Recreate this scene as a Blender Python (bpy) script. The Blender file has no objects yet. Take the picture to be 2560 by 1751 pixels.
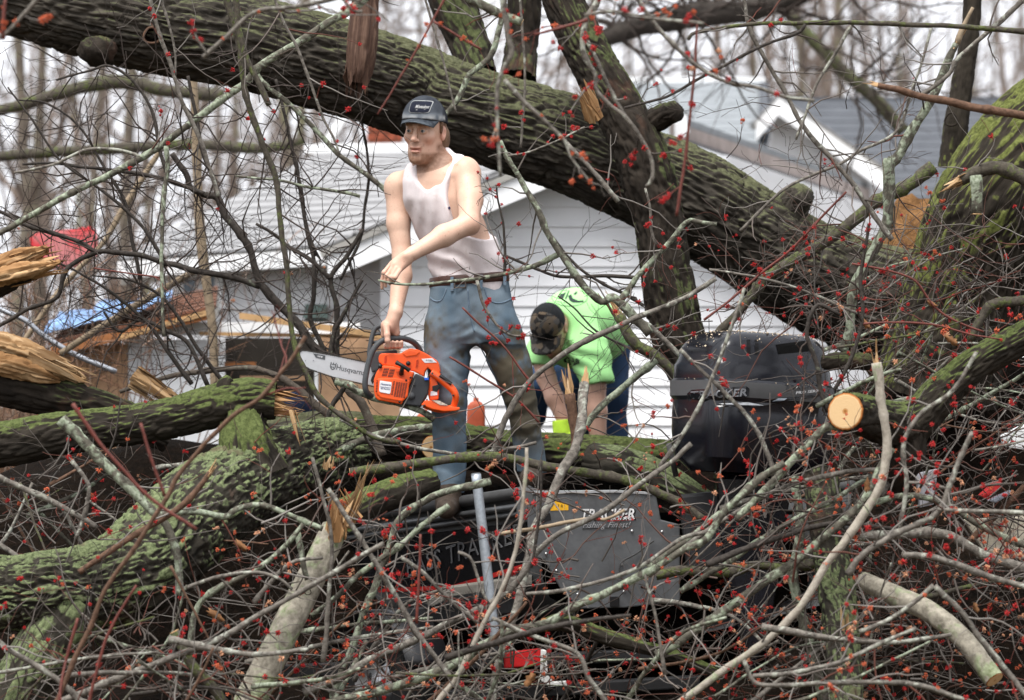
import bpy, bmesh, math, random
import numpy as np
from mathutils import Vector, Matrix
from mathutils.bvhtree import BVHTree

# ------------------------------------------------------------------ camera, sky, sun, exposure
SC = bpy.context.scene
COL = SC.collection
F, CX, HY, CZ = 8533.0, 1280.0, 1000.0, 1.55     # focal length in picture units, picture centre, horizon row, eye height


def P(x, y, d):
    """World point seen at picture position x, y (2560 wide) at distance d."""
    return np.array(((x - CX) * d / F, d, CZ + (HY - y) * d / F))


cam = bpy.data.cameras.new('camera')
cam.sensor_width = 36.0
cam.lens = 36.0 * F / 2560.0
cam.shift_y = (HY - 875.5) / 2560.0
cam.clip_start = 0.1
cam.clip_end = 2000.0
cam.dof.use_dof = True
cam.dof.focus_distance = 14.4
cam.dof.aperture_fstop = 2.8
camo = bpy.data.objects.new('camera', cam)
camo.location = (0, 0, CZ)
camo.rotation_euler = (math.radians(90), 0, 0)
COL.objects.link(camo)
SC.camera = camo

SUN_EL, SUN_AZ = math.radians(64), math.radians(205)     # soft sun behind cloud, above and behind the camera
world = bpy.data.worlds.new('World')
SC.world = world
world.use_nodes = True
wn = world.node_tree
wn.nodes.clear()
sky = wn.nodes.new('ShaderNodeTexSky')
sky.sky_type = 'NISHITA'
sky.sun_disc = False
sky.sun_elevation = SUN_EL
sky.sun_rotation = SUN_AZ
sky.air_density = 1.0
sky.dust_density = 4.0
hs = wn.nodes.new('ShaderNodeHueSaturation')
hs.inputs['Saturation'].default_value = 0.12
mixw = wn.nodes.new('ShaderNodeMix')
mixw.data_type = 'RGBA'
mixw.inputs[0].default_value = 0.75
mixw.inputs[7].default_value = (9.4, 9.6, 10.2, 1)          # even cloud cover
bg = wn.nodes.new('ShaderNodeBackground')
bg.inputs['Strength'].default_value = 0.048
wo = wn.nodes.new('ShaderNodeOutputWorld')
wn.links.new(sky.outputs[0], hs.inputs['Color'])
wn.links.new(hs.outputs[0], mixw.inputs[6])
wn.links.new(mixw.outputs[2], bg.inputs['Color'])
wn.links.new(bg.outputs[0], wo.inputs['Surface'])

sun = bpy.data.lights.new('sun', 'SUN')
sun.energy = 1.5
sun.angle = math.radians(30)
sun.color = (1.0, 0.97, 0.93)
suno = bpy.data.objects.new('sun', sun)
suno.rotation_euler = (math.radians(90) - SUN_EL, 0, math.radians(-25))
suno.location = (0, 0, 20)
COL.objects.link(suno)

SC.view_settings.view_transform = 'Standard'
SC.view_settings.look = 'None'
SC.view_settings.gamma = 1.0
SC.view_settings.use_curve_mapping = False
SC.view_settings.exposure = 1.86
SC.cycles.max_bounces = 6
SC.cycles.diffuse_bounces = 3
SC.cycles.glossy_bounces = 2
SC.cycles.transmission_bounces = 2
SC.cycles.use_denoising = True

RNG = np.random.default_rng(7)


# ------------------------------------------------------------------ mesh helpers
def mk(name, V, quads=None, tris=None, mat=None, parent=None, origin=None, smooth=True, attrs=None, midx=None, mats=None):
    V = np.asarray(V, dtype=np.float64).reshape(-1, 3)
    pl = np.zeros(3)
    if parent is not None:
        pl = np.array(parent.get('_w', (0, 0, 0)), dtype=float)
    if origin is None:
        origin = pl if parent is not None else np.zeros(3)
    origin = np.asarray(origin, dtype=float)
    nq = 0 if quads is None else len(quads)
    nt = 0 if tris is None else len(tris)
    loops = []
    if nq:
        loops.append(np.asarray(quads, dtype=np.int32).ravel())
    if nt:
        loops.append(np.asarray(tris, dtype=np.int32).ravel())
    loops = np.concatenate(loops) if loops else np.zeros(0, np.int32)
    me = bpy.data.meshes.new(name)
    me.vertices.add(len(V))
    me.vertices.foreach_set('co', (V - origin).astype(np.float32).ravel())
    me.loops.add(len(loops))
    me.loops.foreach_set('vertex_index', loops)
    me.polygons.add(nq + nt)
    ls = np.concatenate([np.arange(nq) * 4, nq * 4 + np.arange(nt) * 3]).astype(np.int32)
    me.polygons.foreach_set('loop_start', ls)
    me.polygons.foreach_set('use_smooth', np.full(nq + nt, bool(smooth)))
    for m in (mats if mats else [mat]):
        if m is not None:
            me.materials.append(m)
    if midx is not None:
        me.polygons.foreach_set('material_index', np.asarray(midx, dtype=np.int32))
    if attrs:
        for k, a in attrs.items():
            a = np.asarray(a, dtype=np.float32)
            if a.ndim == 1:
                at = me.attributes.new(k, 'FLOAT', 'POINT')
                at.data.foreach_set('value', a)
            elif a.shape[1] == 3:
                at = me.attributes.new(k, 'FLOAT_VECTOR', 'POINT')
                at.data.foreach_set('vector', a.ravel())
            else:
                at = me.attributes.new(k, 'FLOAT_COLOR', 'POINT')
                at.data.foreach_set('color', a.ravel())
    me.update(calc_edges=True)
    me.validate()
    o = bpy.data.objects.new(name, me)
    COL.objects.link(o)
    if parent is not None:
        o.parent = parent
        o.location = tuple(origin - pl)
    else:
        o.location = tuple(origin)
    o['_w'] = tuple(origin)
    return o


def empty(name, loc):
    o = bpy.data.objects.new(name, None)
    COL.objects.link(o)
    o.location = tuple(loc)
    o['_w'] = tuple(float(v) for v in loc)
    o.empty_display_size = 0.1
    return o


def tag(o, label=None, cat=None, group=None, kind=None):
    if label:
        o['label'] = label
    if cat:
        o['category'] = cat
    if group:
        o['group'] = group
    if kind:
        o['kind'] = kind
    return o


class MB:
    """Collects shapes for one mesh."""

    def __init__(self):
        self.V, self.Q, self.T, self.A, self.MQ, self.MT = [], [], [], {}, [], []
        self.n = 0

    def add(self, V, Q=None, T=None, m=0, **attrs):
        V = np.asarray(V, float).reshape(-1, 3)
        if Q is not None and len(Q):
            self.Q.append(np.asarray(Q, int) + self.n)
            self.MQ.append(np.full(len(Q), m))
        if T is not None and len(T):
            self.T.append(np.asarray(T, int) + self.n)
            self.MT.append(np.full(len(T), m))
        self.V.append(V)
        for k, a in attrs.items():
            self.A.setdefault(k, []).append(a)
        self.n += len(V)
        return self

    def box(self, c, s, R=None, m=0):
        c = np.asarray(c, float)
        h = np.asarray(s, float) / 2
        v = np.array([[-1, -1, -1], [1, -1, -1], [1, 1, -1], [-1, 1, -1], [-1, -1, 1], [1, -1, 1], [1, 1, 1], [-1, 1, 1]], float) * h
        if R is not None:
            v = v @ np.asarray(R).T
        q = [[0, 3, 2, 1], [4, 5, 6, 7], [0, 1, 5, 4], [1, 2, 6, 5], [2, 3, 7, 6], [3, 0, 4, 7]]
        return self.add(v + c, q, m=m)

    def hexa(self, pts, m=0):
        """8 corners: four of the front face, four of the back face in the same order."""
        return self.add(np.array(pts), [[0, 1, 2, 3], [7, 6, 5, 4], [0, 4, 5, 1], [1, 5, 6, 2], [2, 6, 7, 3], [3, 7, 4, 0]], m=m)

    def tube(self, pts, rad, sides=6, cap=True, m=0, **attrs):
        V, Q, T = tube(pts, rad, sides, cap)
        extra = {k: np.full(len(V), a) for k, a in attrs.items()}
        return self.add(V, Q, T, m=m, **extra)

    def build(self, name, mat=None, parent=None, origin=None, smooth=True, mats=None):
        V = np.concatenate(self.V)
        Q = np.concatenate(self.Q) if self.Q else None
        T = np.concatenate(self.T) if self.T else None
        at = {k: np.concatenate(a) for k, a in self.A.items()}
        mi = None
        if mats:
            mi = np.concatenate([*(self.MQ or []), *(self.MT or [])])
        return mk(name, V, Q, T, mat, parent, origin, smooth, at or None, mi, mats)


def frames(pts):
    pts = np.asarray(pts, float)
    t = np.gradient(pts, axis=0)
    t /= np.linalg.norm(t, axis=1)[:, None] + 1e-12
    n = len(pts)
    ref = np.array((0, 0, 1.0)) if abs(t[:, 2]).mean() < 0.6 else np.array((0, -1.0, 0))
    if (np.abs(t @ ref) < 0.93).all():
        a = np.cross(t, ref)
        a /= np.linalg.norm(a, axis=1)[:, None]
        return t, a, np.cross(a, t)
    a = np.zeros_like(t)
    v = np.cross(t[0], ref if abs(t[0] @ ref) < 0.9 else np.array((1.0, 0, 0)))
    v /= np.linalg.norm(v)
    for i in range(n):
        v = v - t[i] * (v @ t[i])
        v /= np.linalg.norm(v) + 1e-12
        a[i] = v
    return t, a, np.cross(a, t)


def tube(pts, rad, sides=6, cap=True):
    pts = np.asarray(pts, float)
    n = len(pts)
    rad = np.broadcast_to(np.asarray(rad, float), (n,))
    t, a, b = frames(pts)
    th = np.arange(sides) / sides * 2 * np.pi
    V = pts[:, None] + rad[:, None, None] * (np.cos(th)[None, :, None] * a[:, None] + np.sin(th)[None, :, None] * b[:, None])
    V = V.reshape(-1, 3)
    i = np.arange(n - 1)[:, None] * sides
    j = np.arange(sides)[None]
    k = (j + 1) % sides
    Q = np.stack([i + j, i + k, i + sides + k, i + sides + j], -1).reshape(-1, 4)
    T = None
    if cap:
        V = np.concatenate([V, pts[:1], pts[-1:]])
        c0, c1 = n * sides, n * sides + 1
        jj = np.arange(sides)
        kk = (jj + 1) % sides
        T = np.concatenate([np.stack([kk, jj, np.full(sides, c0)], 1),
                            np.stack([(n - 1) * sides + jj, (n - 1) * sides + kk, np.full(sides, c1)], 1)])
    return V, Q, T


def spline(ctrl, n):
    """Catmull-Rom through rows of ctrl, n samples spread by length."""
    c = np.asarray(ctrl, float)
    if len(c) == 2:
        s = np.linspace(0, 1, n)[:, None]
        return c[0] * (1 - s) + c[1] * s
    p = np.vstack([2 * c[0] - c[1], c, 2 * c[-1] - c[-2]])
    seg = np.linalg.norm(np.diff(c[:, :3], axis=0), axis=1) ** 0.8 + 1e-9
    u = np.concatenate([[0], np.cumsum(seg)])
    s = np.linspace(0, u[-1], n)
    i = np.clip(np.searchsorted(u, s, side='right') - 1, 0, len(c) - 2)
    f = ((s - u[i]) / seg[i])[:, None]
    p0, p1, p2, p3 = p[i], p[i + 1], p[i + 2], p[i + 3]
    return 0.5 * ((2 * p1) + (-p0 + p2) * f + (2 * p0 - 5 * p1 + 4 * p2 - p3) * f * f + (-p0 + 3 * p1 - 3 * p2 + p3) * f ** 3)


def _h(ix, iy, iz):
    h = (ix.astype(np.uint32) * np.uint32(374761393) + iy.astype(np.uint32) * np.uint32(668265263) + iz.astype(np.uint32) * np.uint32(2147483647 - 918273)) & np.uint32(0xffffffff)
    h = (h ^ (h >> np.uint32(13))) * np.uint32(1274126177)
    h = h ^ (h >> np.uint32(16))
    return (h & np.uint32(0xffffff)).astype(np.float32) / float(0xffffff)


def vnoise(p):
    """Value noise -1..1 at rows of p."""
    p = np.asarray(p, float)
    fl = np.floor(p)
    f = p - fl
    f = f * f * (3 - 2 * f)
    i = fl.astype(np.int64)
    r = 0
    for dx in (0, 1):
        wx = f[..., 0] if dx else 1 - f[..., 0]
        for dy in (0, 1):
            wy = f[..., 1] if dy else 1 - f[..., 1]
            for dz in (0, 1):
                wz = f[..., 2] if dz else 1 - f[..., 2]
                r = r + wx * wy * wz * _h(i[..., 0] + dx, i[..., 1] + dy, i[..., 2] + dz)
    return r * 2 - 1


def fbm(p, o=3):
    p = np.asarray(p, float)
    s, a, r = 1.0, 1.0, 0
    for k in range(o):
        r = r + a * vnoise(p * s + 17.3 * k)
        s *= 2.03
        a *= 0.5
    return r / 1.8


def sstep(a, b, x):
    t = np.clip((x - a) / (b - a), 0, 1)
    return t * t * (3 - 2 * t)


# ------------------------------------------------------------------ material helpers
class NT:
    def __init__(self, name, rough=0.8, spec=0.3):
        self.m = bpy.data.materials.new(name)
        self.m.use_nodes = True
        self.t = self.m.node_tree
        self.b = self.t.nodes['Principled BSDF']
        self.b.inputs['Roughness'].default_value = rough
        self.b.inputs['Specular IOR Level'].default_value = spec

    def n(self, typ, **kw):
        nd = self.t.nodes.new(typ)
        for k, v in kw.items():
            setattr(nd, k, v)
        return nd

    def l(self, a, b):
        self.t.links.new(a, b)

    def coord(self, kind='Object', scale=(1, 1, 1), attr=None):
        if attr:
            nd = self.n('ShaderNodeAttribute', attribute_name=attr)
            src = nd.outputs['Vector']
        else:
            nd = self.n('ShaderNodeTexCoord')
            src = nd.outputs[kind]
        mp = self.n('ShaderNodeMapping')
        mp.inputs['Scale'].default_value = scale
        self.l(src, mp.inputs['Vector'])
        return mp.outputs[0]

    def noise(self, vec, scale, detail=4, rough=0.6, dist=0.0):
        nd = self.n('ShaderNodeTexNoise')
        nd.inputs['Scale'].default_value = scale
        nd.inputs['Detail'].default_value = detail
        nd.inputs['Roughness'].default_value = rough
        nd.inputs['Distortion'].default_value = dist
        if vec is not None:
            self.l(vec, nd.inputs['Vector'])
        return nd.outputs['Fac']

    def ramp(self, fac, stops):
        nd = self.n('ShaderNodeValToRGB')
        e = nd.color_ramp.elements
        while len(e) < len(stops):
            e.new(0.5)
        for k, (p, c) in enumerate(stops):
            e[k].position = p
            e[k].color = c if len(c) == 4 else (*c, 1)
        self.l(fac, nd.inputs['Fac'])
        return nd.outputs['Color']

    def math(self, op, a, b=None, clamp=False):
        nd = self.n('ShaderNodeMath', operation=op, use_clamp=clamp)
        for k, v in enumerate((a, b)):
            if v is None:
                continue
            if isinstance(v, (int, float)):
                nd.inputs[k].default_value = v
            else:
                self.l(v, nd.inputs[k])
        return nd.outputs[0]

    def mix(self, fac, a, b, blend='MIX'):
        nd = self.n('ShaderNodeMix', data_type='RGBA', blend_type=blend)
        for s, v in ((nd.inputs[0], fac), (nd.inputs[6], a), (nd.inputs[7], b)):
            if isinstance(v, (int, float)):
                s.default_value = v
            elif isinstance(v, tuple):
                s.default_value = v if len(v) == 4 else (*v, 1)
            else:
                self.l(v, s)
        return nd.outputs[2]

    def color(self, v):
        if isinstance(v, tuple):
            self.b.inputs['Base Color'].default_value = (*v[:3], 1)
        else:
            self.l(v, self.b.inputs['Base Color'])
        return self

    def bump(self, fac, strength=0.4, dist=0.01):
        nd = self.n('ShaderNodeBump')
        nd.inputs['Strength'].default_value = strength
        nd.inputs['Distance'].default_value = dist
        self.l(fac, nd.inputs['Height'])
        self.l(nd.outputs[0], self.b.inputs['Normal'])
        return self


def plain(name, c, rough=0.7, spec=0.3, var=0.25, scale=30, metal=0.0, bump=0.0):
    t = NT(name, rough, spec)
    v = t.coord()
    f = t.noise(v, scale, 5, 0.65)
    t.color(t.ramp(f, [(0.3, tuple(x * (1 - var) for x in c)), (0.7, tuple(min(1, x * (1 + var)) for x in c))]))
    t.b.inputs['Metallic'].default_value = metal
    if bump:
        t.bump(f, bump, 0.004)
    return t.m


def bark(name, c1, c2, moss1, moss2, amt, up=0.5, ridge=0.5, scale=1.0, blot=None):
    """Bark: dark ground colour c1..c2, moss or lichen moss1..moss2 growing on ridges and upper sides."""
    t = NT(name, 0.92, 0.15)
    bk = t.coord(attr='bk')
    ob = t.coord()
    rg = t.n('ShaderNodeAttribute', attribute_name='rg').outputs['Fac']
    fine = t.noise(bk, 26 * scale, 6, 0.7)
    mid = t.noise(bk, 7 * scale, 5, 0.65, 0.6)
    base = t.ramp(fine, [(0.3, c1), (0.72, c2)])
    geo = t.n('ShaderNodeNewGeometry')
    sep = t.n('ShaderNodeSeparateXYZ')
    t.l(geo.outputs['Normal'], sep.inputs[0])
    big = t.noise(ob, 2.2, 3, 0.6)
    m = t.math('MULTIPLY', sep.outputs[2], up)
    m = t.math('ADD', m, t.math('MULTIPLY', rg, ridge))
    m = t.math('ADD', m, t.math('MULTIPLY', t.math('SUBTRACT', mid, 0.5), 1.9))
    m = t.math('ADD', m, t.math('MULTIPLY', t.math('SUBTRACT', big, 0.5), 1.5))
    m = t.math('ADD', m, amt)
    fac = t.ramp(m, [(0.42, (0, 0, 0)), (0.62, (1, 1, 1))])
    mc = t.ramp(t.noise(ob, 60 * scale, 4, 0.7), [(0.32, moss1), (0.68, moss2)])
    col = t.mix(fac, base, mc)
    if blot:
        bf = t.ramp(t.noise(ob, 5, 3, 0.6), [(0.60, (0, 0, 0)), (0.68, (1, 1, 1))])
        col = t.mix(t.math('MULTIPLY', bf, 0.55), col, blot)
    t.color(col)
    h = t.math('ADD', t.math('MULTIPLY', fine, 0.6), mid)
    t.bump(h, 0.7, 0.012)
    return t.m


M = {}
M['bark_dark'] = bark('bark_dark', (0.008, 0.0065, 0.005), (0.038, 0.030, 0.023), (0.024, 0.030, 0.011), (0.075, 0.086, 0.036), -0.08, 0.6, 0.42, blot=(0.07, 0.038, 0.026))
M['bark_furrow'] = bark('bark_furrow', (0.010, 0.0085, 0.007), (0.078, 0.068, 0.055), (0.036, 0.039, 0.020), (0.115, 0.118, 0.065), -0.06, 0.85, 0.30)
M['bark_moss'] = bark('bark_moss', (0.009, 0.0075, 0.006), (0.040, 0.033, 0.025), (0.028, 0.038, 0.010), (0.100, 0.122, 0.042), -0.06, 0.8, 0.4)
M['bark_lichen'] = bark('bark_lichen', (0.010, 0.009, 0.007), (0.050, 0.044, 0.034), (0.040, 0.052, 0.022), (0.17, 0.20, 0.10), -0.02, 0.35, 0.65, blot=(0.08, 0.052, 0.038))
M['bark_bright_moss'] = bark('bark_bright_moss', (0.010, 0.008, 0.006), (0.045, 0.037, 0.028), (0.040, 0.048, 0.010), (0.135, 0.15, 0.045), -0.04, 0.7, 0.45)
M['bark_pale'] = bark('bark_pale', (0.10, 0.088, 0.066), (0.36, 0.335, 0.27), (0.10, 0.12, 0.055), (0.26, 0.30, 0.18), 0.16, 0.1, 0.0, 0.9)
M['bark_young'] = bark('bark_young', (0.075, 0.066, 0.055), (0.16, 0.145, 0.125), (0.10, 0.12, 0.06), (0.2, 0.23, 0.14), -0.25, 0.3, 0.0, 1.2)


def branch_mat(name, c1, c2, l1, l2, cover, sc=55):
    t = NT(name, 0.85, 0.2)
    v = t.coord()
    f = t.noise(v, sc, 5, 0.7)
    g = t.noise(v, sc * 0.45, 4, 0.65, 0.8)
    k = t.noise(v, 3.0, 3, 0.6)
    base = t.ramp(f, [(0.32, c1), (0.7, c2)])
    li = t.ramp(t.noise(v, sc * 1.7, 3), [(0.35, l1), (0.65, l2)])
    m = t.math('ADD', g, t.math('MULTIPLY', t.math('SUBTRACT', k, 0.5), 0.5))
    fac = t.ramp(m, [(cover, (0, 0, 0)), (cover + 0.1, (1, 1, 1))])
    t.color(t.mix(fac, base, li))
    t.bump(t.math('ADD', f, g), 0.5, 0.006)
    return t.m


M['lichen'] = branch_mat('branch_lichen', (0.032, 0.029, 0.022), (0.125, 0.115, 0.09), (0.14, 0.165, 0.11), (0.31, 0.345, 0.265), 0.47, 40)
M['grey'] = branch_mat('branch_grey', (0.045, 0.039, 0.033), (0.20, 0.18, 0.155), (0.22, 0.225, 0.185), (0.36, 0.37, 0.32), 0.55, 42)
M['dark'] = branch_mat('branch_dark', (0.016, 0.013, 0.011), (0.06, 0.051, 0.044), (0.08, 0.085, 0.06), (0.15, 0.16, 0.12), 0.66)
M['mossy'] = branch_mat('branch_mossy', (0.03, 0.025, 0.019), (0.09, 0.078, 0.06), (0.040, 0.050, 0.014), (0.11, 0.125, 0.05), 0.50)
M['brown'] = branch_mat('branch_brown', (0.05, 0.028, 0.018), (0.15, 0.085, 0.055), (0.16, 0.13, 0.1), (0.24, 0.2, 0.16), 0.66)
M['pale'] = branch_mat('branch_pale', (0.20, 0.175, 0.14), (0.38, 0.345, 0.29), (0.17, 0.19, 0.11), (0.33, 0.36, 0.25), 0.58, 30)
M['bark_pale'] = branch_mat('log_pale', (0.10, 0.088, 0.068), (0.36, 0.33, 0.265), (0.12, 0.14, 0.07), (0.27, 0.30, 0.19), 0.52, 24)
M['red'] = plain('branch_red', (0.11, 0.028, 0.020), 0.6, 0.3, 0.35, 60)
M['tan'] = plain('branch_tan', (0.24, 0.185, 0.125), 0.8, 0.2, 0.3, 40)


def twig_mat():
    t = NT('twig_bark', 0.8, 0.2)
    g = t.n('ShaderNodeNewGeometry')
    c = t.ramp(g.outputs['Random Per Island'], [(0.0, (0.03, 0.024, 0.02)), (0.4, (0.085, 0.072, 0.062)), (0.62, (0.17, 0.155, 0.14)), (0.8, (0.075, 0.045, 0.035)), (1.0, (0.10, 0.03, 0.02))])
    t.color(c)
    return t.m


M['twig'] = twig_mat()
M['twig_dark'] = plain('twig_dark', (0.045, 0.035, 0.03), 0.85, 0.2, 0.4, 40)


def wood_mat(name, c1, c2, c3, stretch=(40, 40, 4)):
    t = NT(name, 0.75, 0.2)
    v = t.coord(attr='bk', scale=stretch)
    f = t.noise(v, 1.0, 6, 0.65, 0.4)
    g = t.n('ShaderNodeNewGeometry')
    sh = t.ramp(g.outputs['Random Per Island'], [(0, (0.42, 0.36, 0.30)), (0.5, (0.85, 0.80, 0.74)), (1, (1.15, 1.15, 1.15))])
    t.color(t.mix(1.0, t.ramp(f, [(0.25, c1), (0.5, c2), (0.75, c3)]), sh, 'MULTIPLY'))
    t.bump(f, 0.6, 0.006)
    return t.m


M['wood_fresh'] = wood_mat('wood_fresh', (0.20, 0.105, 0.045), (0.40, 0.26, 0.135), (0.60, 0.46, 0.30))
M['wood_old'] = wood_mat('wood_old', (0.022, 0.012, 0.009), (0.075, 0.042, 0.03), (0.16, 0.10, 0.07), (90, 90, 9))
M['wood_split'] = wood_mat('wood_split', (0.16, 0.08, 0.035), (0.38, 0.22, 0.10), (0.62, 0.45, 0.27))


def cut_mat():
    t = NT('cut_face', 0.75, 0.2)
    at = t.coord(attr='cf')
    sep = t.n('ShaderNodeSeparateXYZ')
    t.l(at, sep.inputs[0])
    r = sep.outputs[0]
    w = t.math('FRACT', t.math('MULTIPLY', t.math('ADD', r, t.math('MULTIPLY', t.noise(at, 5, 3), 0.06)), 11.0))
    rings = t.ramp(w, [(0.0, (0.44, 0.28, 0.13)), (0.5, (0.60, 0.43, 0.24)), (1.0, (0.50, 0.33, 0.165))])
    edge = t.ramp(r, [(0.0, (0.38, 0.2, 0.1)), (0.09, (0.62, 0.40, 0.2)), (0.2, (1, 1, 1)), (0.86, (1, 1, 1)), (0.93, (0.62, 0.32, 0.14)), (1.0, (0.2, 0.1, 0.05))])
    t.color(t.mix(1.0, rings, edge, 'MULTIPLY'))
    t.bump(t.noise(t.coord(), 120, 3), 0.3, 0.003)
    return t.m


M['cut'] = cut_mat()
# ------------------------------------------------------------------ ground
def ground():
    n = 120
    xs = np.concatenate([np.linspace(-900, -30, 20), np.linspace(-29, 29, 80), np.linspace(30, 900, 20)])
    ys = np.concatenate([np.linspace(-300, 5, 12), np.linspace(6, 45, 80), np.linspace(48, 1200, 24)])
    X, Y = np.meshgrid(xs, ys)
    Z = 0.05 * fbm(np.stack([X * 0.6, Y * 0.6, X * 0], -1), 3) - 0.02
    V = np.stack([X, Y, Z], -1).reshape(-1, 3)
    w = len(xs)
    i, j = np.meshgrid(np.arange(len(ys) - 1), np.arange(w - 1), indexing='ij')
    a = (i * w + j).ravel()
    Q = np.stack([a, a + 1, a + w + 1, a + w], 1)
    t = NT('ground_litter', 0.95, 0.1)
    v = t.coord()
    f = t.noise(v, 9, 6, 0.7)
    g = t.noise(v, 0.5, 3, 0.6)
    c = t.ramp(f, [(0.3, (0.025, 0.017, 0.011)), (0.55, (0.085, 0.05, 0.028)), (0.75, (0.16, 0.10, 0.06))])
    t.color(t.mix(t.ramp(g, [(0.5, (0, 0, 0)), (0.62, (1, 1, 1))]), c, t.ramp(f, [(0.3, (0.03, 0.04, 0.012)), (0.7, (0.09, 0.10, 0.035))])))
    t.bump(f, 0.8, 0.04)
    tag(mk('ground', V, Q, None, t.m), kind='structure')


ground()

# ------------------------------------------------------------------ bare woods behind
M['far_bark'] = branch_mat('far_tree_bark', (0.09, 0.073, 0.058), (0.19, 0.16, 0.13), (0.12, 0.12, 0.065), (0.19, 0.18, 0.11), 0.55, 6)
M['far_twig'] = plain('far_twig', (0.17, 0.135, 0.115), 0.9, 0.1, 0.35, 3)


def grow(rng, p, d, L, r, lev, out, tips, spread=0.75, up=0.12, nch=(3, 5), crook=0.16, minr=0.002):
    n = 7 if lev > 0 else 5
    pts = [p]
    dd = d.copy()
    for k in range(n - 1):
        dd = dd + rng.normal(0, crook, 3) + np.array((0, 0, up * 0.3))
        dd /= np.linalg.norm(dd)
        pts.append(pts[-1] + dd * L / (n - 1))
    pts = np.array(pts)
    rr = np.linspace(r, max(r * (0.42 if lev else 0.3), minr * 0.6), n)
    out.append((pts, rr, lev))
    if lev == 0:
        tips.append((pts[-1], dd))
        return
    for k in range(rng.integers(*nch)):
        s = rng.uniform(0.3, 0.98)
        i = s * (n - 1)
        i0 = int(min(i, n - 2))
        q = pts[i0] + (pts[i0 + 1] - pts[i0]) * (i - i0)
        t = pts[i0 + 1] - pts[i0]
        t /= np.linalg.norm(t)
        side = rng.normal(0, 1, 3)
        side -= t * (side @ t)
        side /= np.linalg.norm(side)
        nd = t * (1 - spread * 0.5) + side * spread + np.array((0, 0, up))
        nd /= np.linalg.norm(nd)
        grow(rng, q, nd, L * rng.uniform(0.42, 0.68), max(np.interp(i, np.arange(n), rr) * rng.uniform(0.45, 0.65), minr), lev - 1, out, tips, spread, up, nch, crook, minr)
    if lev == 1:
        tips.append((pts[-1], dd))


def far_tree(seed, H, r0, lean=0.0, fork=0.45):
    rng = np.random.default_rng(seed)
    n = 14
    s = np.linspace(0, 1, n)
    x = lean * s * H + 0.04 * H * np.cumsum(rng.normal(0, 0.25, n)) / 3
    y = 0.03 * H * np.cumsum(rng.normal(0, 0.25, n)) / 3
    tr = np.stack([x - x[0], y - y[0], s * H], 1)
    rt = r0 * (1 - 0.78 * s) * (1 + 0.5 * np.exp(-s * 25))
    tm = MB().tube(tr, rt, 10)
    out, tips = [], []
    for k in range(13):
        h = rng.uniform(0.12, 0.97)
        i = int(h * (n - 1))
        a = rng.uniform(0, 2 * np.pi)
        d = np.array((math.cos(a), math.sin(a), rng.uniform(0.3, 1.3)))
        d /= np.linalg.norm(d)
        grow(rng, tr[i], d, H * rng.uniform(0.16, 0.34) * (1.15 - 0.5 * h), rt[i] * rng.uniform(0.25, 0.5), 2, out, tips, 0.8, 0.25, (3, 6), 0.2, 0.008)
    cm = MB()
    for pts, rr, lev in out:
        cm.tube(pts, rr, 4 if lev < 2 else 6, False)
    return tm, cm


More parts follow.
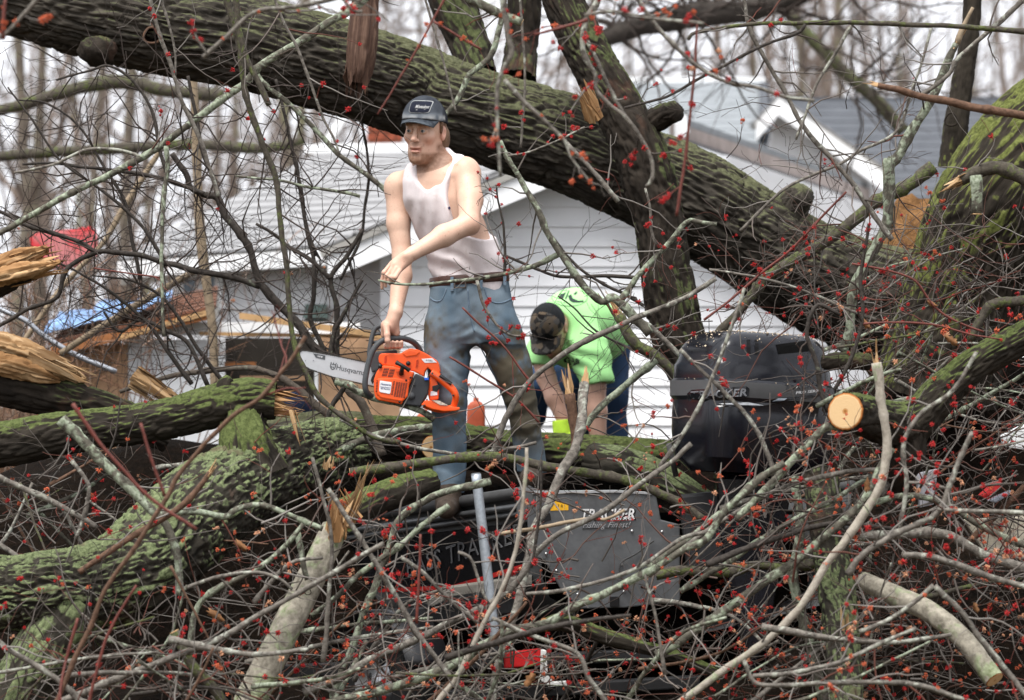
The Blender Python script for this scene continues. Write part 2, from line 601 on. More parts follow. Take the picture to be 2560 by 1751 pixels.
def woods():
    protos = []
    spec = [(11, 15, .20, .02), (12, 17, .16, -.03), (13, 13, .13, .05), (14, 16, .26, 0.0), (15, 12, .10, -.06), (16, 14, .17, .08)]
    for sd, H, r, ln in spec:
        tm, cm = far_tree(sd, H, r * .33, ln)
        protos.append((tm, cm))
    rng = np.random.default_rng(5)
    spots = []
    for k, x in enumerate([-40, 30, 120, 205, 265, 330, 395, 470, 560, 655, 745, 830, 915]):
        spots.append((x + rng.uniform(-20, 20), rng.uniform(36, 60)))
    for k, x in enumerate([1060, 1180, 1330, 1560, 1660, 1745, 1830, 1905, 1985, 2060, 2130, 2215, 2320, 2420, 2530]):
        spots.append((x + rng.uniform(-20, 20), rng.uniform(42, 66)))
    where = ['left of the red panel', 'above the mossy far limbs', 'left of the grey roof', 'over the grey roof', 'right of the grey roof', 'behind the white house', 'behind the pale shingle roof', 'behind the dark shingle roof', 'over the right hand roof']
    done = {}
    for k, (px, d) in enumerate(spots):
        pi = int(rng.integers(0, 6))
        base = P(px, 1000, d)
        base[2] = 0
        root = empty('bare_tree', base)
        rz, sc = rng.uniform(0, 6.28), rng.uniform(0.9, 1.15)
        if pi not in done:
            tm, cm = protos[pi]
            a = tm.build('trunk', M['far_bark'])
            b = cm.build('crown', M['far_twig'])
            done[pi] = (a, b)
        else:
            a, b = (o.copy() for o in done[pi])
            COL.objects.link(a)
            COL.objects.link(b)
        for o in (a, b):
            o.parent = root
            o.location = (0, 0, 0)
        root.rotation_euler = (0, 0, rz)
        root.scale = (sc, sc, sc)
        left = px < 1000
        nth = ['first', 'second', 'third', 'fourth', 'fifth', 'sixth', 'seventh', 'eighth', 'ninth', 'tenth', 'eleventh', 'twelfth', 'thirteenth', 'fourteenth', 'fifteenth'][k if left else k - 13]
        tag(root, nth + ' bare blurred tree from the ' + ('left edge in the woods behind the grey roof' if left else 'cap rightwards in the woods above the trunk'), 'tree', 'bare trees far behind at ' + ('left' if left else 'right'))
    # the far wood that closes the gaps
    mb = MB()
    for k in range(170):
        px, d = rng.uniform(-200, 2760), rng.uniform(75, 120)
        b = P(px, 1000, d)
        b[2] = 0
        h = rng.uniform(8, 16)
        top = b + np.array((rng.normal(0, .8), rng.normal(0, .8), h))
        mb.tube(np.array([b, (b + top) / 2 + rng.normal(0, .2, 3), top]), [rng.uniform(.06, .16), .09, .02], 5, False)
        for q in range(7):
            s = b + (top - b) * rng.uniform(.15, .95)
            e = s + np.array((rng.normal(0, 1.4), rng.normal(0, 1.0), rng.uniform(.4, 2.4)))
            mb.tube(np.array([s, (s + e) / 2 + rng.normal(0, .15, 3), e]), [.035, .025, .01], 3, False)
    tag(mb.build('far_wood', M['far_twig']), 'far brown wood of bare saplings on the skyline', 'wood', kind='stuff')


woods()


def px_tube(ctrl, n=None, sides=8, mb=None, cap=True):
    """ctrl rows x, y, r, d in picture units -> points and radii."""
    c = np.array([[*P(x, y, d), r * d / F] for x, y, r, d in ctrl])
    L = np.linalg.norm(np.diff(c[:, :3], axis=0), axis=1).sum()
    n = n or max(4, int(L / 0.05))
    s = spline(c, n)
    return s[:, :3], np.maximum(s[:, 3], 0.0008)


# blurred mossy limbs and saplings behind the branches at left
def mid_sticks():
    rows = [
        ('long_limb', [(-40, 285, 14, 21), (60, 262, 15, 21), (180, 225, 16, 21), (300, 205, 18, 21), (420, 228, 17, 21), (560, 240, 15, 21)], 'mossy', 'blurred mossy limb bending under the big trunk at upper left', 'branch'),
        ('long_limb', [(-40, 395, 13, 21.5), (120, 382, 13, 21.5), (300, 372, 14, 21.5), (480, 362, 14, 21.5), (660, 372, 13, 21.5), (760, 350, 10, 21.5)], 'mossy', 'lower of two blurred mossy limbs lying level at left', 'branch'),
        ('sapling', [(482, 180, 11, 17.3), (489, 300, 11, 17.3), (496, 500, 12, 17.3), (505, 621, 13, 17.3), (517, 712, 12, 17.3), (532, 833, 11, 17.3), (538, 990, 12, 17.3)], 'tan', 'pale upright sapling stem in front of the grey roof', 'sapling'),
        ('broken_pole', [(405, 370, 7, 17.5), (354, 449, 8, 17.5), (300, 535, 8, 17.5), (258, 607, 7, 17.5), (155, 719, 7, 17.5), (48, 870, 7, 17.5)], 'tan', 'pale thin stem leaning down to the left across the red panel', 'branch'),
        ('broken_pole', [(490, 676, 8, 16.6), (354, 755, 9, 16.6), (239, 827, 9, 16.6), (150, 885, 8, 16.6)], 'tan', 'tan broken stem slanting under the dark arching branch', 'branch'),
    ]
    rows += [
        ('dark_limb', [(1500, 100, 22, 24), (1620, 60, 28, 24), (1760, 36, 32, 24), (1880, 26, 30, 24), (2010, -20, 26, 24), (2120, -80, 20, 24)], 'dark', 'thick dark blurred limb above the pale shingle roof', 'branch'),
        ('leaning_sapling', [(1960, 20, 14, 26), (2040, 110, 16, 26), (2110, 180, 17, 26), (2190, 250, 18, 26), (2260, 330, 18, 26)], 'mossy', 'blurred stem leaning down to the right over the dark roof', 'branch'),
    ]
    for nm, c, m, lab, cat in rows:
        p, r = px_tube(c, 40)
        r = r * (1 + 0.12 * vnoise(p * 9))
        V, Q, T = tube(p, r, 9)
        o = tag(mk(nm, V, Q, T, M[m], origin=p[-1]), lab, cat)
        if nm in ('dark_limb', 'crooked_limb', 'leaning_sapling'):
            rng = np.random.default_rng(len(lab))
            out, tips = [], []
            for k in range(60 if nm == 'dark_limb' else 14):
                i = int(rng.integers(1, len(p) - 1))
                d = rng.normal(0, 1, 3) * (1, .4, 1)
                d /= np.linalg.norm(d)
                grow(rng, p[i], d, rng.uniform(.5, 1.1), .012, 1, out, tips, .8, .1, (3, 6), .2, .003)
            mb = MB()
            for q, rr, lev in out:
                mb.tube(q, rr, 4, False)
            tg = mb.build('twigs', M['twig_dark'], o)
            tg['kind'] = 'stuff'


mid_sticks()

# ------------------------------------------------------------------ houses
M['siding'] = plain('white_siding', (0.76, 0.77, 0.79), 0.6, 0.3, 0.09, 1.6)
M['trim'] = plain('white_trim', (0.76, 0.77, 0.78), 0.5, 0.4, 0.06, 8)
M['soffit'] = plain('soffit_grey', (0.30, 0.29, 0.27), 0.8, 0.2, 0.15, 6)


def shingle_mat(name, c):
    t = NT(name, 0.9, 0.15)
    v = t.coord(scale=(1, 1, 1))
    f = t.noise(v, 5, 5, 0.7)
    g = t.noise(v, 60, 3, 0.7)
    a = t.ramp(f, [(0.25, tuple(x * 0.72 for x in c)), (0.75, tuple(x * 1.2 for x in c))])
    t.color(t.mix(t.math('MULTIPLY', g, 0.35), a, tuple(x * 0.55 for x in c)))
    t.bump(g, 0.4, 0.01)
    return t.m


M['shingle_pale'] = shingle_mat('shingle_pale', (0.25, 0.27, 0.285))
M['shingle_grey'] = shingle_mat('shingle_grey', (0.29, 0.29, 0.295))
M['shingle_dark'] = shingle_mat('shingle_dark', (0.095, 0.102, 0.115))
M['brick'] = plain('chimney_brick', (0.27, 0.075, 0.042), 0.85, 0.15, 0.3, 25)
M['mortar'] = plain('chimney_mortar', (0.3, 0.2, 0.15), 0.9, 0.1, 0.2, 30)
M['gutter'] = plain('weathered_gutter', (0.27, 0.225, 0.205), 0.7, 0.3, 0.3, 4)
M['glass'] = plain('window_glass', (0.10, 0.15, 0.20), 0.06, 0.6, 0.2, 3)


def roof(parent, A, B, C, D, rows, mat, name='shingle_course', th=0.014):
    """A-B eave left to right, C-D ridge right to left; overlapping courses, each an object."""
    A, B, C, D = (np.asarray(v, float) for v in (A, B, C, D))
    nrm = np.cross(B - A, D - A)
    nrm /= np.linalg.norm(nrm)
    if nrm[2] < 0:
        nrm = -nrm
    for k in range(rows):
        s0, s1 = k / rows, (k + 1.12) / rows
        L0, R0 = A + (D - A) * s0, B + (C - B) * s0
        L1, R1 = A + (D - A) * min(s1, 1.0), B + (C - B) * min(s1, 1.0)
        u0, u1 = nrm * th, nrm * th * 0.25
        m = MB().hexa([L0 + u0, R0 + u0, R1 + u1, L1 + u1, L0 - u1, R0 - u1, R1 - u1 * 1.6, L1 - u1 * 1.6])
        m.build(name, mat, parent, smooth=False)
    bd = MB().hexa([A - nrm * .012, B - nrm * .012, C - nrm * .012, D - nrm * .012, A - nrm * .05, B - nrm * .05, C - nrm * .05, D - nrm * .05])
    bd.build('roof_deck', M['soffit'], parent, smooth=False)


def siding(parent, d, z0, z1, xr, lap=0.118):
    """Lap boards of a wall facing the viewer at distance d; xr(z) gives left and right ends in metres."""
    z = z0
    while z < z1:
        a0, b0 = xr(z)
        a1, b1 = xr(min(z + lap, z1))
        if b0 - a0 > 0.1:
            if b1 - a1 < 0.02:
                a1 = b1 = (a1 + b1) / 2
            m = MB().hexa([(a0, d - .016, z), (b0, d - .016, z), (b1, d - .004, z + lap), (a1, d - .004, z + lap),
                           (a0, d + .01, z), (b0, d + .01, z), (b1, d + .012, z + lap), (a1, d + .012, z + lap)])
            m.build('siding_board', M['siding'], parent, smooth=False)
        z += lap


def board(parent, a, b, w, th, mat, name, down=(0, 0, -1)):
    """A board from a to b, w deep along down, th thick towards the viewer."""
    a, b, dn = np.asarray(a, float), np.asarray(b, float), np.asarray(down, float)
    f = np.array((0, -th, 0))
    m = MB().hexa([a + f + dn * w, b + f + dn * w, b + f, a + f, a + dn * w, b + dn * w, b, a])
    return m.build(name, mat, parent, smooth=False)


def white_house():
    root = empty('white_house', (0.3, 21, 0))
    # gable wall
    d = 20.3
    ap, lf, rt = P(1460, 392, d), P(930, 612, d), P(2080, 668, d)
    sl, sr = (ap[0] - lf[0]) / (ap[2] - lf[2]), (rt[0] - ap[0]) / (ap[2] - rt[2])

    def xr(z):
        if z < min(lf[2], rt[2]):
            return lf[0] + .05, rt[0]
        return max(lf[0] + .05, ap[0] - (ap[2] - z) * sl), min(rt[0], ap[0] + (ap[2] - z) * sr)
    siding(root, d, 0.1, ap[2], xr)
    up = np.array((0, 0, 0.06))
    board(root, lf + up + (-.25, -.25, -.11), ap + up + (0, -.25, 0), .17, .03, M['trim'], 'rake_board')
    board(root, ap + up + (0, -.25, 0), rt + up + (.25, -.25, -.11), .17, .03, M['trim'], 'rake_board')
    roof(root, lf + up + (-.3, -.3, -.1), lf + up + (-.3, 4, -.1), ap + up + (0, 4, .02), ap + up + (0, -.3, .02), 8, M['shingle_grey'])
    roof(root, ap + up + (0, -.3, .02), ap + up + (0, 4, .02), rt + up + (.3, 4, -.1), rt + up + (.3, -.3, -.1), 8, M['shingle_grey'])
    # the wing at left with the grey roof facing the viewer
    dw = 20.98
    wl, wr, wt = P(440, 0, dw)[0], P(960, 0, dw)[0], P(0, 640, dw)[2]
    siding(root, dw, 0.1, wt, lambda z: (wl, wr))
    E0, E1 = P(296, 648, 20.8), P(960, 606, 20.8)
    R1, R0 = P(1330, 372, 25.5), P(796, 384, 25.5)
    E1b = P(1240, 560, 20.95)
    roof(root, E0, E1, R1, R0, 15, M['shingle_grey'])
    board(root, E0 + (0, -.02, -.02), E1 + (0, -.02, -.02), .10, .04, M['trim'], 'fascia_board')
    board(root, E0 + (0, .06, -.11), P(960, 634, 20.9), .05, .02, M['soffit'], 'soffit_board')
    board(root, R0 + (-.1, -.06, .06), R1 + (0, -.06, .05), .07, .05, M['trim'], 'ridge_flashing')
    # tall white gable of the far half, above the wing
    G = [P(768, 410, 26), P(846, 290, 26), P(866, 300, 26), P(790, 420, 26)]
    MB().hexa(G + [g + np.array((0, .12, 0)) for g in G]).build('rake_board', M['trim'], root, smooth=False)
    # window in the wing wall
    wx = [P(452, 0, dw)[0], P(548, 0, dw)[0]]
    wz = [P(0, 765, dw)[2], P(0, 678, dw)[2]]
    w = MB().box(((wx[0] + wx[1]) / 2, dw - .03, (wz[0] + wz[1]) / 2), (wx[1] - wx[0], .03, wz[1] - wz[0])).build('window', M['glass'], root, smooth=False)
    fr = MB()
    for a, b in (((wx[0], wz[0]), (wx[1], wz[0])), ((wx[0], wz[1]), (wx[1], wz[1]))):
        fr.box(((a[0] + b[0]) / 2, dw - .045, a[1]), (b[0] - a[0] + .1, .05, .05))
    for x in (*wx, (wx[0] + wx[1]) / 2):
        fr.box((x, dw - .048, (wz[0] + wz[1]) / 2), (.045, .05, wz[1] - wz[0]))
    fr.build('frame', M['trim'], w, origin=np.array(w['_w']), smooth=False)
    # green grey vent box on the wall
    c = P(790, 782, dw - .06)
    MB().box(c, (.13, .1, .1)).box(c + (0, -.055, -.02), (.15, .02, .03)).build('vent_hood', plain('vent_green', (.10, .14, .13), .5), root, smooth=False)
    # brick chimney behind the ridge
    ch = MB()
    c0, c1 = P(918, 395, 26.5), P(1004, 395, 26.5)
    wdt, zt, zb = c1[0] - c0[0], P(0, 268, 26.5)[2], P(0, 440, 26.5)[2]
    chimney = MB().box(((c0[0] + c1[0]) / 2, 26.75, (zt + zb) / 2), (wdt - .012, .45, zt - zb)).build('chimney', M['mortar'], root, smooth=False)
    bz, row = zb, 0
    bh, bw = .068, wdt / 3.5
    while bz < zt:
        x = c0[0] - (bw / 2 if row % 2 else 0)
        while x < c1[0] - .01:
            a, b = max(x, c0[0]), min(x + bw - .01, c1[0])
            if b - a > .02:
                MB().box(((a + b) / 2, 26.525, bz + bh / 2), (b - a, .05, bh - .012)).build('brick', M['brick'], chimney, origin=np.array(chimney['_w']), smooth=False)
            x += bw
        bz += bh
        row += 1
    tag(root, 'white lap sided house with grey shingle roof and red brick chimney behind the workers', 'house')


white_house()


def right_houses():
    # nearer gabled house with the weathered gutter
    r = empty('gabled_house', P(2000, 1000, 29) * (1, 1, 0))
    A, B = P(1716, 305, 24), P(2205, 488, 32.3)
    wall = MB().hexa([A * (1, 1, 0), B * (1, 1, 0), B - (0, 0, .22), A - (0, 0, .22), A * (1, 1, 0) + (.3, .2, 0), B * (1, 1, 0) + (.3, .2, 0), B + (.3, .2, -.22), A + (.3, .2, -.22)])
    wall.build('wall', M['siding'], r, smooth=False)
    dn = np.array((0, 0, -1.0))
    board(r, A + (-.12, 0, 0), B, .11, .12, M['gutter'], 'gutter')
    board(r, A + (-.05, .05, -.11), B + (0, .05, -.11), .03, .1, plain('gutter_shade_line', (.05, .05, .055), .6), 'gutter_shade')  # dark strip painted as the shade line below the gutter
    board(r, A + (0, .08, -.14), B + (0, .08, -.14), .13, .02, M['trim'], 'fascia_board')
    board(r, A + (-.12, .05, .06), B + (0, .05, .06), .055, .1, M['shingle_pale'], 'shingle_edge')
    g = [P(1672, 318, 24), P(1716, 284, 24), P(1724, 330, 24), P(1690, 360, 24)]
    MB().hexa(g + [q + np.array((0, .1, 0)) for q in g]).build('gable_return', M['trim'], r, smooth=False)
    # cross gable
    d = 31.5
    pk, lf, rt = P(1940, 262, d), P(1884, 326, d), P(2205, 452, d)
    MB().hexa([P(1900, 470, d), P(2215, 500, d), P(2180, 445, d), pk + (0, 0, -.1)] + [v + np.array((0, .2, 0)) for v in (P(1900, 470, d), P(2215, 500, d), P(2180, 445, d), pk + (0, 0, -.1))]).build('gable_wall', M['siding'], r, smooth=False)
    board(r, lf + (0, -.3, .03), pk + (0, -.3, .03), .15, .06, M['trim'], 'rake_board')
    board(r, pk + (0, -.3, .03), rt + (0, -.3, .03), .16, .06, M['trim'], 'rake_board')
    roof(r, pk + (0, -.35, .05), pk + (0, .1, .05), rt + (.05, .1, .05), rt + (.05, -.35, .05), 5, M['shingle_grey'])
    roof(r, lf + (-.03, -.35, .04), lf + (-.03, .1, .04), pk + (0, .1, .05), pk + (0, -.35, .05), 3, M['shingle_grey'])
    tag(r, 'white gabled house with brown weathered gutter above the mossy trunk at right', 'house')
    # the long roofs behind
    r2 = empty('shingle_roof_house', P(2100, 1000, 37) * (1, 1, 0))
    roof(r2, P(1500, 470, 33), P(1918, 470, 33), P(1912, 200, 38), P(1500, 205, 38), 16, M['shingle_pale'])
    roof(r2, P(1905, 640, 33.4), P(2700, 640, 33.4), P(2700, 246, 38.5), P(1905, 250, 38.5), 18, M['shingle_dark'])
    MB().hexa([P(1500, 1180, 33.6), P(2700, 1180, 33.6), P(2700, 560, 33.6), P(1500, 480, 33.6)] + [P(1500, 1180, 34), P(2700, 1180, 34), P(2700, 560, 34), P(1500, 480, 34)]).build('wall', M['siding'], r2, smooth=False)
    MB().hexa([P(1900, 330, 34.6), P(1922, 330, 34.6), P(1922, 204, 37.6), P(1900, 204, 37.6)] + [v + np.array((0, .3, -.1)) for v in (P(1900, 330, 34.6), P(1922, 330, 34.6), P(1922, 204, 37.6), P(1900, 204, 37.6))]).build('roof_shadow_side', M['shingle_dark'], r2, smooth=False)  # dark strip painted as the shadow side of the pale roof end
    board(r2, P(1500, 196, 38), P(1914, 196, 38), .06, .1, M['trim'], 'ridge_cap')
    board(r2, P(1914, 246, 38.5), P(2700, 242, 38.5), .07, .1, M['shingle_dark'], 'ridge_cap')
    tag(r2, 'house behind with long pale and dark grey shingle roofs under the bare trees', 'house')


right_houses()


# ------------------------------------------------------------------ shed, tarp, red panel, pipe at left
def shed():
    M['ply'] = plain('plywood_tan', (0.40, 0.25, 0.15), 0.8, 0.2, 0.25, 7)
    M['fascia_orange'] = plain('fascia_orange_wood', (0.32, 0.13, 0.05), 0.75, 0.2, 0.3, 12)
    M['fascia_tan'] = plain('fascia_tan_wood', (0.42, 0.26, 0.125), 0.75, 0.2, 0.25, 12)
    M['white_panel'] = plain('shed_white_panel', (0.70, 0.72, 0.74), 0.6, 0.3, 0.08, 5)
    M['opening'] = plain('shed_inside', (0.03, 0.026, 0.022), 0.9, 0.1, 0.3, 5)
    M['roof_brown'] = plain('shed_roof_brown', (0.15, 0.075, 0.05), 0.85, 0.15, 0.35, 8)
    r = empty('garden_shed', P(540, 1000, 19) * (1, 1, 0))
    d = 18.6

    def panel(x0, x1, y0, y1, mat, name, dd=d, th=.03):
        a, b = P(x0, y1, dd), P(x1, y0, dd)
        return MB().hexa([(a[0], dd, a[2]), (b[0], dd, a[2]), (b[0], dd, b[2]), (a[0], dd, b[2]), (a[0], dd + th, a[2]), (b[0], dd + th, a[2]), (b[0], dd + th, b[2]), (a[0], dd + th, b[2])]).build(name, mat, r, smooth=False)
    panel(130, 318, 862, 1560, M['ply'], 'wall_panel')
    panel(321, 560, 850, 1560, M['white_panel'], 'door')
    panel(563, 788, 846, 1560, M['opening'], 'dark_opening', d + .25)
    panel(796, 1000, 838, 1560, M['ply'], 'wall_panel')
    panel(786, 795, 838, 1560, M['trim'], 'corner_trim', d - .01)
    panel(330, 900, 806, 838, M['white_panel'], 'header_panel', d + .02)
    panel(560, 640, 905, 918, M['fascia_orange'], 'shelf_board', d + .1)
    panel(600, 770, 940, 952, M['ply'], 'shelf_board', d + .1)
    board(r, P(130, 868, d - .1), P(530, 775, d - .1), .05, .05, M['fascia_orange'], 'fascia_board')
    board(r, P(300, 838, d - .13), P(530, 772, d - .13), .03, .03, M['fascia_tan'], 'fascia_strip')
    board(r, P(600, 782, d - .1), P(960, 832, d - .1), .035, .05, M['fascia_tan'], 'fascia_board')
    board(r, P(500, 830, d - .05), P(960, 838, d - .05), .02, .04, M['fascia_tan'], 'trim_strip')
    A, B, C, D = P(120, 862, d - .12), P(540, 768, d - .12), P(545, 716, d + 1.6), P(190, 800, d + 1.6)
    roof(r, A, B, C, D, 7, M['roof_brown'], 'roof_sheet')
    tag(r, 'tan plywood shed with orange fascia boards and white door behind the branches', 'shed')
    # blue tarp on the left slope
    n, m = 26, 10
    u, v = np.meshgrid(np.linspace(0, 1, n), np.linspace(0, 1, m))
    a, b, c, dd = P(110, 842, d - .05), P(425, 778, d - .05), P(432, 748, d + .8), P(150, 806, d + .8)
    G = ((1 - u)[..., None] * (1 - v)[..., None] * a + u[..., None] * (1 - v)[..., None] * b + u[..., None] * v[..., None] * c + (1 - u)[..., None] * v[..., None] * dd)
    G = G + np.array((0, 0, 1)) * (0.05 + 0.05 * fbm(np.stack([u * 8, v * 4, u * 0], -1), 3))[..., None]
    i, j = np.meshgrid(np.arange(m - 1), np.arange(n - 1), indexing='ij')
    q = (i * n + j).ravel()
    o = mk('tarp', G.reshape(-1, 3), np.stack([q, q + 1, q + n + 1, q + n], 1), None, plain('tarp_blue', (0.14, 0.24, 0.42), 0.5, 0.3, 0.45, 6), origin=a)
    s = o.modifiers.new('thickness', 'SOLIDIFY')
    s.thickness = 0.006
    tag(o, 'crumpled bright blue tarp lying on the shed roof', 'tarp')
    # red panel
    bm = bmesh.new()
    pts = [(72, 585), (150, 574), (200, 572), (214, 564), (234, 566), (240, 582), (243, 625), (236, 648), (200, 664), (140, 676), (100, 668), (80, 640)]
    vs = [bm.verts.new(P(x, y, 20.0)) for x, y in pts]
    f = bm.faces.new(vs)
    e = bmesh.ops.extrude_face_region(bm, geom=[f])
    for vv in [g for g in e['geom'] if isinstance(g, bmesh.types.BMVert)]:
        vv.co += Vector((0, .1, 0))
    bmesh.ops.recalc_face_normals(bm, faces=bm.faces)
    bmesh.ops.bevel(bm, geom=bm.edges[:], offset=.02, segments=2, affect='EDGES')
    me = bpy.data.meshes.new('red_sheet')
    bm.to_mesh(me)
    bm.free()
    t = NT('faded_red_plastic', .45, .4)
    vv = t.coord()
    c = t.ramp(t.noise(vv, 3.2, 3, .6), [(.42, (.52, .028, .035)), (.58, (.46, .16, .16))])
    t.color(c)
    me.materials.append(t.m)
    o = bpy.data.objects.new('red_sheet', me)
    COL.objects.link(o)
    st = MB().box(P(155, 640, 20.06) * (1, 1, 0) + (0, 0, .9), (.06, .06, 1.8)).build('post', M['trim'], None)
    st.parent = o
    tag(o, 'faded red plastic panel standing behind the twigs at far left', 'panel')
    # bent metal pipe
    p, rr = px_tube([(-30, 762, 7, 16.9), (60, 800, 7, 16.9), (110, 840, 7, 16.9), (190, 888, 7, 16.9), (290, 930, 7, 16.9)], 30)
    V, Q, T = tube(p, rr, 10)
    tag(mk('metal_pipe', V, Q, T, plain('pipe_zinc', (.42, .44, .48), .35, .5, .15, 12, .7), origin=p[-1]), 'bent silver metal pipe slanting down across the brown undergrowth', 'pipe')
    # two orange cans behind the legs
    mo = plain('orange_plastic', (.48, .10, .045), .6, .3, .2, 9)
    for k, (x, y, w, h, lab) in enumerate([(1190, 1042, 46, 86, 'orange plastic jug seen between the legs of the man in jeans'), (1062, 1062, 44, 70, 'orange plastic jug left of the leg under the chainsaw')]):
        c = P(x, y, 17.2)
        s = 17.2 / F
        V, Q = [], []
        prof = [(0, 1), (.0, 1), (.03, 1.0), (.6, 1.0), (.85, .92), (.96, .6), (1.0, .3), (1.02, .28), (1.1, .28), (1.11, 0)]
        th = np.linspace(0, 2 * np.pi, 20, endpoint=False)
        for q, (zz, rw) in enumerate(prof):
            ra = w * s / 2 * rw
            V += [(c[0] + ra * np.sign(np.cos(a)) * abs(np.cos(a)) ** .6, c[1] + ra * .7 * np.sign(np.sin(a)) * abs(np.sin(a)) ** .6, c[2] - h * s / 2 + zz * h * s * .95) for a in th]
        i = np.arange(len(prof) - 1)[:, None] * 20
        j = np.arange(20)[None]
        Q = np.stack([i + j, i + (j + 1) % 20, i + 20 + (j + 1) % 20, i + 20 + j], -1).reshape(-1, 4)
        tag(mk('plastic_jug', V, Q, None, mo, origin=c - (0, 0, h * s / 2)), lab, 'jug')


shed()


# brown undergrowth behind, far side of the logs
def undergrowth():
    rng = np.random.default_rng(21)
    mb = MB()
    for k in range(900):
        x = rng.choice([rng.uniform(-80, 420), rng.uniform(-80, 420), rng.uniform(300, 950), rng.uniform(1000, 2560)])
        d = rng.uniform(17.2, 26)
        b = P(x, 1000, d)
        b[2] = rng.uniform(0, .4)
        h = rng.uniform(.7, 2.4) if x < 420 else rng.uniform(.5, 1.3)
        e = b + np.array((rng.normal(0, .5), rng.normal(0, .3), h))
        m_ = (b + e) / 2 + rng.normal(0, .12, 3)
        mb.tube(spline([b, m_, e], 5), np.linspace(.007, .002, 5), 3, False)
        for q in range(4):
            s = b + (e - b) * rng.uniform(.3, .95)
            f = s + np.array((rng.normal(0, .28), rng.normal(0, .2), rng.uniform(-.05, .35)))
            mb.tube(np.array([s, (s + f) / 2 + rng.normal(0, .03, 3), f]), [.004, .003, .0015], 3, False)
    t = NT('undergrowth_stems', .9, .1)
    g = t.n('ShaderNodeNewGeometry')
    t.color(t.ramp(g.outputs['Random Per Island'], [(0, (.05, .035, .026)), (.5, (.15, .085, .055)), (.8, (.22, .12, .075)), (1, (.26, .20, .16))]))
    tag(mb.build('undergrowth', t.m), 'brown bare undergrowth behind the fallen logs', 'undergrowth', kind='stuff')


undergrowth()
# ------------------------------------------------------------------ logs and fallen trunks
def log_mesh(ctrl, step=0.012, seg=None, depth=0.012, cell=0.03, along=0.14, lump=0.05, seed=0, flat=None):
    c = np.array([[*P(x, y, d), r * d / F] for x, y, r, d in ctrl])
    L = np.linalg.norm(np.diff(c[:, :3], axis=0), axis=1).sum()
    n = max(6, int(L / step))
    s = spline(c, n)
    pts, R = s[:, :3], s[:, 3]
    rm = R.mean()
    seg = seg or int(np.clip(2 * np.pi * rm / (step * 0.75), 14, 260))
    t, a, b = frames(pts)
    th = np.arange(seg) / seg * 2 * np.pi
    sv = np.concatenate([[0], np.cumsum(np.linalg.norm(np.diff(pts, axis=0), axis=1))])
    cs, sn = np.cos(th)[None, :], np.sin(th)[None, :]
    Rb = R[:, None]
    sd = seed * 13.7
    ux, uy = cs * rm * np.ones((n, 1)), sn * rm * np.ones((n, 1))
    S = sv[:, None] * np.ones((1, seg))
    low = fbm(np.stack([ux * 3.5 / max(rm / .2, .4) + sd, uy * 3.5 / max(rm / .2, .4), S * 2.2], -1), 3)
    w = vnoise(np.stack([ux / cell * .6 + sd, uy / cell * .6, S / along * .6], -1))
    q = np.stack([ux / cell + .7 * w + sd, uy / cell + .5 * w, S / along], -1)
    n1 = vnoise(q)
    n2 = vnoise(q * np.array((1.9, 1.9, 1.6)) + 31.7)
    fur = np.maximum(1 - sstep(0.02, 0.30, np.abs(n1)), 0.6 * (1 - sstep(0.02, 0.25, np.abs(n2))))
    hi = vnoise(np.stack([ux / .009 + sd, uy / .009, S / .012], -1))
    rad = Rb * (1 + lump * low) - depth * fur + depth * .16 * hi
    V = pts[:, None] + rad[..., None] * (cs[..., None] * a[:, None] + sn[..., None] * b[:, None])
    rg = 1 - fur
    bk = np.stack([cs * Rb * np.ones_like(S), sn * Rb * np.ones_like(S), S * .28], -1)
    i = np.arange(n - 1)[:, None] * seg
    j = np.arange(seg)[None]
    k = (j + 1) % seg
    Q = np.stack([i + j, i + k, i + seg + k, i + seg + j], -1).reshape(-1, 4)
    return dict(V=V.reshape(-1, 3), Q=Q, bk=bk.reshape(-1, 3), rg=rg.ravel(), pts=pts, R=R, t=t, a=a, b=b, seg=seg, n=n)


def log_part(name, ctrl, mat, parent=None, ends=(None, None), origin=None, **kw):
    g = log_mesh(ctrl, **kw)
    V, bk, rg = g['V'], g['bk'], g['rg']
    T = []
    n, seg = g['n'], g['seg']
    for e, (idx, off) in zip(ends, ((0, 0), (n - 1, (n - 1) * seg))):
        if e == 'round':
            c = g['pts'][idx] + g['t'][idx] * g['R'][idx] * (.45 if idx else -.45)
            V = np.vstack([V, c])
            bk = np.vstack([bk, bk[off]])
            rg = np.append(rg, .5)
            jj = np.arange(seg)
            T.append(np.stack([off + jj, off + (jj + 1) % seg, np.full(seg, len(V) - 1)], 1))
    o = mk(name, V, g['Q'], np.concatenate(T) if T else None, mat, parent, origin, True, dict(bk=bk, rg=rg))
    for e, idx in zip(ends, (0, n - 1)):
        if e in ('cut', 'saw'):
            cut_face(g, idx, o if parent is None else parent)
        elif e == 'split':
            splinters(g, idx, o if parent is None else parent)
    return o, g


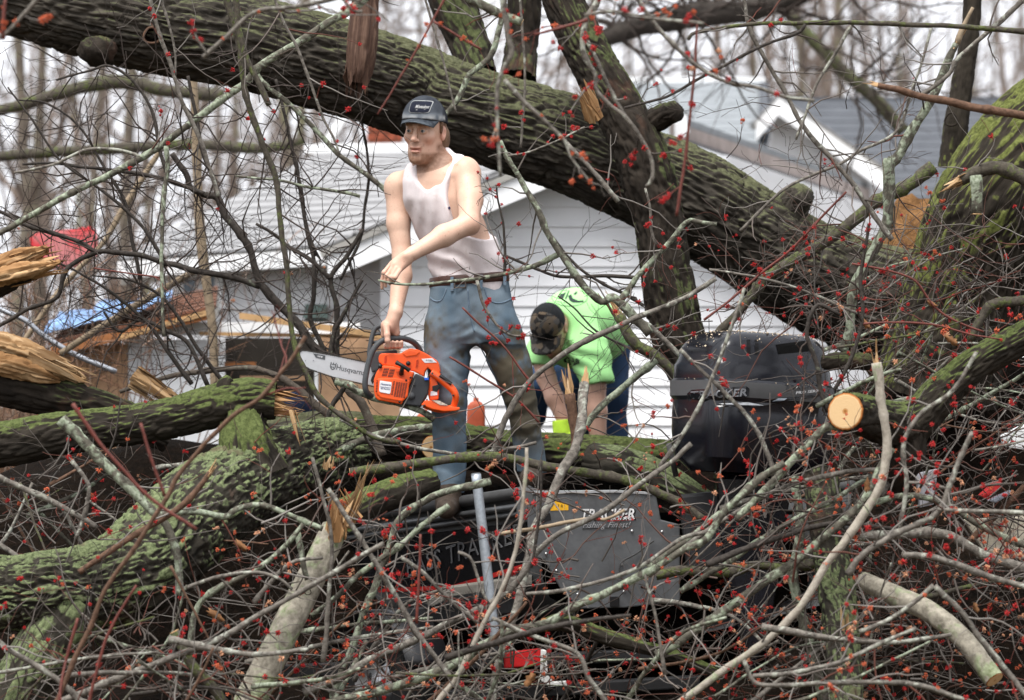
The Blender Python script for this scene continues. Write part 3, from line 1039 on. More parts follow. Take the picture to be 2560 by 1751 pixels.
def cut_face(g, idx, parent, name='cut_end'):
    seg = g['seg']
    ring = g['V'].reshape(g['n'], seg, 3)[idx]
    c = ring.mean(0)
    rad = np.linalg.norm(ring - c, axis=1)
    w = max(3, seg // 9)
    sm_ = np.convolve(np.concatenate([rad[-w:], rad, rad[:w]]), np.ones(2 * w + 1) / (2 * w + 1), 'valid')
    ring = c + (ring - c) * ((sm_ * .8 + rad * .2) / rad)[:, None]
    dirn = g['t'][idx] * (1 if idx else -1)
    V, cf = [], []
    rr = [0, .1, .3, .55, .8, .93, 1.0]
    th = np.arange(seg) / seg * 2 * np.pi
    for r in rr:
        V.append(c + (ring - c) * r + dirn * (.003 if r < 1 else -.002))
        cf.append(np.stack([np.full(seg, r), np.cos(th) * r, np.sin(th) * r], 1))
    V, cf = np.concatenate(V), np.concatenate(cf)
    i = np.arange(len(rr) - 1)[:, None] * seg
    j = np.arange(seg)[None]
    k = (j + 1) % seg
    Q = np.stack([i + j, i + k, i + seg + k, i + seg + j], -1).reshape(-1, 4)
    mk(name, V, Q, None, M['cut'], parent, None, True, dict(cf=cf))


def shards(c, ax, R, L, n, seed, back=.3, wid=.16):
    """Torn wood fibres: long uneven wedges standing along ax round c."""
    rng = np.random.default_rng(seed)
    ax = np.asarray(ax, float) / np.linalg.norm(ax)
    u = np.cross(ax, (0, 0, 1.0) if abs(ax[2]) < .9 else (1.0, 0, 0))
    u /= np.linalg.norm(u)
    v = np.cross(ax, u)
    mb = MB()
    nc = max(6, int(n * .5))
    for k in range(nc + n // 3):
        fine = k >= nc
        r, a = R * math.sqrt(rng.uniform(0, 1)) * .85, rng.uniform(0, 6.283)
        b = c + (u * math.cos(a) + v * math.sin(a)) * r
        w1, w2 = (R * wid * rng.uniform(.8, 2.9), R * wid * rng.uniform(.25, .8)) if not fine else (R * wid * rng.uniform(.12, .4), R * wid * rng.uniform(.1, .22))
        l = L * rng.uniform(.10, 1.0) ** 1.3
        rot = a + rng.normal(0, .3)
        e1 = u * math.cos(rot + 1.57) + v * math.sin(rot + 1.57)
        e2 = u * math.cos(rot) + v * math.sin(rot)
        nr = 6
        b0 = b - ax * L * back
        bow = e2 * rng.normal(0, .10) * l + e1 * rng.normal(0, .10) * l
        sk = rng.normal(0, .5)
        rows, bks = [], []
        for q in range(nr):
            t = q / (nr - 1)
            m_ = b0 + (b + ax * l - b0) * t + bow * t * t
            f = (1 - t ** 2.2) * (1 + .34 * rng.normal()) if q < nr - 1 else .06
            f = max(f, .05)
            w, h = w1 * f, w2 * max(1 - t, .12)
            sh = e1 * w1 * sk * t
            rows += [m_ + sh - e1 * w - e2 * h, m_ + sh + e1 * w - e2 * h * .6 + ax * l * .05 * rng.normal(), m_ + sh + e1 * w * .8 + e2 * h, m_ + sh - e1 * w * .9 + e2 * h * .8]
        ps = np.array(rows)
        Q = []
        for q in range(nr - 1):
            for z in range(4):
                Q.append([q * 4 + z, q * 4 + (z + 1) % 4, q * 4 + 4 + (z + 1) % 4, q * 4 + 4 + z])
        Q += [[3, 2, 1, 0], [nr * 4 - 4, nr * 4 - 3, nr * 4 - 2, nr * 4 - 1]]
        bk = np.stack([(ps - c) @ u, (ps - c) @ v, (ps - c) @ ax], 1) + rng.uniform(0, 1, 3)
        mb.add(ps, Q, bk=bk)
    return mb


def splinters(g, idx, parent, L=None, n=46, mat='wood_split', name='splintered_end', seed=3):
    R = g['R'][idx]
    dirn = g['t'][idx] * (1 if idx else -1)
    mb = shards(g['pts'][idx], dirn, R, L or R * 2.2, n, seed)
    return mb.build(name, M[mat], parent, smooth=False)


def disc_hole(c, nrm, R, parent, name, mat):
    nrm = np.asarray(nrm, float) / np.linalg.norm(nrm)
    u = np.cross(nrm, (0, 0, 1.0))
    u /= np.linalg.norm(u)
    v = np.cross(nrm, u)
    th = np.linspace(0, 2 * np.pi, 25)
    ring = c + R * (np.cos(th)[:, None] * u + np.sin(th)[:, None] * v) * (1 + .08 * np.sin(3 * th))[:, None]
    V, Q, T = tube(ring, R * .16, 6, False)
    return mk(name, V, Q, T, mat, parent)


def fallen_tree():
    root = empty('fallen_tree', P(2330, 1000, 16.8) * (1, 1, 0))
    tr = [(-140, -60, 100, 15.7), (0, -28, 110, 15.7), (200, 22, 118, 15.7), (400, 66, 122, 15.75), (600, 104, 120, 15.8), (850, 168, 120, 15.9), (1040, 230, 118, 16.0), (1163, 276, 116, 16.0), (1400, 352, 122, 16.1), (1550, 420, 120, 16.15), (1700, 486, 126, 16.2), (1870, 590, 128, 16.3), (2000, 672, 134, 16.4), (2150, 745, 145, 16.5), (2320, 800, 165, 16.6)]
    o, g = log_part('trunk', tr, M['bark_furrow'], root, step=.0082, depth=.021, cell=.027, along=.125, lump=.05, seed=1)
    V = g['V'].reshape(g['n'], g['seg'], 3)
    # burl under the trunk
    c = P(245, 128, 15.45)
    lb = MB()
    th, ph = np.meshgrid(np.linspace(0, 2 * np.pi, 40, endpoint=False), np.linspace(.05, np.pi - .05, 22))
    D = np.stack([np.sin(ph) * np.cos(th), np.sin(ph) * np.sin(th), np.cos(ph)], -1)
    rr = 1 + .22 * fbm(D * 2.6, 3) + .10 * fbm(D * 9, 2)
    Vb = c + D * rr[..., None] * np.array((.085, .09, .07))
    i, j = np.meshgrid(np.arange(21), np.arange(40), indexing='ij')
    Qb = np.stack([i * 40 + j, i * 40 + (j + 1) % 40, (i + 1) * 40 + (j + 1) % 40, (i + 1) * 40 + j], -1).reshape(-1, 4)
    mk('burl', Vb.reshape(-1, 3), Qb, None, M['bark_dark'], root, attrs=dict(bk=(D * .1).reshape(-1, 3), rg=np.full(Vb.size // 3, .5)))
    # knot hole
    hc = P(379, 90, 15.515)
    disc_hole(hc, (0.05, -1, -.1), .036, root, 'knot_rim', M['brown'])
    hd = MB()
    th = np.linspace(0, 2 * np.pi, 24, endpoint=False)
    ring = np.stack([np.cos(th) * .034, np.zeros(24), np.sin(th) * .034], 1)
    Vh = np.vstack([hc + ring + (0, -.002, 0), hc + ring * .7 + (0, .03, 0), [hc + (0, .05, 0)]])
    Qh = np.array([[a, (a + 1) % 24, 24 + (a + 1) % 24, 24 + a] for a in range(24)])
    Th = np.array([[24 + a, 24 + (a + 1) % 24, 48] for a in range(24)])
    mk('knot_hole', Vh, Qh, Th, plain('knot_dark', (.006, .004, .003), 1, 0, .2), root)
    # big limb rising to the right of the man and passing in front of the trunk
    limb = [(1385, -60, 50, 15.75), (1410, 10, 52, 15.7), (1448, 90, 55, 15.65), (1490, 170, 57, 15.6), (1542, 262, 62, 15.55), (1592, 360, 66, 15.5), (1622, 450, 72, 15.5), (1645, 540, 66, 15.5), (1660, 640, 66, 15.5), (1676, 750, 70, 15.5), (1700, 860, 68, 15.5), (1745, 960, 58, 15.5), (1800, 1060, 50, 15.5)]
    log_part('limb', limb, M['bark_dark'], root, step=.0085, depth=.015, cell=.026, along=.12, lump=.09, seed=2)
    # torn collar where a side branch broke off
    mb = shards(P(1478, 272, 15.35), np.array((-.25, -.35, .6)), .055, .16, 26, 9)
    mb.build('torn_wood', M['wood_split'], root, smooth=False)
    log_part('stub', [(1640, 300, 34, 15.5), (1668, 285, 30, 15.45), (1690, 278, 27, 15.4)], M['bark_dark'], root, ('round', 'round'), step=.008, seed=4, depth=.008, cell=.02, along=.06)
    # two limbs leaving the top behind
    log_part('limb', [(1110, -60, 62, 16.4), (1140, 30, 58, 16.35), (1172, 110, 52, 16.3), (1195, 190, 48, 16.2)], M['bark_dark'], root, step=.012, depth=.012, seed=5)
    log_part('limb', [(1312, -60, 44, 16.4), (1310, 30, 43, 16.4), (1303, 120, 42, 16.4), (1295, 200, 45, 16.3)], M['bark_dark'], root, step=.012, depth=.012, seed=6)
    # broken weathered stub hanging at the top
    gv = log_part('broken_stub', [(918, -70, 30, 15.45), (912, 20, 36, 15.45), (906, 100, 40, 15.45), (900, 170, 36, 15.45), (896, 205, 28, 15.46)], M['wood_old'], root, step=.01, depth=.012, cell=.02, along=.3, seed=7, lump=.12)[1]
    shards(P(896, 195, 15.45), np.array((-.03, -.02, -1)), .065, .12, 30, 5, .5).build('stub_splinters', M['wood_old'], root, smooth=False)
    # moulded knob on the lower trunk
    log_part('stub', [(1960, 560, 55, 16.3), (1985, 510, 44, 16.25), (2005, 480, 36, 16.2)], M['bark_furrow'], root, (None, 'round'), step=.01, seed=8, depth=.012)
    # root plate with soil at the right end
    rng = np.random.default_rng(3)
    for k, (a, b, r0) in enumerate([((2330, 800), (2620, 1010), 70), ((2380, 760), (2700, 760), 80), ((2320, 820), (2430, 1080), 60)]):
        log_part('root', [(a[0], a[1], r0 * 1.6, 16.6), ((a[0] + b[0]) / 2, (a[1] + b[1]) / 2 + 20, r0, 16.8), (b[0], b[1], r0 * .6, 17.0)], M['bark_bright_moss'], root, step=.02, seed=20 + k, depth=.012)
    n = 60
    th, ph = np.meshgrid(np.linspace(0, 2 * np.pi, n, endpoint=False), np.linspace(0, np.pi, 40))
    D = np.stack([np.sin(ph) * np.cos(th), np.sin(ph) * np.sin(th), np.cos(ph)], -1)
    rr = 1 + .25 * fbm(D * 3, 4) + .08 * fbm(D * 14, 2)
    c = P(2330, 770, 17.4)
    Vs = c + D * rr[..., None] * np.array((.40, .34, .55))
    i, j = np.meshgrid(np.arange(39), np.arange(n), indexing='ij')
    Qs = np.stack([i * n + j, i * n + (j + 1) % n, (i + 1) * n + (j + 1) % n, (i + 1) * n + j], -1).reshape(-1, 4)
    t = NT('root_soil', .95, .05)
    f = t.noise(t.coord(), 14, 6, .7)
    t.color(t.ramp(f, [(.3, (.07, .035, .015)), (.55, (.20, .105, .045)), (.75, (.34, .19, .085))]))
    t.bump(f, 1.0, .05)
    mk('root_soil', Vs.reshape(-1, 3), Qs, None, t.m, root)
    tag(root, 'huge dark furrowed trunk of the fallen tree running behind the man, with its limbs', 'tree')
    # second mossy stem at the right edge
    r2 = empty('leaning_tree', P(2400, 1000, 15.8) * (1, 1, 0))
    log_part('trunk', [(2340, 980, 165, 15.9), (2372, 850, 160, 15.85), (2410, 720, 158, 15.8), (2455, 600, 165, 15.75), (2530, 480, 178, 15.7), (2640, 370, 180, 15.7), (2780, 280, 175, 15.7)], M['bark_bright_moss'], r2, step=.0095, depth=.016, cell=.035, along=.11, lump=.10, seed=9)
    tag(r2, 'thick bright mossy trunk leaning in from the right edge', 'tree trunk')
    # slim upright mossy stem
    r3 = empty('slim_tree', P(2360, 1000, 16.2) * (1, 1, 0))
    log_part('trunk', [(2432, -60, 22, 16.2), (2428, 60, 24, 16.2), (2412, 170, 27, 16.2), (2398, 260, 29, 16.2), (2388, 330, 32, 16.2), (2378, 420, 34, 16.2)], M['bark_bright_moss'], r3, step=.01, depth=.005, cell=.02, along=.06, seed=10)
    disc_hole(P(2378, 300, 16.13), (-.3, -1, 0), .03, r3, 'knot_rim', M['bark_dark'])
    tag(r3, 'slim upright mossy stem with a knot hole above the mossy trunk', 'tree')


fallen_tree()


def loose_logs():
    # mossy log at left
    o, g = log_part('mossy_log', [(-120, 1120, 56, 14.3), (0, 1112, 58, 14.3), (151, 1085, 56, 14.3), (321, 1064, 53, 14.3), (434, 1044, 54, 14.3), (547, 1014, 58, 14.3), (630, 1000, 58, 14.3), (690, 1002, 50, 14.3)], M['bark_moss'], None, (None, None), step=.008, depth=.011, cell=.024, along=.09, lump=.09, seed=30, origin=P(300, 1120, 14.3))
    shards(P(682, 1004, 14.3), np.array((.97, -.1, -.12)), .075, .15, 40, 11, .5).build('splintered_end', M['wood_split'], o, smooth=False)
    shards(P(735, 1048, 14.25), np.array((.25, -.1, -1)), .022, .12, 9, 12, .3).build('torn_strip', M['wood_fresh'], o, smooth=False)
    log_part('knob', [(560, 985, 26, 14.28), (566, 958, 22, 14.27), (570, 945, 14, 14.26)], M['bark_moss'], o, (None, 'round'), step=.008, depth=.006, seed=31)
    log_part('knob', [(478, 1010, 20, 14.28), (470, 990, 14, 14.27)], M['bark_moss'], o, (None, 'round'), step=.008, depth=.006, seed=32)
    tag(o, 'level mossy green log with a torn yellow end at the left edge', 'log')
    # big trunk sweeping down to the lower left
    o, g = log_part('fallen_log', [(-160, 1480, 98, 13.5), (0, 1486, 100, 13.5), (110, 1478, 108, 13.5), (210, 1468, 112, 13.55), (330, 1430, 122, 13.65), (420, 1350, 128, 13.8), (520, 1265, 122, 14.0), (640, 1195, 112, 14.3), (760, 1150, 96, 14.6), (860, 1125, 78, 14.9)], M['bark_lichen'], None, (None, 'round'), step=.008, depth=.019, cell=.024, along=.055, lump=.15, seed=33, origin=P(300, 1560, 13.6))
    log_part('root_limb', [(190, 1510, 84, 13.5), (120, 1610, 78, 13.45), (50, 1720, 76, 13.4), (0, 1820, 78, 13.4)], M['bark_lichen'], o, step=.01, depth=.011, seed=34)
    log_part('upper_limb', [(640, 1195, 85, 14.2), (618, 1130, 72, 14.2), (610, 1075, 62, 14.25), (600, 1030, 52, 14.3)], M['bark_moss'], o, (None, 'round'), step=.009, depth=.013, seed=35)
    shards(P(818, 1160, 14.2), np.array((.2, -.3, .9)), .03, .06, 12, 15).build('torn_wood', M['wood_fresh'], o, smooth=False)
    tag(o, 'massive trunk crusted with green lichen sweeping to the lower left corner', 'tree trunk')
    # log running behind the legs
    o, g = log_part('log', [(800, 1112, 62, 15.7), (930, 1098, 58, 15.75), (1080, 1104, 60, 15.8), (1260, 1130, 56, 15.85), (1450, 1140, 55, 15.9), (1700, 1156, 56, 15.9)], M['bark_moss'], None, (None, None), step=.009, depth=.013, cell=.026, along=.11, seed=36, origin=P(1200, 1160, 15.8))
    c = log_part('cut_stub', [(1100, 1118, 30, 15.5), (1078, 1120, 32, 15.42)], M['bark_moss'], o, (None, 'cut'), step=.008, seed=37)
    tag(o, 'mossy log lying level behind the legs of the man in jeans', 'log')
    o, g = log_part('log', [(640, 1105, 50, 15.9), (760, 1085, 55, 15.9), (900, 1080, 50, 15.9), (1010, 1110, 46, 15.9)], M['bark_furrow'], None, (None, None), step=.01, depth=.012, seed=38, origin=P(800, 1120, 15.9))
    tag(o, 'furrowed brown log under the chainsaw behind the torn log end', 'log')
    # broken log with split pale wood at left
    o, g = log_part('broken_log', [(-140, 930, 58, 15.0), (0, 962, 56, 15.0), (110, 985, 54, 15.0), (220, 1015, 50, 15.0), (330, 1055, 46, 15.05), (420, 1090, 44, 15.1)], M['bark_dark'], None, (None, None), step=.009, depth=.013, seed=39, origin=P(150, 1020, 15))
    log_part('split_wood', [(-120, 852, 30, 14.95), (-20, 862, 36, 14.95), (50, 882, 38, 14.95), (110, 908, 34, 14.96), (165, 932, 25, 14.97), (212, 952, 8, 14.98)], M['wood_fresh'], o, (None, 'round'), step=.008, depth=.030, cell=.010, along=.22, lump=.34, seed=61)
    log_part('split_wood', [(-120, 880, 26, 14.9), (0, 908, 30, 14.9), (90, 934, 24, 14.91), (150, 952, 8, 14.93)], M['wood_split'], o, (None, 'round'), step=.008, depth=.026, cell=.010, along=.2, lump=.34, seed=62)
    shards(P(140, 915, 14.93), np.array((.92, -.1, -.36)), .06, .20, 40, 18, .6, .16).build('torn_fibres', M['wood_fresh'], o, smooth=False)
    tag(o, 'broken dark log with fresh pale split wood at the left edge', 'log')
    # short broken log above it
    o, g = log_part('broken_log', [(-150, 760, 54, 14.6), (-60, 722, 50, 14.6), (20, 686, 46, 14.6), (80, 664, 40, 14.6)], M['bark_dark'], None, (None, None), step=.009, depth=.012, seed=40, origin=P(-20, 740, 14.6))
    shards(P(62, 672, 14.58), np.array((.93, -.1, .22)), .075, .19, 60, 19, .8, .14).build('splintered_end', M['wood_split'], o, smooth=False)
    log_part('split_wood', [(-100, 716, 26, 14.55), (0, 672, 30, 14.55), (70, 640, 24, 14.55), (120, 622, 7, 14.55)], M['wood_split'], o, (None, 'round'), step=.008, depth=.026, cell=.009, along=.2, lump=.34, seed=63)
    log_part('split_wood', [(-60, 712, 22, 14.5), (40, 684, 24, 14.5), (105, 668, 16, 14.5), (150, 656, 5, 14.5)], M['wood_split'], o, (None, 'round'), step=.008, depth=.024, cell=.009, along=.2, lump=.34, seed=64)
    tag(o, 'dark broken log end with ragged splinters pointing right beside the red panel', 'log')
    # pale torn chunk between logs
    o = shards(P(372, 965, 15.2), np.array((.85, -.1, -.5)), .06, .2, 34, 21, .4, .18).build('torn_wood_chunk', M['wood_fresh'], None, origin=P(400, 990, 15.2), smooth=False)
    tag(o, 'pale torn chunk of wood sticking up behind the mossy log', 'wood')
    # cut limb at right with pale sawn face
    o, g = log_part('sawn_limb', [(2114, 1028, 50, 13.05), (2150, 1036, 52, 13.2), (2210, 1058, 58, 13.4), (2262, 1064, 62, 13.5), (2310, 1030, 54, 13.5), (2372, 965, 47, 13.5), (2450, 905, 44, 13.5), (2560, 845, 42, 13.5), (2680, 790, 40, 13.5)], M['bark_moss'], None, ('cut', None), step=.0075, depth=.011, cell=.022, along=.1, lump=.06, seed=41, origin=P(2260, 1120, 13.4))
    log_part('lower_limb', [(2262, 1070, 55, 13.5), (2262, 1140, 52, 13.5), (2230, 1210, 46, 13.6)], M['bark_dark'], o, step=.01, seed=42)
    tag(o, 'dark mossy limb with a round pale sawn face beside the outboard motor', 'limb')
    # upright lichen log lower right
    o, g = log_part('lichen_log', [(2050, 1180, 44, 13.5), (2062, 1270, 45, 13.45), (2078, 1380, 47, 13.4), (2092, 1480, 48, 13.3), (2104, 1600, 46, 13.2), (2116, 1790, 46, 13.1)], M['bark_lichen'], None, ('round', None), step=.008, depth=.008, cell=.02, along=.05, lump=.08, seed=43, origin=P(2105, 1751, 13.2))
    shards(P(2108, 1560, 13.0), np.array((-.1, -.25, .9)), .03, .08, 10, 23).build('torn_wood', M['wood_fresh'], o, smooth=False)
    tag(o, 'upright pale green lichen log at lower right', 'log')
    o, g = log_part('sawn_log', [(2156, 1452, 24, 13.2), (2230, 1486, 27, 13.1), (2324, 1530, 27, 13.0), (2410, 1600, 26, 12.9), (2486, 1700, 26, 12.8)], M['bark_pale'], None, ('round', 'cut'), step=.008, depth=.002, seed=44, lump=.05, origin=P(2400, 1700, 12.9))
    tag(o, 'pale smooth log with a sawn end at the lower right corner', 'log')
    # pale smooth log lower centre with splintered top
    o, g = log_part('pale_log', [(838, 1322, 34, 13.3), (800, 1400, 35, 13.25), (750, 1500, 37, 13.2), (690, 1620, 38, 13.1), (640, 1720, 40, 13.05), (590, 1830, 40, 13.0)], M['bark_pale'], None, (None, None), step=.008, depth=.002, lump=.05, seed=45, origin=P(640, 1751, 13.1))
    shards(P(842, 1308, 13.25), np.array((.08, -.25, .9)), .05, .13, 30, 25, .5, .2).build('splintered_end', M['wood_split'], o, smooth=False)
    for sx, sy in ((770, 1480), (700, 1640)):
        disc_hole(P(sx, sy, 13.12), (-.2, -1, .2), .012, o, 'branch_scar', M['bark_dark'])
    tag(o, 'pale smooth log slanting down left from a splintered break in front of the boat', 'log')
    o, g = log_part('mossy_log', [(858, 1290, 44, 13.8), (920, 1258, 42, 13.9), (1000, 1228, 40, 14.0), (1080, 1206, 36, 14.1)], M['bark_moss'], None, (None, 'round'), step=.009, depth=.006, seed=46, origin=P(960, 1270, 13.9))
    shards(P(858, 1278, 13.7), np.array((-.45, -.3, .75)), .055, .12, 26, 26, .5, .2).build('splintered_end', M['wood_split'], o, smooth=False)
    shards(P(882, 1268, 13.65), np.array((.5, -.2, 1.0)), .03, .24, 7, 27, .3, .2).build('torn_strip', M['wood_fresh'], o, smooth=False)
    tag(o, 'short mossy log with a splintered end under the left boot', 'log')
    o, g = log_part('sawn_limb', [(1362, 1562, 20, 13.25), (1400, 1556, 22, 13.3), (1450, 1570, 22, 13.4), (1531, 1598, 20, 13.4), (1606, 1618, 18, 13.4), (1712, 1650, 17, 13.4), (1800, 1690, 15, 13.4)], M['bark_moss'], None, ('cut', None), step=.008, depth=.005, cell=.015, seed=47, origin=P(1550, 1640, 13.4))
    tag(o, 'mossy limb with a small sawn face below the grey boat panel', 'limb')
    o, g = log_part('short_log', [(2060, 906, 20, 14.0), (2110, 902, 24, 13.95), (2172, 905, 22, 13.9)], M['bark_dark'], None, ('round', 'round'), step=.008, depth=.006, cell=.015, along=.04, seed=48, origin=P(2110, 930, 14))
    tag(o, 'short knobbly mossy log wedged above the sawn face', 'log')
    o, g = log_part('mossy_log', [(1480, 1150, 46, 14.9), (1560, 1165, 48, 14.8), (1650, 1195, 44, 14.7), (1760, 1260, 36, 14.6)], M['bark_lichen'], None, ('round', None), step=.009, depth=.008, seed=49, origin=P(1600, 1210, 14.8))
    tag(o, 'mossy log sloping down to the right under the outboard motor', 'log')


loose_logs()
# ------------------------------------------------------------------ implicit surfaces for bodies and clothes
class Field:
    def __init__(self, lo, hi, h):
        self.lo, self.h = np.asarray(lo, float), h
        self.n = np.ceil((np.asarray(hi, float) - self.lo) / h).astype(int) + 1
        self.D = np.full(self.n, 0.08, np.float32)

    def sub(self, lo, hi):
        a = np.clip(np.floor((np.asarray(lo) - self.lo) / self.h).astype(int), 0, self.n - 1)
        b = np.clip(np.ceil((np.asarray(hi) - self.lo) / self.h).astype(int) + 1, 1, self.n)
        sl = tuple(slice(x, y) for x, y in zip(a, b))
        g = np.meshgrid(*[self.lo[k] + self.h * np.arange(a[k], b[k]) for k in range(3)], indexing='ij')
        return sl, np.stack(g, -1)

    def put(self, lo, hi, fn, k=0.02, op='u', pad=0.07):
        sl, p = self.sub(np.asarray(lo) - pad, np.asarray(hi) + pad)
        if p.size == 0:
            return
        d = fn(p).astype(np.float32)
        D = self.D[sl]
        if op == 'u':
            h = np.clip(.5 + .5 * (d - D) / k, 0, 1)
            self.D[sl] = d + (D - d) * h - k * h * (1 - h)
        elif op == 's':
            d = -d
            h = np.clip(.5 - .5 * (d - D) / k, 0, 1)
            self.D[sl] = d + (D - d) * h + k * h * (1 - h)
        elif op == 'i':
            h = np.clip(.5 - .5 * (d - D) / k, 0, 1)
            self.D[sl] = d + (D - d) * h + k * h * (1 - h)

    def cone(self, a, b, ra, rb, k=0.02, op='u'):
        a, b = np.asarray(a, float), np.asarray(b, float)
        ba = b - a
        L2 = ba @ ba + 1e-12

        def fn(p):
            t = np.clip(((p - a) @ ba) / L2, 0, 1)
            return np.linalg.norm(p - a - t[..., None] * ba, axis=-1) - (ra + (rb - ra) * t)
        r = max(ra, rb)
        self.put(np.minimum(a, b) - r, np.maximum(a, b) + r, fn, k, op)

    def chain(self, pts, rad, k=0.012):
        for i in range(len(pts) - 1):
            self.cone(pts[i], pts[i + 1], rad[i], rad[i + 1], k)

    def ell(self, c, rad, R=None, k=0.02, op='u'):
        c, rad = np.asarray(c, float), np.asarray(rad, float)
        R = np.eye(3) if R is None else np.asarray(R)       # rows are the axes

        def fn(p):
            q = (p - c) @ R.T
            k0 = np.linalg.norm(q / rad, axis=-1)
            k1 = np.linalg.norm(q / rad ** 2, axis=-1) + 1e-9
            return k0 * (k0 - 1) / k1
        e = np.abs(R.T) @ rad
        self.put(c - e, c + e, fn, k, op)

    def loft(self, tab, yaw, k=0.02, op='u', grow_=0.0, capk=0.01):
        """tab rows: centre x, y, z, half width, half depth; sorted by z; yaw turns the ellipse."""
        t = np.asarray(sorted(map(tuple, tab), key=lambda r: r[2]))
        z = t[:, 2]
        cs, sn = math.cos(yaw), math.sin(yaw)
        zs = np.linspace(z[0], z[-1], 80)
        # smooth the profile
        ip = [np.interp(zs, z, t[:, c]) for c in (0, 1, 3, 4)]
        ker = np.array([1, 2, 3, 2, 1]) / 9
        ip = [np.convolve(np.pad(v, 2, mode='edge'), ker, 'valid') for v in ip]

        def fn(p):
            pz = p[..., 2]
            cx, cy, a, b = (np.interp(pz, zs, v) for v in ip)
            a, b = a + grow_, b + grow_
            dx, dy = p[..., 0] - cx, p[..., 1] - cy
            u, v = dx * cs + dy * sn, -dx * sn + dy * cs
            k0 = np.sqrt((u / a) ** 2 + (v / b) ** 2)
            k1 = np.sqrt((u / a ** 2) ** 2 + (v / b ** 2) ** 2) + 1e-9
            d = k0 * (k0 - 1) / k1
            return np.maximum(np.maximum(d, pz - z[-1] - grow_), z[0] - pz - grow_)
        m = np.maximum(t[:, 3], t[:, 4]).max() + grow_
        lo = np.array((t[:, 0].min() - m, t[:, 1].min() - m, z[0]))
        hi = np.array((t[:, 0].max() + m, t[:, 1].max() + m, z[-1]))
        self.put(lo, hi, fn, k, op)

    def wrinkle(self, fn):
        act = np.abs(self.D) < 0.03
        idx = np.nonzero(act)
        p = self.lo + self.h * np.stack(idx, -1)
        self.D[idx] += fn(p).astype(np.float32)

    def mesh(self, relax=1):
        D = self.D
        S = D < 0
        c = [S[i:S.shape[0] - 1 + i, j:S.shape[1] - 1 + j, k:S.shape[2] - 1 + k] for i in (0, 1) for j in (0, 1) for k in (0, 1)]
        al = c[0].copy()
        an = c[0].copy()
        for x in c[1:]:
            al &= x
            an |= x
        act = an & ~al
        idx = np.stack(np.nonzero(act), -1)
        ids = np.full(act.shape, -1, np.int64)
        ids[tuple(idx.T)] = np.arange(len(idx))
        cd = np.array([(i, j, k) for i in (0, 1) for j in (0, 1) for k in (0, 1)])
        val = np.stack([D[tuple((idx + o).T)] for o in cd], 1).astype(float)
        acc = np.zeros((len(idx), 3))
        cnt = np.zeros(len(idx))
        for a in range(8):
            for b in range(a + 1, 8):
                if np.abs(cd[a] - cd[b]).sum() != 1:
                    continue
                m = (val[:, a] < 0) != (val[:, b] < 0)
                t = val[m, a] / (val[m, a] - val[m, b])
                acc[m] += cd[a] + t[:, None] * (cd[b] - cd[a])
                cnt[m] += 1
        V = self.lo + self.h * (idx + acc / np.maximum(cnt, 1)[:, None])
        Q = []
        for ax in range(3):
            o1, o2 = [k for k in range(3) if k != ax]
            sa = [slice(None)] * 3
            sb = [slice(None)] * 3
            sa[ax], sb[ax] = slice(0, -1), slice(1, None)
            A, B = S[tuple(sa)], S[tuple(sb)]
            ch = A != B
            e = np.stack(np.nonzero(ch), -1)
            e = e[(e[:, o1] > 0) & (e[:, o2] > 0) & (e[:, o1] < S.shape[o1] - 1) & (e[:, o2] < S.shape[o2] - 1)]
            ins = A[tuple(e.T)]
            def g(d1, d2):
                q = e.copy()
                q[:, o1] -= d1
                q[:, o2] -= d2
                return ids[tuple(q.T)]
            qd = np.stack([g(1, 1), g(0, 1), g(0, 0), g(1, 0)], 1)
            flip = ins if ax != 1 else ~ins
            qd[~flip] = qd[~flip][:, ::-1]
            Q.append(qd)
        Q = np.concatenate(Q)
        Q = Q[(Q >= 0).all(1)]
        for _ in range(relax):
            s = np.zeros_like(V)
            n = np.zeros(len(V))
            for a in range(4):
                b = (a + 1) % 4
                np.add.at(s, Q[:, a], V[Q[:, b]])
                np.add.at(n, Q[:, a], 1)
                np.add.at(s, Q[:, b], V[Q[:, a]])
                np.add.at(n, Q[:, b], 1)
            V = V * .5 + .5 * s / np.maximum(n, 1)[:, None]
        return V, Q


def attr_mat(name, rough=0.6, spec=0.3, fine=0.12, scale=90, bump=0.15, sss=0.0, bdist=0.002):
    t = NT(name, rough, spec)
    c = t.n('ShaderNodeAttribute', attribute_name='Col').outputs['Color']
    f = t.noise(t.coord(), scale, 4, .65)
    k = t.ramp(f, [(.25, (1 - fine,) * 3), (.75, (1 + fine,) * 3)])
    t.color(t.mix(1.0, c, k, 'MULTIPLY'))
    t.bump(f, bump, bdist)
    if sss:
        t.b.inputs['Subsurface Weight'].default_value = sss
        t.b.inputs['Subsurface Radius'].default_value = (.012, .004, .002)
        t.b.inputs['Subsurface Scale'].default_value = 1.0
    return t.m


def col4(c):
    c = np.asarray(c, float)
    return np.concatenate([c, np.ones((len(c), 1))], 1)


def mixc(a, b, f):
    return a * (1 - f[:, None]) + np.asarray(b, float) * f[:, None]


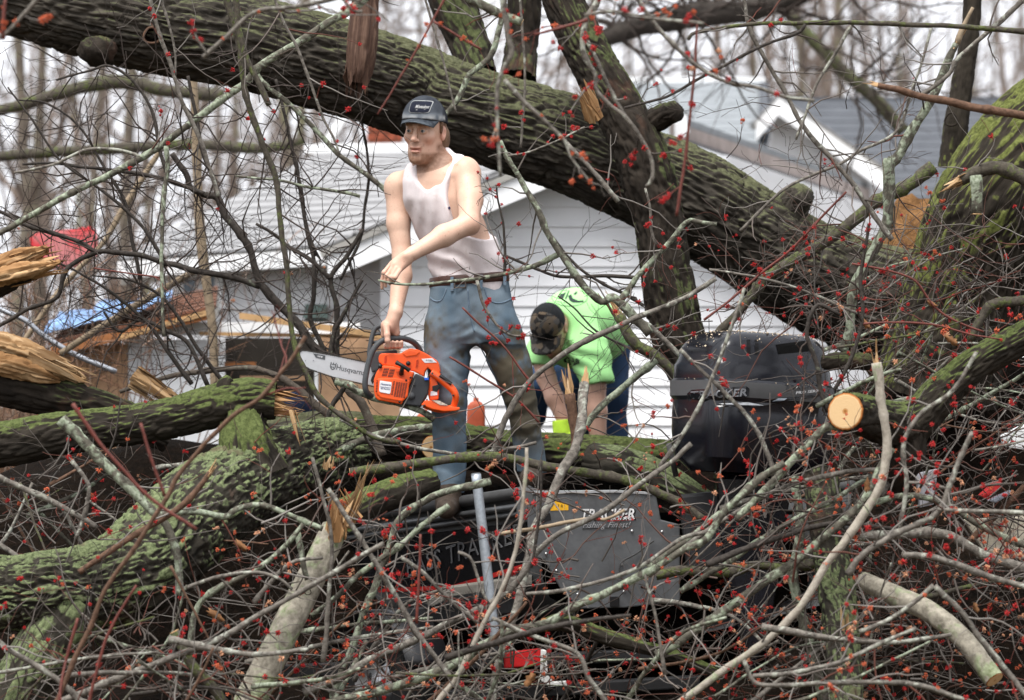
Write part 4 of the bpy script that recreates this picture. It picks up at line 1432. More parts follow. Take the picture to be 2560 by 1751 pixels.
M['skin'] = attr_mat('skin', 0.5, 0.35, 0.06, 140, 0.12)
M['cloth'] = attr_mat('cloth', 0.9, 0.1, 0.08, 260, 0.25)
M['denim'] = attr_mat('denim', 0.9, 0.1, 0.16, 320, 0.35)
M['hair'] = attr_mat('hair', 0.6, 0.3, 0.45, 220, 0.8, 0, .004)
M['leather'] = plain('belt_leather', (0.05, 0.02, 0.014), 0.45, 0.4, 0.35, 60, bump=.3)
M['boot'] = plain('boot_leather', (0.05, 0.035, 0.025), 0.7, 0.3, 0.4, 40, bump=.3)
M['eye_white'] = plain('eye_white', (0.30, 0.26, 0.245), 0.3, 0.4, 0.03)
M['iris'] = plain('eye_iris', (0.035, 0.045, 0.05), 0.15, 0.5, 0.2, 200)


def decal(name, V, Q, T, bvh, mat, parent, lift=.002, dirn=(0, 1, 0)):
    """Press a flat shape onto a surface along dirn."""
    out = []
    dv = Vector(dirn).normalized()
    for v in np.asarray(V, float):
        o = Vector(v) - dv * .6
        h = bvh.ray_cast(o, dv)
        out.append(tuple(h[0] - dv * lift) if h[0] is not None else tuple(v))
    return mk(name, out, Q, T, mat, parent, smooth=True)


def text_mesh(txt, size, shear=0.0, bold=False, res=2):
    cu = bpy.data.curves.new('t', 'FONT')
    cu.body = txt
    cu.size = size
    cu.shear = shear
    cu.resolution_u = res
    cu.align_x, cu.align_y = 'CENTER', 'CENTER'
    if bold:
        cu.offset = size * .018
    o = bpy.data.objects.new('t', cu)
    COL.objects.link(o)
    dg = bpy.context.evaluated_depsgraph_get()
    me = bpy.data.meshes.new_from_object(o.evaluated_get(dg))
    bm = bmesh.new()
    bm.from_mesh(me)
    bmesh.ops.triangulate(bm, faces=bm.faces)
    V = np.array([v.co[:] for v in bm.verts])
    T = np.array([[v.index for v in f.verts] for f in bm.faces])
    bm.free()
    bpy.data.objects.remove(o)
    bpy.data.curves.remove(cu)
    bpy.data.meshes.remove(me)
    return V, T


def lettering(name, txt, c, right, up, size, mat, parent, width=None, shear=0.0, bold=False, lift=(0, 0, 0)):
    """Flat letters centred at c with given right and up directions; width stretches the line."""
    V, T = text_mesh(txt, size, shear, bold)
    right, up = np.asarray(right, float), np.asarray(up, float)
    right, up = right / np.linalg.norm(right), up / np.linalg.norm(up)
    if width:
        V[:, 0] *= width / (V[:, 0].max() - V[:, 0].min())
    W = np.asarray(c) + V[:, :1] * right + V[:, 1:2] * up + np.asarray(lift)
    return mk(name, W, None, T, mat, parent, smooth=False)


def bvh_of(o):
    w = np.array(o['_w'])
    me = o.data
    return BVHTree.FromPolygons([Vector(v.co) + Vector(w) for v in me.vertices], [tuple(p.vertices) for p in me.polygons])


def axes(yaw, pitch=0.0, roll=0.0):
    """Rows: forward, side (viewer right for a front view), up."""
    f = np.array((math.sin(yaw) * math.cos(pitch), -math.cos(yaw) * math.cos(pitch), math.sin(pitch)))
    s = np.array((math.cos(yaw), math.sin(yaw), 0.0))
    u = np.cross(s, f)
    u = u if u[2] > 0 else -u
    s2 = s * math.cos(roll) + u * math.sin(roll)
    u2 = u * math.cos(roll) - s * math.sin(roll)
    return np.array((f, s2, u2))


def head_field(Fd, C, A, s, beard=True):
    """Head in axes A (forward, side, up) about centre C, scale s."""
    def L(f, sd, u):
        return C + s * (f * A[0] + sd * A[1] + u * A[2])
    e = lambda c, r, k=.02, op='u': Fd.ell(L(*c), np.array(r) * s, A, k, op)
    e((-.008, 0, .03), (.100, .079, .105))
    e((.030, 0, -.045), (.062, .055, .082), .03)
    e((.060, 0, -.085), (.034, .038, .042), .03)
    for q in (-1, 1):
        Fd.cone(L(-.005, q * .054, -.045), L(.06, q * .022, -.112), .018 * s, .018 * s, .025)
        e((.066, q * .043, -.022), (.024, .022, .022), .02)
        Fd.cone(L(.086, q * .040, .030), L(.096, q * .010, .026), .010 * s, .011 * s, .012)
    e((.083, 0, -.117), (.02, .026, .02), .02)
    for q in (-1, 1):
        e((.102, q * .031, .005), (.016, .017, .012), .014, 's')
    Fd.cone(L(.097, 0, .016), L(.116, 0, -.030), .0075 * s, .0115 * s, .010)
    e((.121, 0, -.032), (.0105, .011, .0095), .006)
    for q in (-1, 1):
        e((.108, q * .0125, -.036), (.0105, .0075, .0075), .005)
        e((.086, q * .031, .004), (.0150, .0165, .0150), .003)
        e((.112, q * .031, .0025), (.022, .0135, .0050), .002, 's')
    e((.094, 0, -.060), (.014, .028, .012), .012)
    e((.103, 0, -.0655), (.009, .023, .0055), .005)
    e((.101, 0, -.0825), (.0105, .020, .0065), .006)
    e((.110, 0, -.0735), (.020, .0165, .0032), .002, 's')
    for q in (-1, 1):
        tilt = axes(0)
        Ra = np.array((A[0] * .94 - A[2] * -.34, A[1], A[2] * .94 + A[0] * -.34))
        Fd.ell(L(-.010, q * .081, -.006), np.array((.019, .009, .031)) * s, Ra, .006)
        Fd.ell(L(-.006, q * .091, -.003), np.array((.011, .008, .018)) * s, Ra, .004, 's')
    return L


def skin_colors(V, C, A, s, beard=1.0, base=(.60, .41, .31)):
    q = (V - C) @ A.T / s
    f, sd, u = q[:, 0], np.abs(q[:, 1]), q[:, 2]
    n = fbm(V * 22, 3)
    c = np.tile(np.array(base), (len(V), 1)) * (1 + .07 * n)[:, None]
    c = mixc(c, (.50, .27, .19), np.clip(.30 + .55 * fbm(V * 9 + 4, 3), 0, .55))
    c = mixc(c, (.34, .17, .11), .5 * sstep(.72, .82, vnoise(V * 130)))
    head = sstep(-.17, -.14, u) * (np.linalg.norm(q, axis=1) < .19)
    red = (.52, .235, .17)
    ck = np.exp(-((f - .08) ** 2 + (sd - .045) ** 2 + (u + .035) ** 2) / .0007)
    c = mixc(c, red, .5 * ck)
    ns = np.exp(-((f - .12) ** 2 + sd ** 2 + (u + .03) ** 2) / .0003)
    c = mixc(c, red, .5 * ns)
    ear = (sd > .074) & (np.abs(u + .005) < .045) & (np.abs(f) < .04)
    c = mixc(c, (.55, .24, .18), .5 * ear)
    lip = np.exp(-((u + .074) / .0125) ** 2) * (sd < .024) * (f > .085)
    c = mixc(c, (.44, .16, .13), .75 * lip)
    if beard:
        hair = (.15, .062, .028)
        jaw = np.clip(sstep(-.078, -.098, u) + sstep(.036, .012, f) * sstep(-.035, -.06, u) * (sd > .04), 0, 1) * sstep(-.20, -.155, u) * (f > -.03)
        jaw *= 1 - .9 * np.exp(-((u + .083) / .011) ** 2) * (sd < .02)
        mus = np.exp(-((u + .056) / .007) ** 2) * (sd < .034) * (f > .08)
        m = np.clip((jaw * (.85 + .35 * fbm(V * 90, 2)) + .45 * mus) * beard, 0, .92) * (np.linalg.norm(q, axis=1) < .18)
        c = mixc(c, hair, m)
    brow = np.exp(-((u - .026) / .0055) ** 2) * (sd > .012) * (sd < .052) * (f > .065)
    c = mixc(c, (.17, .085, .045), .7 * brow)
    return c


def eyes(parent, C, A, s, look=(0, 0)):
    for q in (-1, 1):
        c = C + s * (.0870 * A[0] + q * .031 * A[1] + .0035 * A[2])
        th, ph = np.meshgrid(np.linspace(0, 2 * np.pi, 20, endpoint=False), np.linspace(0, np.pi, 12))
        D = np.stack([np.sin(ph) * np.cos(th), np.sin(ph) * np.sin(th), np.cos(ph)], -1).reshape(-1, 3)
        i, j = np.meshgrid(np.arange(11), np.arange(20), indexing='ij')
        Q = np.stack([i * 20 + j, i * 20 + (j + 1) % 20, (i + 1) * 20 + (j + 1) % 20, (i + 1) * 20 + j], -1).reshape(-1, 4)
        ey = mk('eye', c + D * .0138 * s, Q, None, M['eye_white'], parent)
        g = A[0] + A[1] * look[0] + A[2] * look[1]
        g /= np.linalg.norm(g)
        mk('iris', c + g * .0088 * s + D * .0070 * s, Q, None, M['iris'], parent)


def brim(parent, C, A, s, name, mat, width=.075, reach=.072, u0=.045, f0=.083, drop=.02, curve=.03, extra=None):
    n, m = 25, 9
    V = []
    for jj in range(m):
        t = jj / (m - 1)
        for ii in range(n):
            a = (ii / (n - 1) - .5) * 2
            sd = a * width * (1 - .12 * t * abs(a))
            f = f0 * math.sqrt(max(0, 1 - (a * .82) ** 2)) + t * reach * math.sqrt(max(0, 1 - abs(a) ** 3 * .75))
            u = u0 - drop * t - curve * a * a * (.55 + .45 * t)
            V.append(C + s * (f * A[0] + sd * A[1] + u * A[2]))
    V = np.array(V)
    i, j = np.meshgrid(np.arange(m - 1), np.arange(n - 1), indexing='ij')
    q = (i * n + j).ravel()
    Q = np.stack([q, q + 1, q + n + 1, q + n], 1)
    o = mk(name, V, Q, None, mat, parent)
    sm = o.modifiers.new('thickness', 'SOLIDIFY')
    sm.thickness = .004 * s
    sm.offset = 0
    return o


def man():
    W = 15.0
    root = empty('person', P(1200, 1245, W))
    X = lambda x, y, d=W: P(x, y, d)
    # ---- body
    Fd = Field(P(925, 900, 14.9) - (0, .45, 0), P(1300, 228, 14.9) + (0, .45, 0), .0028)
    yaw = math.radians(35)
    tab = []
    for y, cx, d, a, b in [(392, 1084, 14.955, .062, .064), (412, 1084, 14.955, .095, .072), (430, 1082, 14.955, .140, .085), (455, 1082, 14.955, .172, .098), (500, 1096, 14.96, .176, .114), (560, 1126, 14.97, .170, .117), (620, 1150, 14.99, .160, .112), (680, 1168, 15.0, .158, .112), (740, 1176, 15.01, .165, .115)]:
        p = X(cx, y, d)
        tab.append((*p, a, b))
    Fd.loft(tab, -yaw, .02)
    A = axes(-math.radians(21), math.radians(-4), math.radians(-3))
    C = X(1062, 330, 14.92)
    s = 1.045
    head_field(Fd, C, A, s)
    # neck and shoulders
    Fd.cone(C + A[2] * -.055 - A[0] * .025, X(1086, 432, 14.96), .062, .070, .03)
    Sr, Er, Wr = X(994, 470, 15.06), X(1006, 640, 15.0), X(989, 782, 14.86)
    Sl, El, Wl = X(1166, 436, 14.88), X(1172, 560, 14.70), X(1032, 634, 14.60)
    Fd.cone(X(1086, 402, 14.97), Sr + (.03, 0, .02), .055, .045, .04)
    Fd.cone(X(1092, 398, 14.97), Sl + (-.02, 0, .02), .055, .048, .04)
    Fd.cone(X(1088, 440, 14.90), X(1046, 452, 14.93), .016, .014, .02)          # collar bones
    Fd.cone(X(1094, 440, 14.88), X(1140, 436, 14.84), .016, .014, .02)
    Fd.ell(Sr, (.058, .060, .070), None, .03)
    Fd.ell(Sl, (.062, .064, .074), None, .03)
    mr = X(996, 560, 15.03)
    Fd.chain([Sr, mr, Er], [.054, .050, .042], .02)
    Fd.chain([Er, X(1003, 690, 14.95), Wr], [.042, .0455, .0285], .02)
    ml = X(1176, 500, 14.79)
    Fd.chain([Sl, ml, El], [.058, .053, .044], .02)
    Fd.ell(El + (.012, .01, -.012), (.032, .034, .032), None, .02)
    Fd.chain([El, X(1110, 590, 14.66), Wl], [.044, .046, .029], .02)
    # drooping hand
    k = .006
    kn = [X(978, 660, 14.60), X(983, 666, 14.575), X(990, 672, 14.56), X(998, 678, 14.555)]
    Fd.cone(Wl, X(990, 664, 14.585), .027, .024, .015)
    Fd.cone(X(1014, 640, 14.58), X(985, 658, 14.60), .020, .016, .015)
    Fd.cone(X(1018, 652, 14.59), X(999, 674, 14.57), .020, .014, .015)
    mids = [X(960, 682, 14.585), X(967, 690, 14.56), X(977, 694, 14.545), X(988, 694, 14.54)]
    tips = [X(955, 721, 14.60), X(964, 716, 14.575), X(975, 710, 14.56), X(985, 705, 14.555)]
    for a, m_, t in zip(kn, mids, tips):
        Fd.chain([a, m_, (m_ + t) / 2 + (-.003, 0, 0), t], [.0105, .0098, .0088, .0072], k)
    Fd.chain([X(1006, 650, 14.63), X(985, 676, 14.655), X(972, 700, 14.66)], [.015, .011, .008], .01)
    # gripping hand: palm over the handle, fingers curled behind it, thumb in front
    pal = X(973, 822, 14.835)
    Fd.cone(Wr, X(972, 818, 14.845), .028, .028, .018)
    Fd.cone(X(984, 800, 14.85), X(990, 832, 14.86), .022, .018, .015)
    Fd.cone(X(962, 812, 14.84), X(960, 838, 14.85), .017, .014, .012)
    hy = 851
    for q, (x0, dx) in enumerate([(958, -1), (968, 0), (979, 1), (990, 2)]):
        Fd.chain([X(x0 + 1, 830, 14.875), X(x0 + 3, 848, 14.905), X(x0 + 7, 866, 14.89), X(x0 + 12, 866, 14.845), X(x0 + 14, 856, 14.835)], [.0115, .011, .010, .0095, .0085], k)
    Fd.chain([X(966, 818, 14.815), X(968, 838, 14.795), X(969, 852, 14.79), X(971, 866, 14.80)], [.0155, .0125, .0112, .0095], .008)
    Vb, Qb = Fd.mesh()
    col = skin_colors(Vb, C, A, s)
    # arms a touch pinker at elbows and hands, torso paler
    for c0, r0, cc, ff in [(El, .06, (.56, .29, .21), .35), (X(972, 840, 14.85), .08, (.52, .25, .18), .55), (X(972, 690, 14.57), .07, (.54, .27, .20), .4), (X(1100, 540, 15.0), .22, (.64, .44, .33), .45)]:
        w = np.exp(-((Vb - c0) ** 2).sum(1) / r0 ** 2)
        col = mixc(col, cc, ff * w)
    mole = np.zeros(len(Vb))
    body = mk('body', Vb, Qb, None, M['skin'], root, attrs=dict(Col=col4(np.clip(col, 0, 1))))
    del Fd
    eyes(body, C, A, s, (-.15, .02))
    # ---- hair under the cap
    Fh = Field(C - .17, C + .17, .0032)
    Fh.ell(C + s * (-.010 * A[0] + .028 * A[2]), np.array((.104, .083, .108)) * s, A, .01)
    Fh.ell(C + s * (-.055 * A[0] - .045 * A[2]), np.array((.050, .068, .055)) * s, A, .03)
    Fh.put(C - .2, C + .2, lambda p: np.maximum(((p - C) @ A[0]) / s - .012 - .35 * np.maximum(((p - C) @ A[2]) / s, 0), -(((p - C) @ A[2]) / s + .092)) * s, .008, 'i')
    for q in (-1, 1):
        Fh.ell(C + s * (-.004 * A[0] + q * .088 * A[1] - .006 * A[2]), np.array((.026, .02, .038)) * s, A, .008, 's')
    Fh.ell(C + s * (-.042 * A[0] + .070 * A[1] - .028 * A[2]), np.array((.034, .024, .050)) * s, A, .012)
    Fh.ell(C + s * (.012 * A[0] + .078 * A[1] + .022 * A[2]), np.array((.012, .010, .030)) * s, A, .008)
    Fh.wrinkle(lambda p: .005 * fbm(p * np.array((60, 60, 22)), 2))
    Vh, Qh = Fh.mesh()
    mk('hair', Vh, Qh, None, M['hair'], root, attrs=dict(Col=col4(np.tile((.15, .085, .05), (len(Vh), 1)) * (1 + .3 * fbm(Vh * 50, 2))[:, None])))
    # ---- cap
    Fc = Field(C - .19, C + .19, .0034)
    Fc.ell(C + s * (-.006 * A[0] + .034 * A[2]), np.array((.112, .090, .118)) * s, A, .01)
    Fc.ell(C + s * (.030 * A[0] + .060 * A[2]), np.array((.075, .078, .075)) * s, A, .03)
    tl = A[2] * .985 + A[0] * -.12
    Fc.put(C - .2, C + .2, lambda p: -((p - C) @ tl / s - .040) * s, .004, 'i')
    Fc.wrinkle(lambda p: .0022 * fbm(p * 14, 2))
    Vc, Qc = Fc.mesh()
    q = (Vc - C) @ A.T / s
    dn, grey = np.array((.016, .018, .024)), np.array((.11, .125, .145))
    fr = sstep(-.012, .004, q[:, 0] + .12 * (q[:, 2] - .05))
    dust = np.clip(.45 + .9 * fbm(Vc * 17, 3) + 2.2 * np.exp(-((q[:, 2] - .062) / .014) ** 2) * (q[:, 0] > .02), 0, 1.6)
    cc = mixc(np.tile(dn, (len(Vc), 1)), grey, np.clip(fr * dust * .62, 0, 1))
    cc = mixc(cc, (.42, .43, .43), np.clip(fr * np.exp(-((q[:, 2] - .060) / .010) ** 2) * (.45 + fbm(Vc * 40, 2)), 0, .8))
    cap = mk('cap', Vc, Qc, None, M['cloth'], root, attrs=dict(Col=col4(cc)))
    t = NT('cap_brim', .9, .1)
    t.color(t.ramp(t.noise(t.coord(), 22, 4, .7), [(.35, (.02, .023, .03)), (.62, (.085, .10, .115)), (.8, (.26, .27, .28))]))
    brim(cap, C, A, s, 'brim', t.m, .083, .070, .056, .086, .016, .022)
    # patch on the front
    bv = bvh_of(cap)
    fc, fu = A[0], A[2]
    pc = C + s * (.10 * A[0] + .012 * A[1] + .104 * A[2])

    def patch(w, h, r=.2):
        n = 40
        th = np.linspace(0, 2 * np.pi, n, endpoint=False)
        ex = np.sign(np.cos(th)) * np.abs(np.cos(th)) ** .35 * w / 2
        ez = np.sign(np.sin(th)) * np.abs(np.sin(th)) ** .35 * h / 2
        rings = []
        for k_ in (0, .25, .5, .75, 1):
            rings.append(pc + (ex * k_)[:, None] * A[1] + (ez * k_)[:, None] * A[2])
        V_ = np.concatenate(rings)
        i_, j_ = np.meshgrid(np.arange(4), np.arange(n), indexing='ij')
        return V_, np.stack([i_ * n + j_, i_ * n + (j_ + 1) % n, (i_ + 1) * n + (j_ + 1) % n, (i_ + 1) * n + j_], -1).reshape(-1, 4)
    V_, Q_ = patch(.089 * s, .053 * s)
    pa = decal('patch_border', V_, Q_, None, bv, plain('patch_thread', (.27, .28, .28), .9), cap, .003, -A[0])
    V_, Q_ = patch(.084 * s, .048 * s)
    decal('patch', V_, Q_, None, bv, plain('patch_navy', (.014, .016, .026), .9, .1), cap, .0045, -A[0])
    V_, T_ = text_mesh('Milwaukee', .021, .35, True)
    V_ = pc + V_[:, :1] * A[1] * .62 + V_[:, 1:2] * A[2] + .012 * A[1]
    decal('lettering', V_, None, T_, bv, plain('patch_letters', (.3, .3, .3), .9), cap, .006, -A[0])
    ln = np.array([[-.022, -.013], [.018, -.009], [.018, -.011], [-.022, -.0155]])
    decal('underline', pc + .012 * A[1] + ln[:, :1] * A[1] + ln[:, 1:] * A[2], [[0, 1, 2, 3]], None, bv, plain('patch_line', (.3, .3, .3), .9), cap, .006, -A[0])
    # ---- tank top
    Ft = Field(P(985, 745, 14.9) - (0, .36, 0), P(1300, 360, 14.9) + (0, .36, 0), .0034)
    tt = []
    for y, cx, d, a, b in [(404, 1084, 14.955, .085, .076), (412, 1084, 14.955, .103, .080), (430, 1082, 14.952, .148, .093), (455, 1083, 14.95, .180, .108), (500, 1096, 14.952, .186, .124), (560, 1127, 14.962, .186, .130), (610, 1148, 14.98, .186, .130), (650, 1162, 14.99, .186, .128), (680, 1169, 15.0, .180, .126), (705, 1174, 15.0, .174, .124), (740, 1178, 15.01, .172, .122)]:
        tt.append((*X(cx, y, d), a, b))
    Ft.loft(tt, -yaw, .02)
    Ft.cone(X(1086, 402, 14.97), Sr + (.03, 0, .02), .062, .052, .04)
    Ft.cone(X(1092, 398, 14.97), Sl + (-.02, 0, .02), .062, .055, .04)
    ld = np.array((math.cos(yaw), -math.sin(yaw), 0))
    fd = np.array((-math.sin(yaw), -math.cos(yaw), 0))
    Rl = np.array((ld, fd, (0, 0, 1.0)))
    nk = X(1070, 392, 14.93)
    Ft.cone(C + A[2] * -.03 - A[0] * .025, X(1086, 440, 14.955), .074, .084, .006, 's')
    Ft.ell(X(1070, 408, 14.84), (.082, .13, .112), Rl, .014, 's')
    Ft.ell(X(1084, 486, 14.93) + ld * .225, (.115, .40, .205), Rl, .008, 's')
    Ft.ell(X(1080, 478, 14.95) - ld * .205, (.105, .40, .19), Rl, .008, 's')
    tc = X(1130, 590, 14.8)

    def tw(p):
        z = (p[:, 2] - tc[2])
        x = p[:, 0] - tc[0]
        w = .0055 * fbm(p * np.array((16, 16, 7)), 3)
        dg = np.sin((z * 1.0 + x * .75) * 70 + 3 * vnoise(p * 9)) * .0085 * sstep(-.02, -.10, z) * sstep(-.24, -.14, z) * (.5 + .5 * vnoise(p * 7 + 3))
        vt = np.sin(x * 95 + 2.5 * vnoise(p * 6)) * .0036 * sstep(-.05, .08, z)
        return w + dg + vt
    Ft.wrinkle(tw)
    Vt, Qt = Ft.mesh()
    ct = np.tile((.66, .60, .605), (len(Vt), 1)) * (1 + .05 * fbm(Vt * 8, 3))[:, None]
    spots = sstep(.62, .72, vnoise(Vt * 55)) * .25
    ct = mixc(ct, (.40, .33, .28), spots)
    tank = mk('tank_top', Vt, Qt, None, M['cloth'], root, attrs=dict(Col=col4(ct)))
    bvt = bvh_of(tank)
    lm = plain('print_navy', (.03, .03, .10), .8)
    V_, T_ = text_mesh('C', .026, 0, True)
    decal('chest_letter', X(1131, 517, 14.8) + V_[:, :1] * (1, 0, 0) + V_[:, 1:2] * (0, 0, 1), None, T_, bvt, lm, tank, .003)
    dm = np.array([[0, .008], [.006, 0], [0, -.008], [-.006, 0]])
    decal('chest_mark', X(1123, 520, 14.8) + dm[:, :1] * (1, 0, 0) + dm[:, 1:] * (0, 0, 1), [[0, 1, 2, 3]], None, bvt, lm, tank, .003)
    # ---- jeans
    Fj = Field(P(1040, 1275, 15.0) - (0, .38, 0), P(1385, 690, 15.0) + (0, .45, 0), .0045)
    hip = []
    for y, cx, d, a, b in [(700, 1172, 15.0, .180, .128), (730, 1175, 15.0, .183, .130), (770, 1178, 15.0, .194, .136), (810, 1181, 15.0, .212, .142), (845, 1186, 15.0, .216, .134), (862, 1190, 15.0, .215, .115)]:
        hip.append((*X(cx, y, d), a, b))
    Fj.loft(hip, -math.radians(18), .03)
    lr = [(735, 1142, 15.01, .055, .08), (770, 1132, 15.015, .085, .105), (805, 1125, 15.02, .104, .118), (850, 1122, 15.02, .110, .116), (900, 1119, 15.01, .097, .106), (957, 1120, 15.0, .088, .098), (1010, 1122, 15.0, .082, .092), (1070, 1123, 15.0, .077, .088), (1127, 1124, 15.0, .077, .085), (1180, 1122, 15.0, .075, .082), (1235, 1121, 15.0, .071, .082)]
    Fj.loft([(*X(cx, y, d), a, b) for y, cx, d, a, b in lr], 0, .035)
    ll = [(735, 1206, 15.0, .055, .08), (770, 1224, 15.0, .084, .104), (805, 1239, 15.0, .102, .114), (850, 1252, 15.0, .106, .112), (900, 1272, 15.01, .098, .108), (950, 1287, 15.02, .084, .098), (1000, 1300, 15.04, .074, .09), (1050, 1312, 15.07, .068, .086), (1108, 1321, 15.11, .066, .084), (1180, 1330, 15.16, .066, .084)]
    Fj.loft([(*X(cx, y, d), a, b) for y, cx, d, a, b in ll], 0, .035)
    kr, klf, cr = X(1122, 1000, 14.9), X(1300, 1005, 15.0), X(1190, 850, 14.9)
    hem = X(1121, 1205, 14.95)

    def jw(p):
        w = .006 * fbm(p * np.array((8, 8, 12)), 3)
        for c0, r0, am, fx in ((kr, .16, .011, .35), (klf, .17, .011, -.45), (hem, .09, .013, .15), (X(1110, 1120, 14.9), .10, .008, -.5), (X(1318, 1090, 15.1), .10, .008, .5)):
            g = np.exp(-((p - c0) ** 2).sum(1) / r0 ** 2)
            zz = p[:, 2] + fx * (p[:, 0] - c0[0])
            w = w + am * g * vnoise(np.stack([p[:, 0] * 7, p[:, 1] * 7, zz * 34 + 1.6 * vnoise(p * 9)], -1))
        dx, dz = p[:, 0] - cr[0], p[:, 2] - cr[2]
        g = np.exp(-(dx ** 2 + (dz - .02) ** 2) / .016)
        w = w + .012 * g * vnoise(np.stack([dx * 5, p[:, 1] * 5, (dz + .6 * np.abs(dx)) * 34 + vnoise(p * 8)], -1))
        return w
    Fj.wrinkle(jw)
    Vj, Qj = Fj.mesh()
    n1, n2, n3 = fbm(Vj * 7, 3), fbm(Vj * 3.1 + 9, 3), fbm(Vj * 24, 3)
    cj = mixc(np.tile((.07, .11, .15), (len(Vj), 1)), (.225, .28, .325), np.clip(.45 + .9 * n1, 0, 1))
    zpx = HY - (Vj[:, 2] - CZ) * F / 15.0
    dirt = np.clip(sstep(-.45, .35, n2 + .55 * n3) * sstep(735, 820, zpx) * sstep(1180, 1040, zpx) * 1.1, 0, .85)
    cj = mixc(cj, (.105, .085, .052), np.clip(dirt * 1.15, 0, .92))
    cj = mixc(cj, (.04, .045, .05), np.clip(sstep(.35, .7, n3) * dirt, 0, .6))
    xpx = CX + Vj[:, 0] * F / Vj[:, 1]
    # bright seam along the outer side of the front leg
    seam = np.exp(-((xpx - (1166 - .015 * (zpx - 900))) / 5) ** 2) * (zpx > 880)
    cj = mixc(cj, (.15, .21, .28), .6 * seam)
    jeans = mk('jeans', Vj, Qj, None, M['denim'], root, attrs=dict(Col=col4(cj)))
    bvj = bvh_of(jeans)
    # stitched pocket edges, fly and belt loops pressed onto the denim
    st = plain('denim_seam', (.14, .19, .245), .9, .1, .2, 80)

    def seamline(name, pl, r=.0035):
        c = spline([(*X(x, y, 14.7),) for x, y in pl], 18)
        q = []
        for v in c:
            h = bvj.ray_cast(Vector(v), Vector((v[0], v[1], v[2] - CZ)).normalized())
            if h[0] is not None:
                q.append(tuple(h[0]))
        if len(q) > 3:
            V_, Q_, T_ = tube(np.array(q), r, 5)
            mk(name, V_, Q_, T_, st, jeans)
    seamline('pocket_edge', [(1070, 738), (1085, 752), (1102, 752), (1112, 735), (1116, 722)])
    seamline('pocket_edge', [(1212, 722), (1218, 742), (1236, 757), (1260, 756), (1284, 744)])
    seamline('fly_seam', [(1170, 724), (1172, 760), (1178, 800), (1186, 830)])
    seamline('inseam', [(1196, 858), (1230, 925), (1252, 980), (1270, 1030)], .003)
    wb = MB()
    # belt
    bc = X(1173, 700, 15.0)
    n = 64
    th = np.linspace(0, 2 * np.pi, n, endpoint=False)
    yb = -math.radians(26)
    ex, ey = np.cos(th) * .186, np.sin(th) * .134
    bx = ex * math.cos(yb) - ey * math.sin(yb)
    by = ex * math.sin(yb) + ey * math.cos(yb)
    tilt = -.02 + .055 * bx
    rings = []
    for k_, (dz, rr) in enumerate([(-.021, .985), (-.019, 1.0), (.019, 1.0), (.021, .985)]):
        rings.append(np.stack([bc[0] + bx * rr, bc[1] + by * rr, bc[2] + dz + .075 * bx], 1))
    Vq = np.concatenate(rings)
    i_, j_ = np.meshgrid(np.arange(3), np.arange(n), indexing='ij')
    Qq = np.stack([i_ * n + j_, i_ * n + (j_ + 1) % n, (i_ + 1) * n + (j_ + 1) % n, (i_ + 1) * n + j_], -1).reshape(-1, 4)
    belt = mk('belt', Vq, Qq, None, M['leather'], root)
    bvb = bvh_of(belt)

    def onbelt(x, y):
        v = X(x, y, 14.6)
        h = bvb.ray_cast(Vector(v), Vector((v[0], v[1], v[2] - CZ)).normalized())
        return np.array(h[0]) if h[0] is not None else X(x, y, 14.86)
    for x, y in ((1130, 708), (1203, 703), (1262, 694)):
        MB().box(onbelt(x, y) + (0, -.004, -.004), (.013, .008, .062)).build('belt_loop', st, jeans, smooth=False)
    bu = onbelt(1150, 708)
    bk_ = MB()
    for dx in (-.024, .024):
        bk_.box(bu + (dx, -.005, 0), (.006, .006, .044))
    for dz in (-.02, .02):
        bk_.box(bu + (0, -.005, dz), (.05, .006, .006))
    bk_.build('buckle', plain('buckle_metal', (.12, .10, .09), .35, .5, .1, 30, .8), belt, smooth=False)
    # ---- boots
    for x, y, d in ((1121, 1225, 14.965), (1330, 1150, 15.16)):
        Fb = Field(X(x - 50, y + 90, d) - (0, .3, 0), X(x + 50, y - 45, d) + (0, .12, 0), .007)
        Fb.cone(X(x, y, d), X(x, y + 34, d), .058, .058, .02)
        Fb.cone(X(x, y + 38, d), X(x - 6, y + 48, d - .18), .050, .044, .02)
        Vo, Qo = Fb.mesh()
        mk('boot', Vo, Qo, None, M['boot'], root)
    tag(root, 'young man in grey tank top, dark cap and dirty jeans holding the chainsaw', 'person')


man()


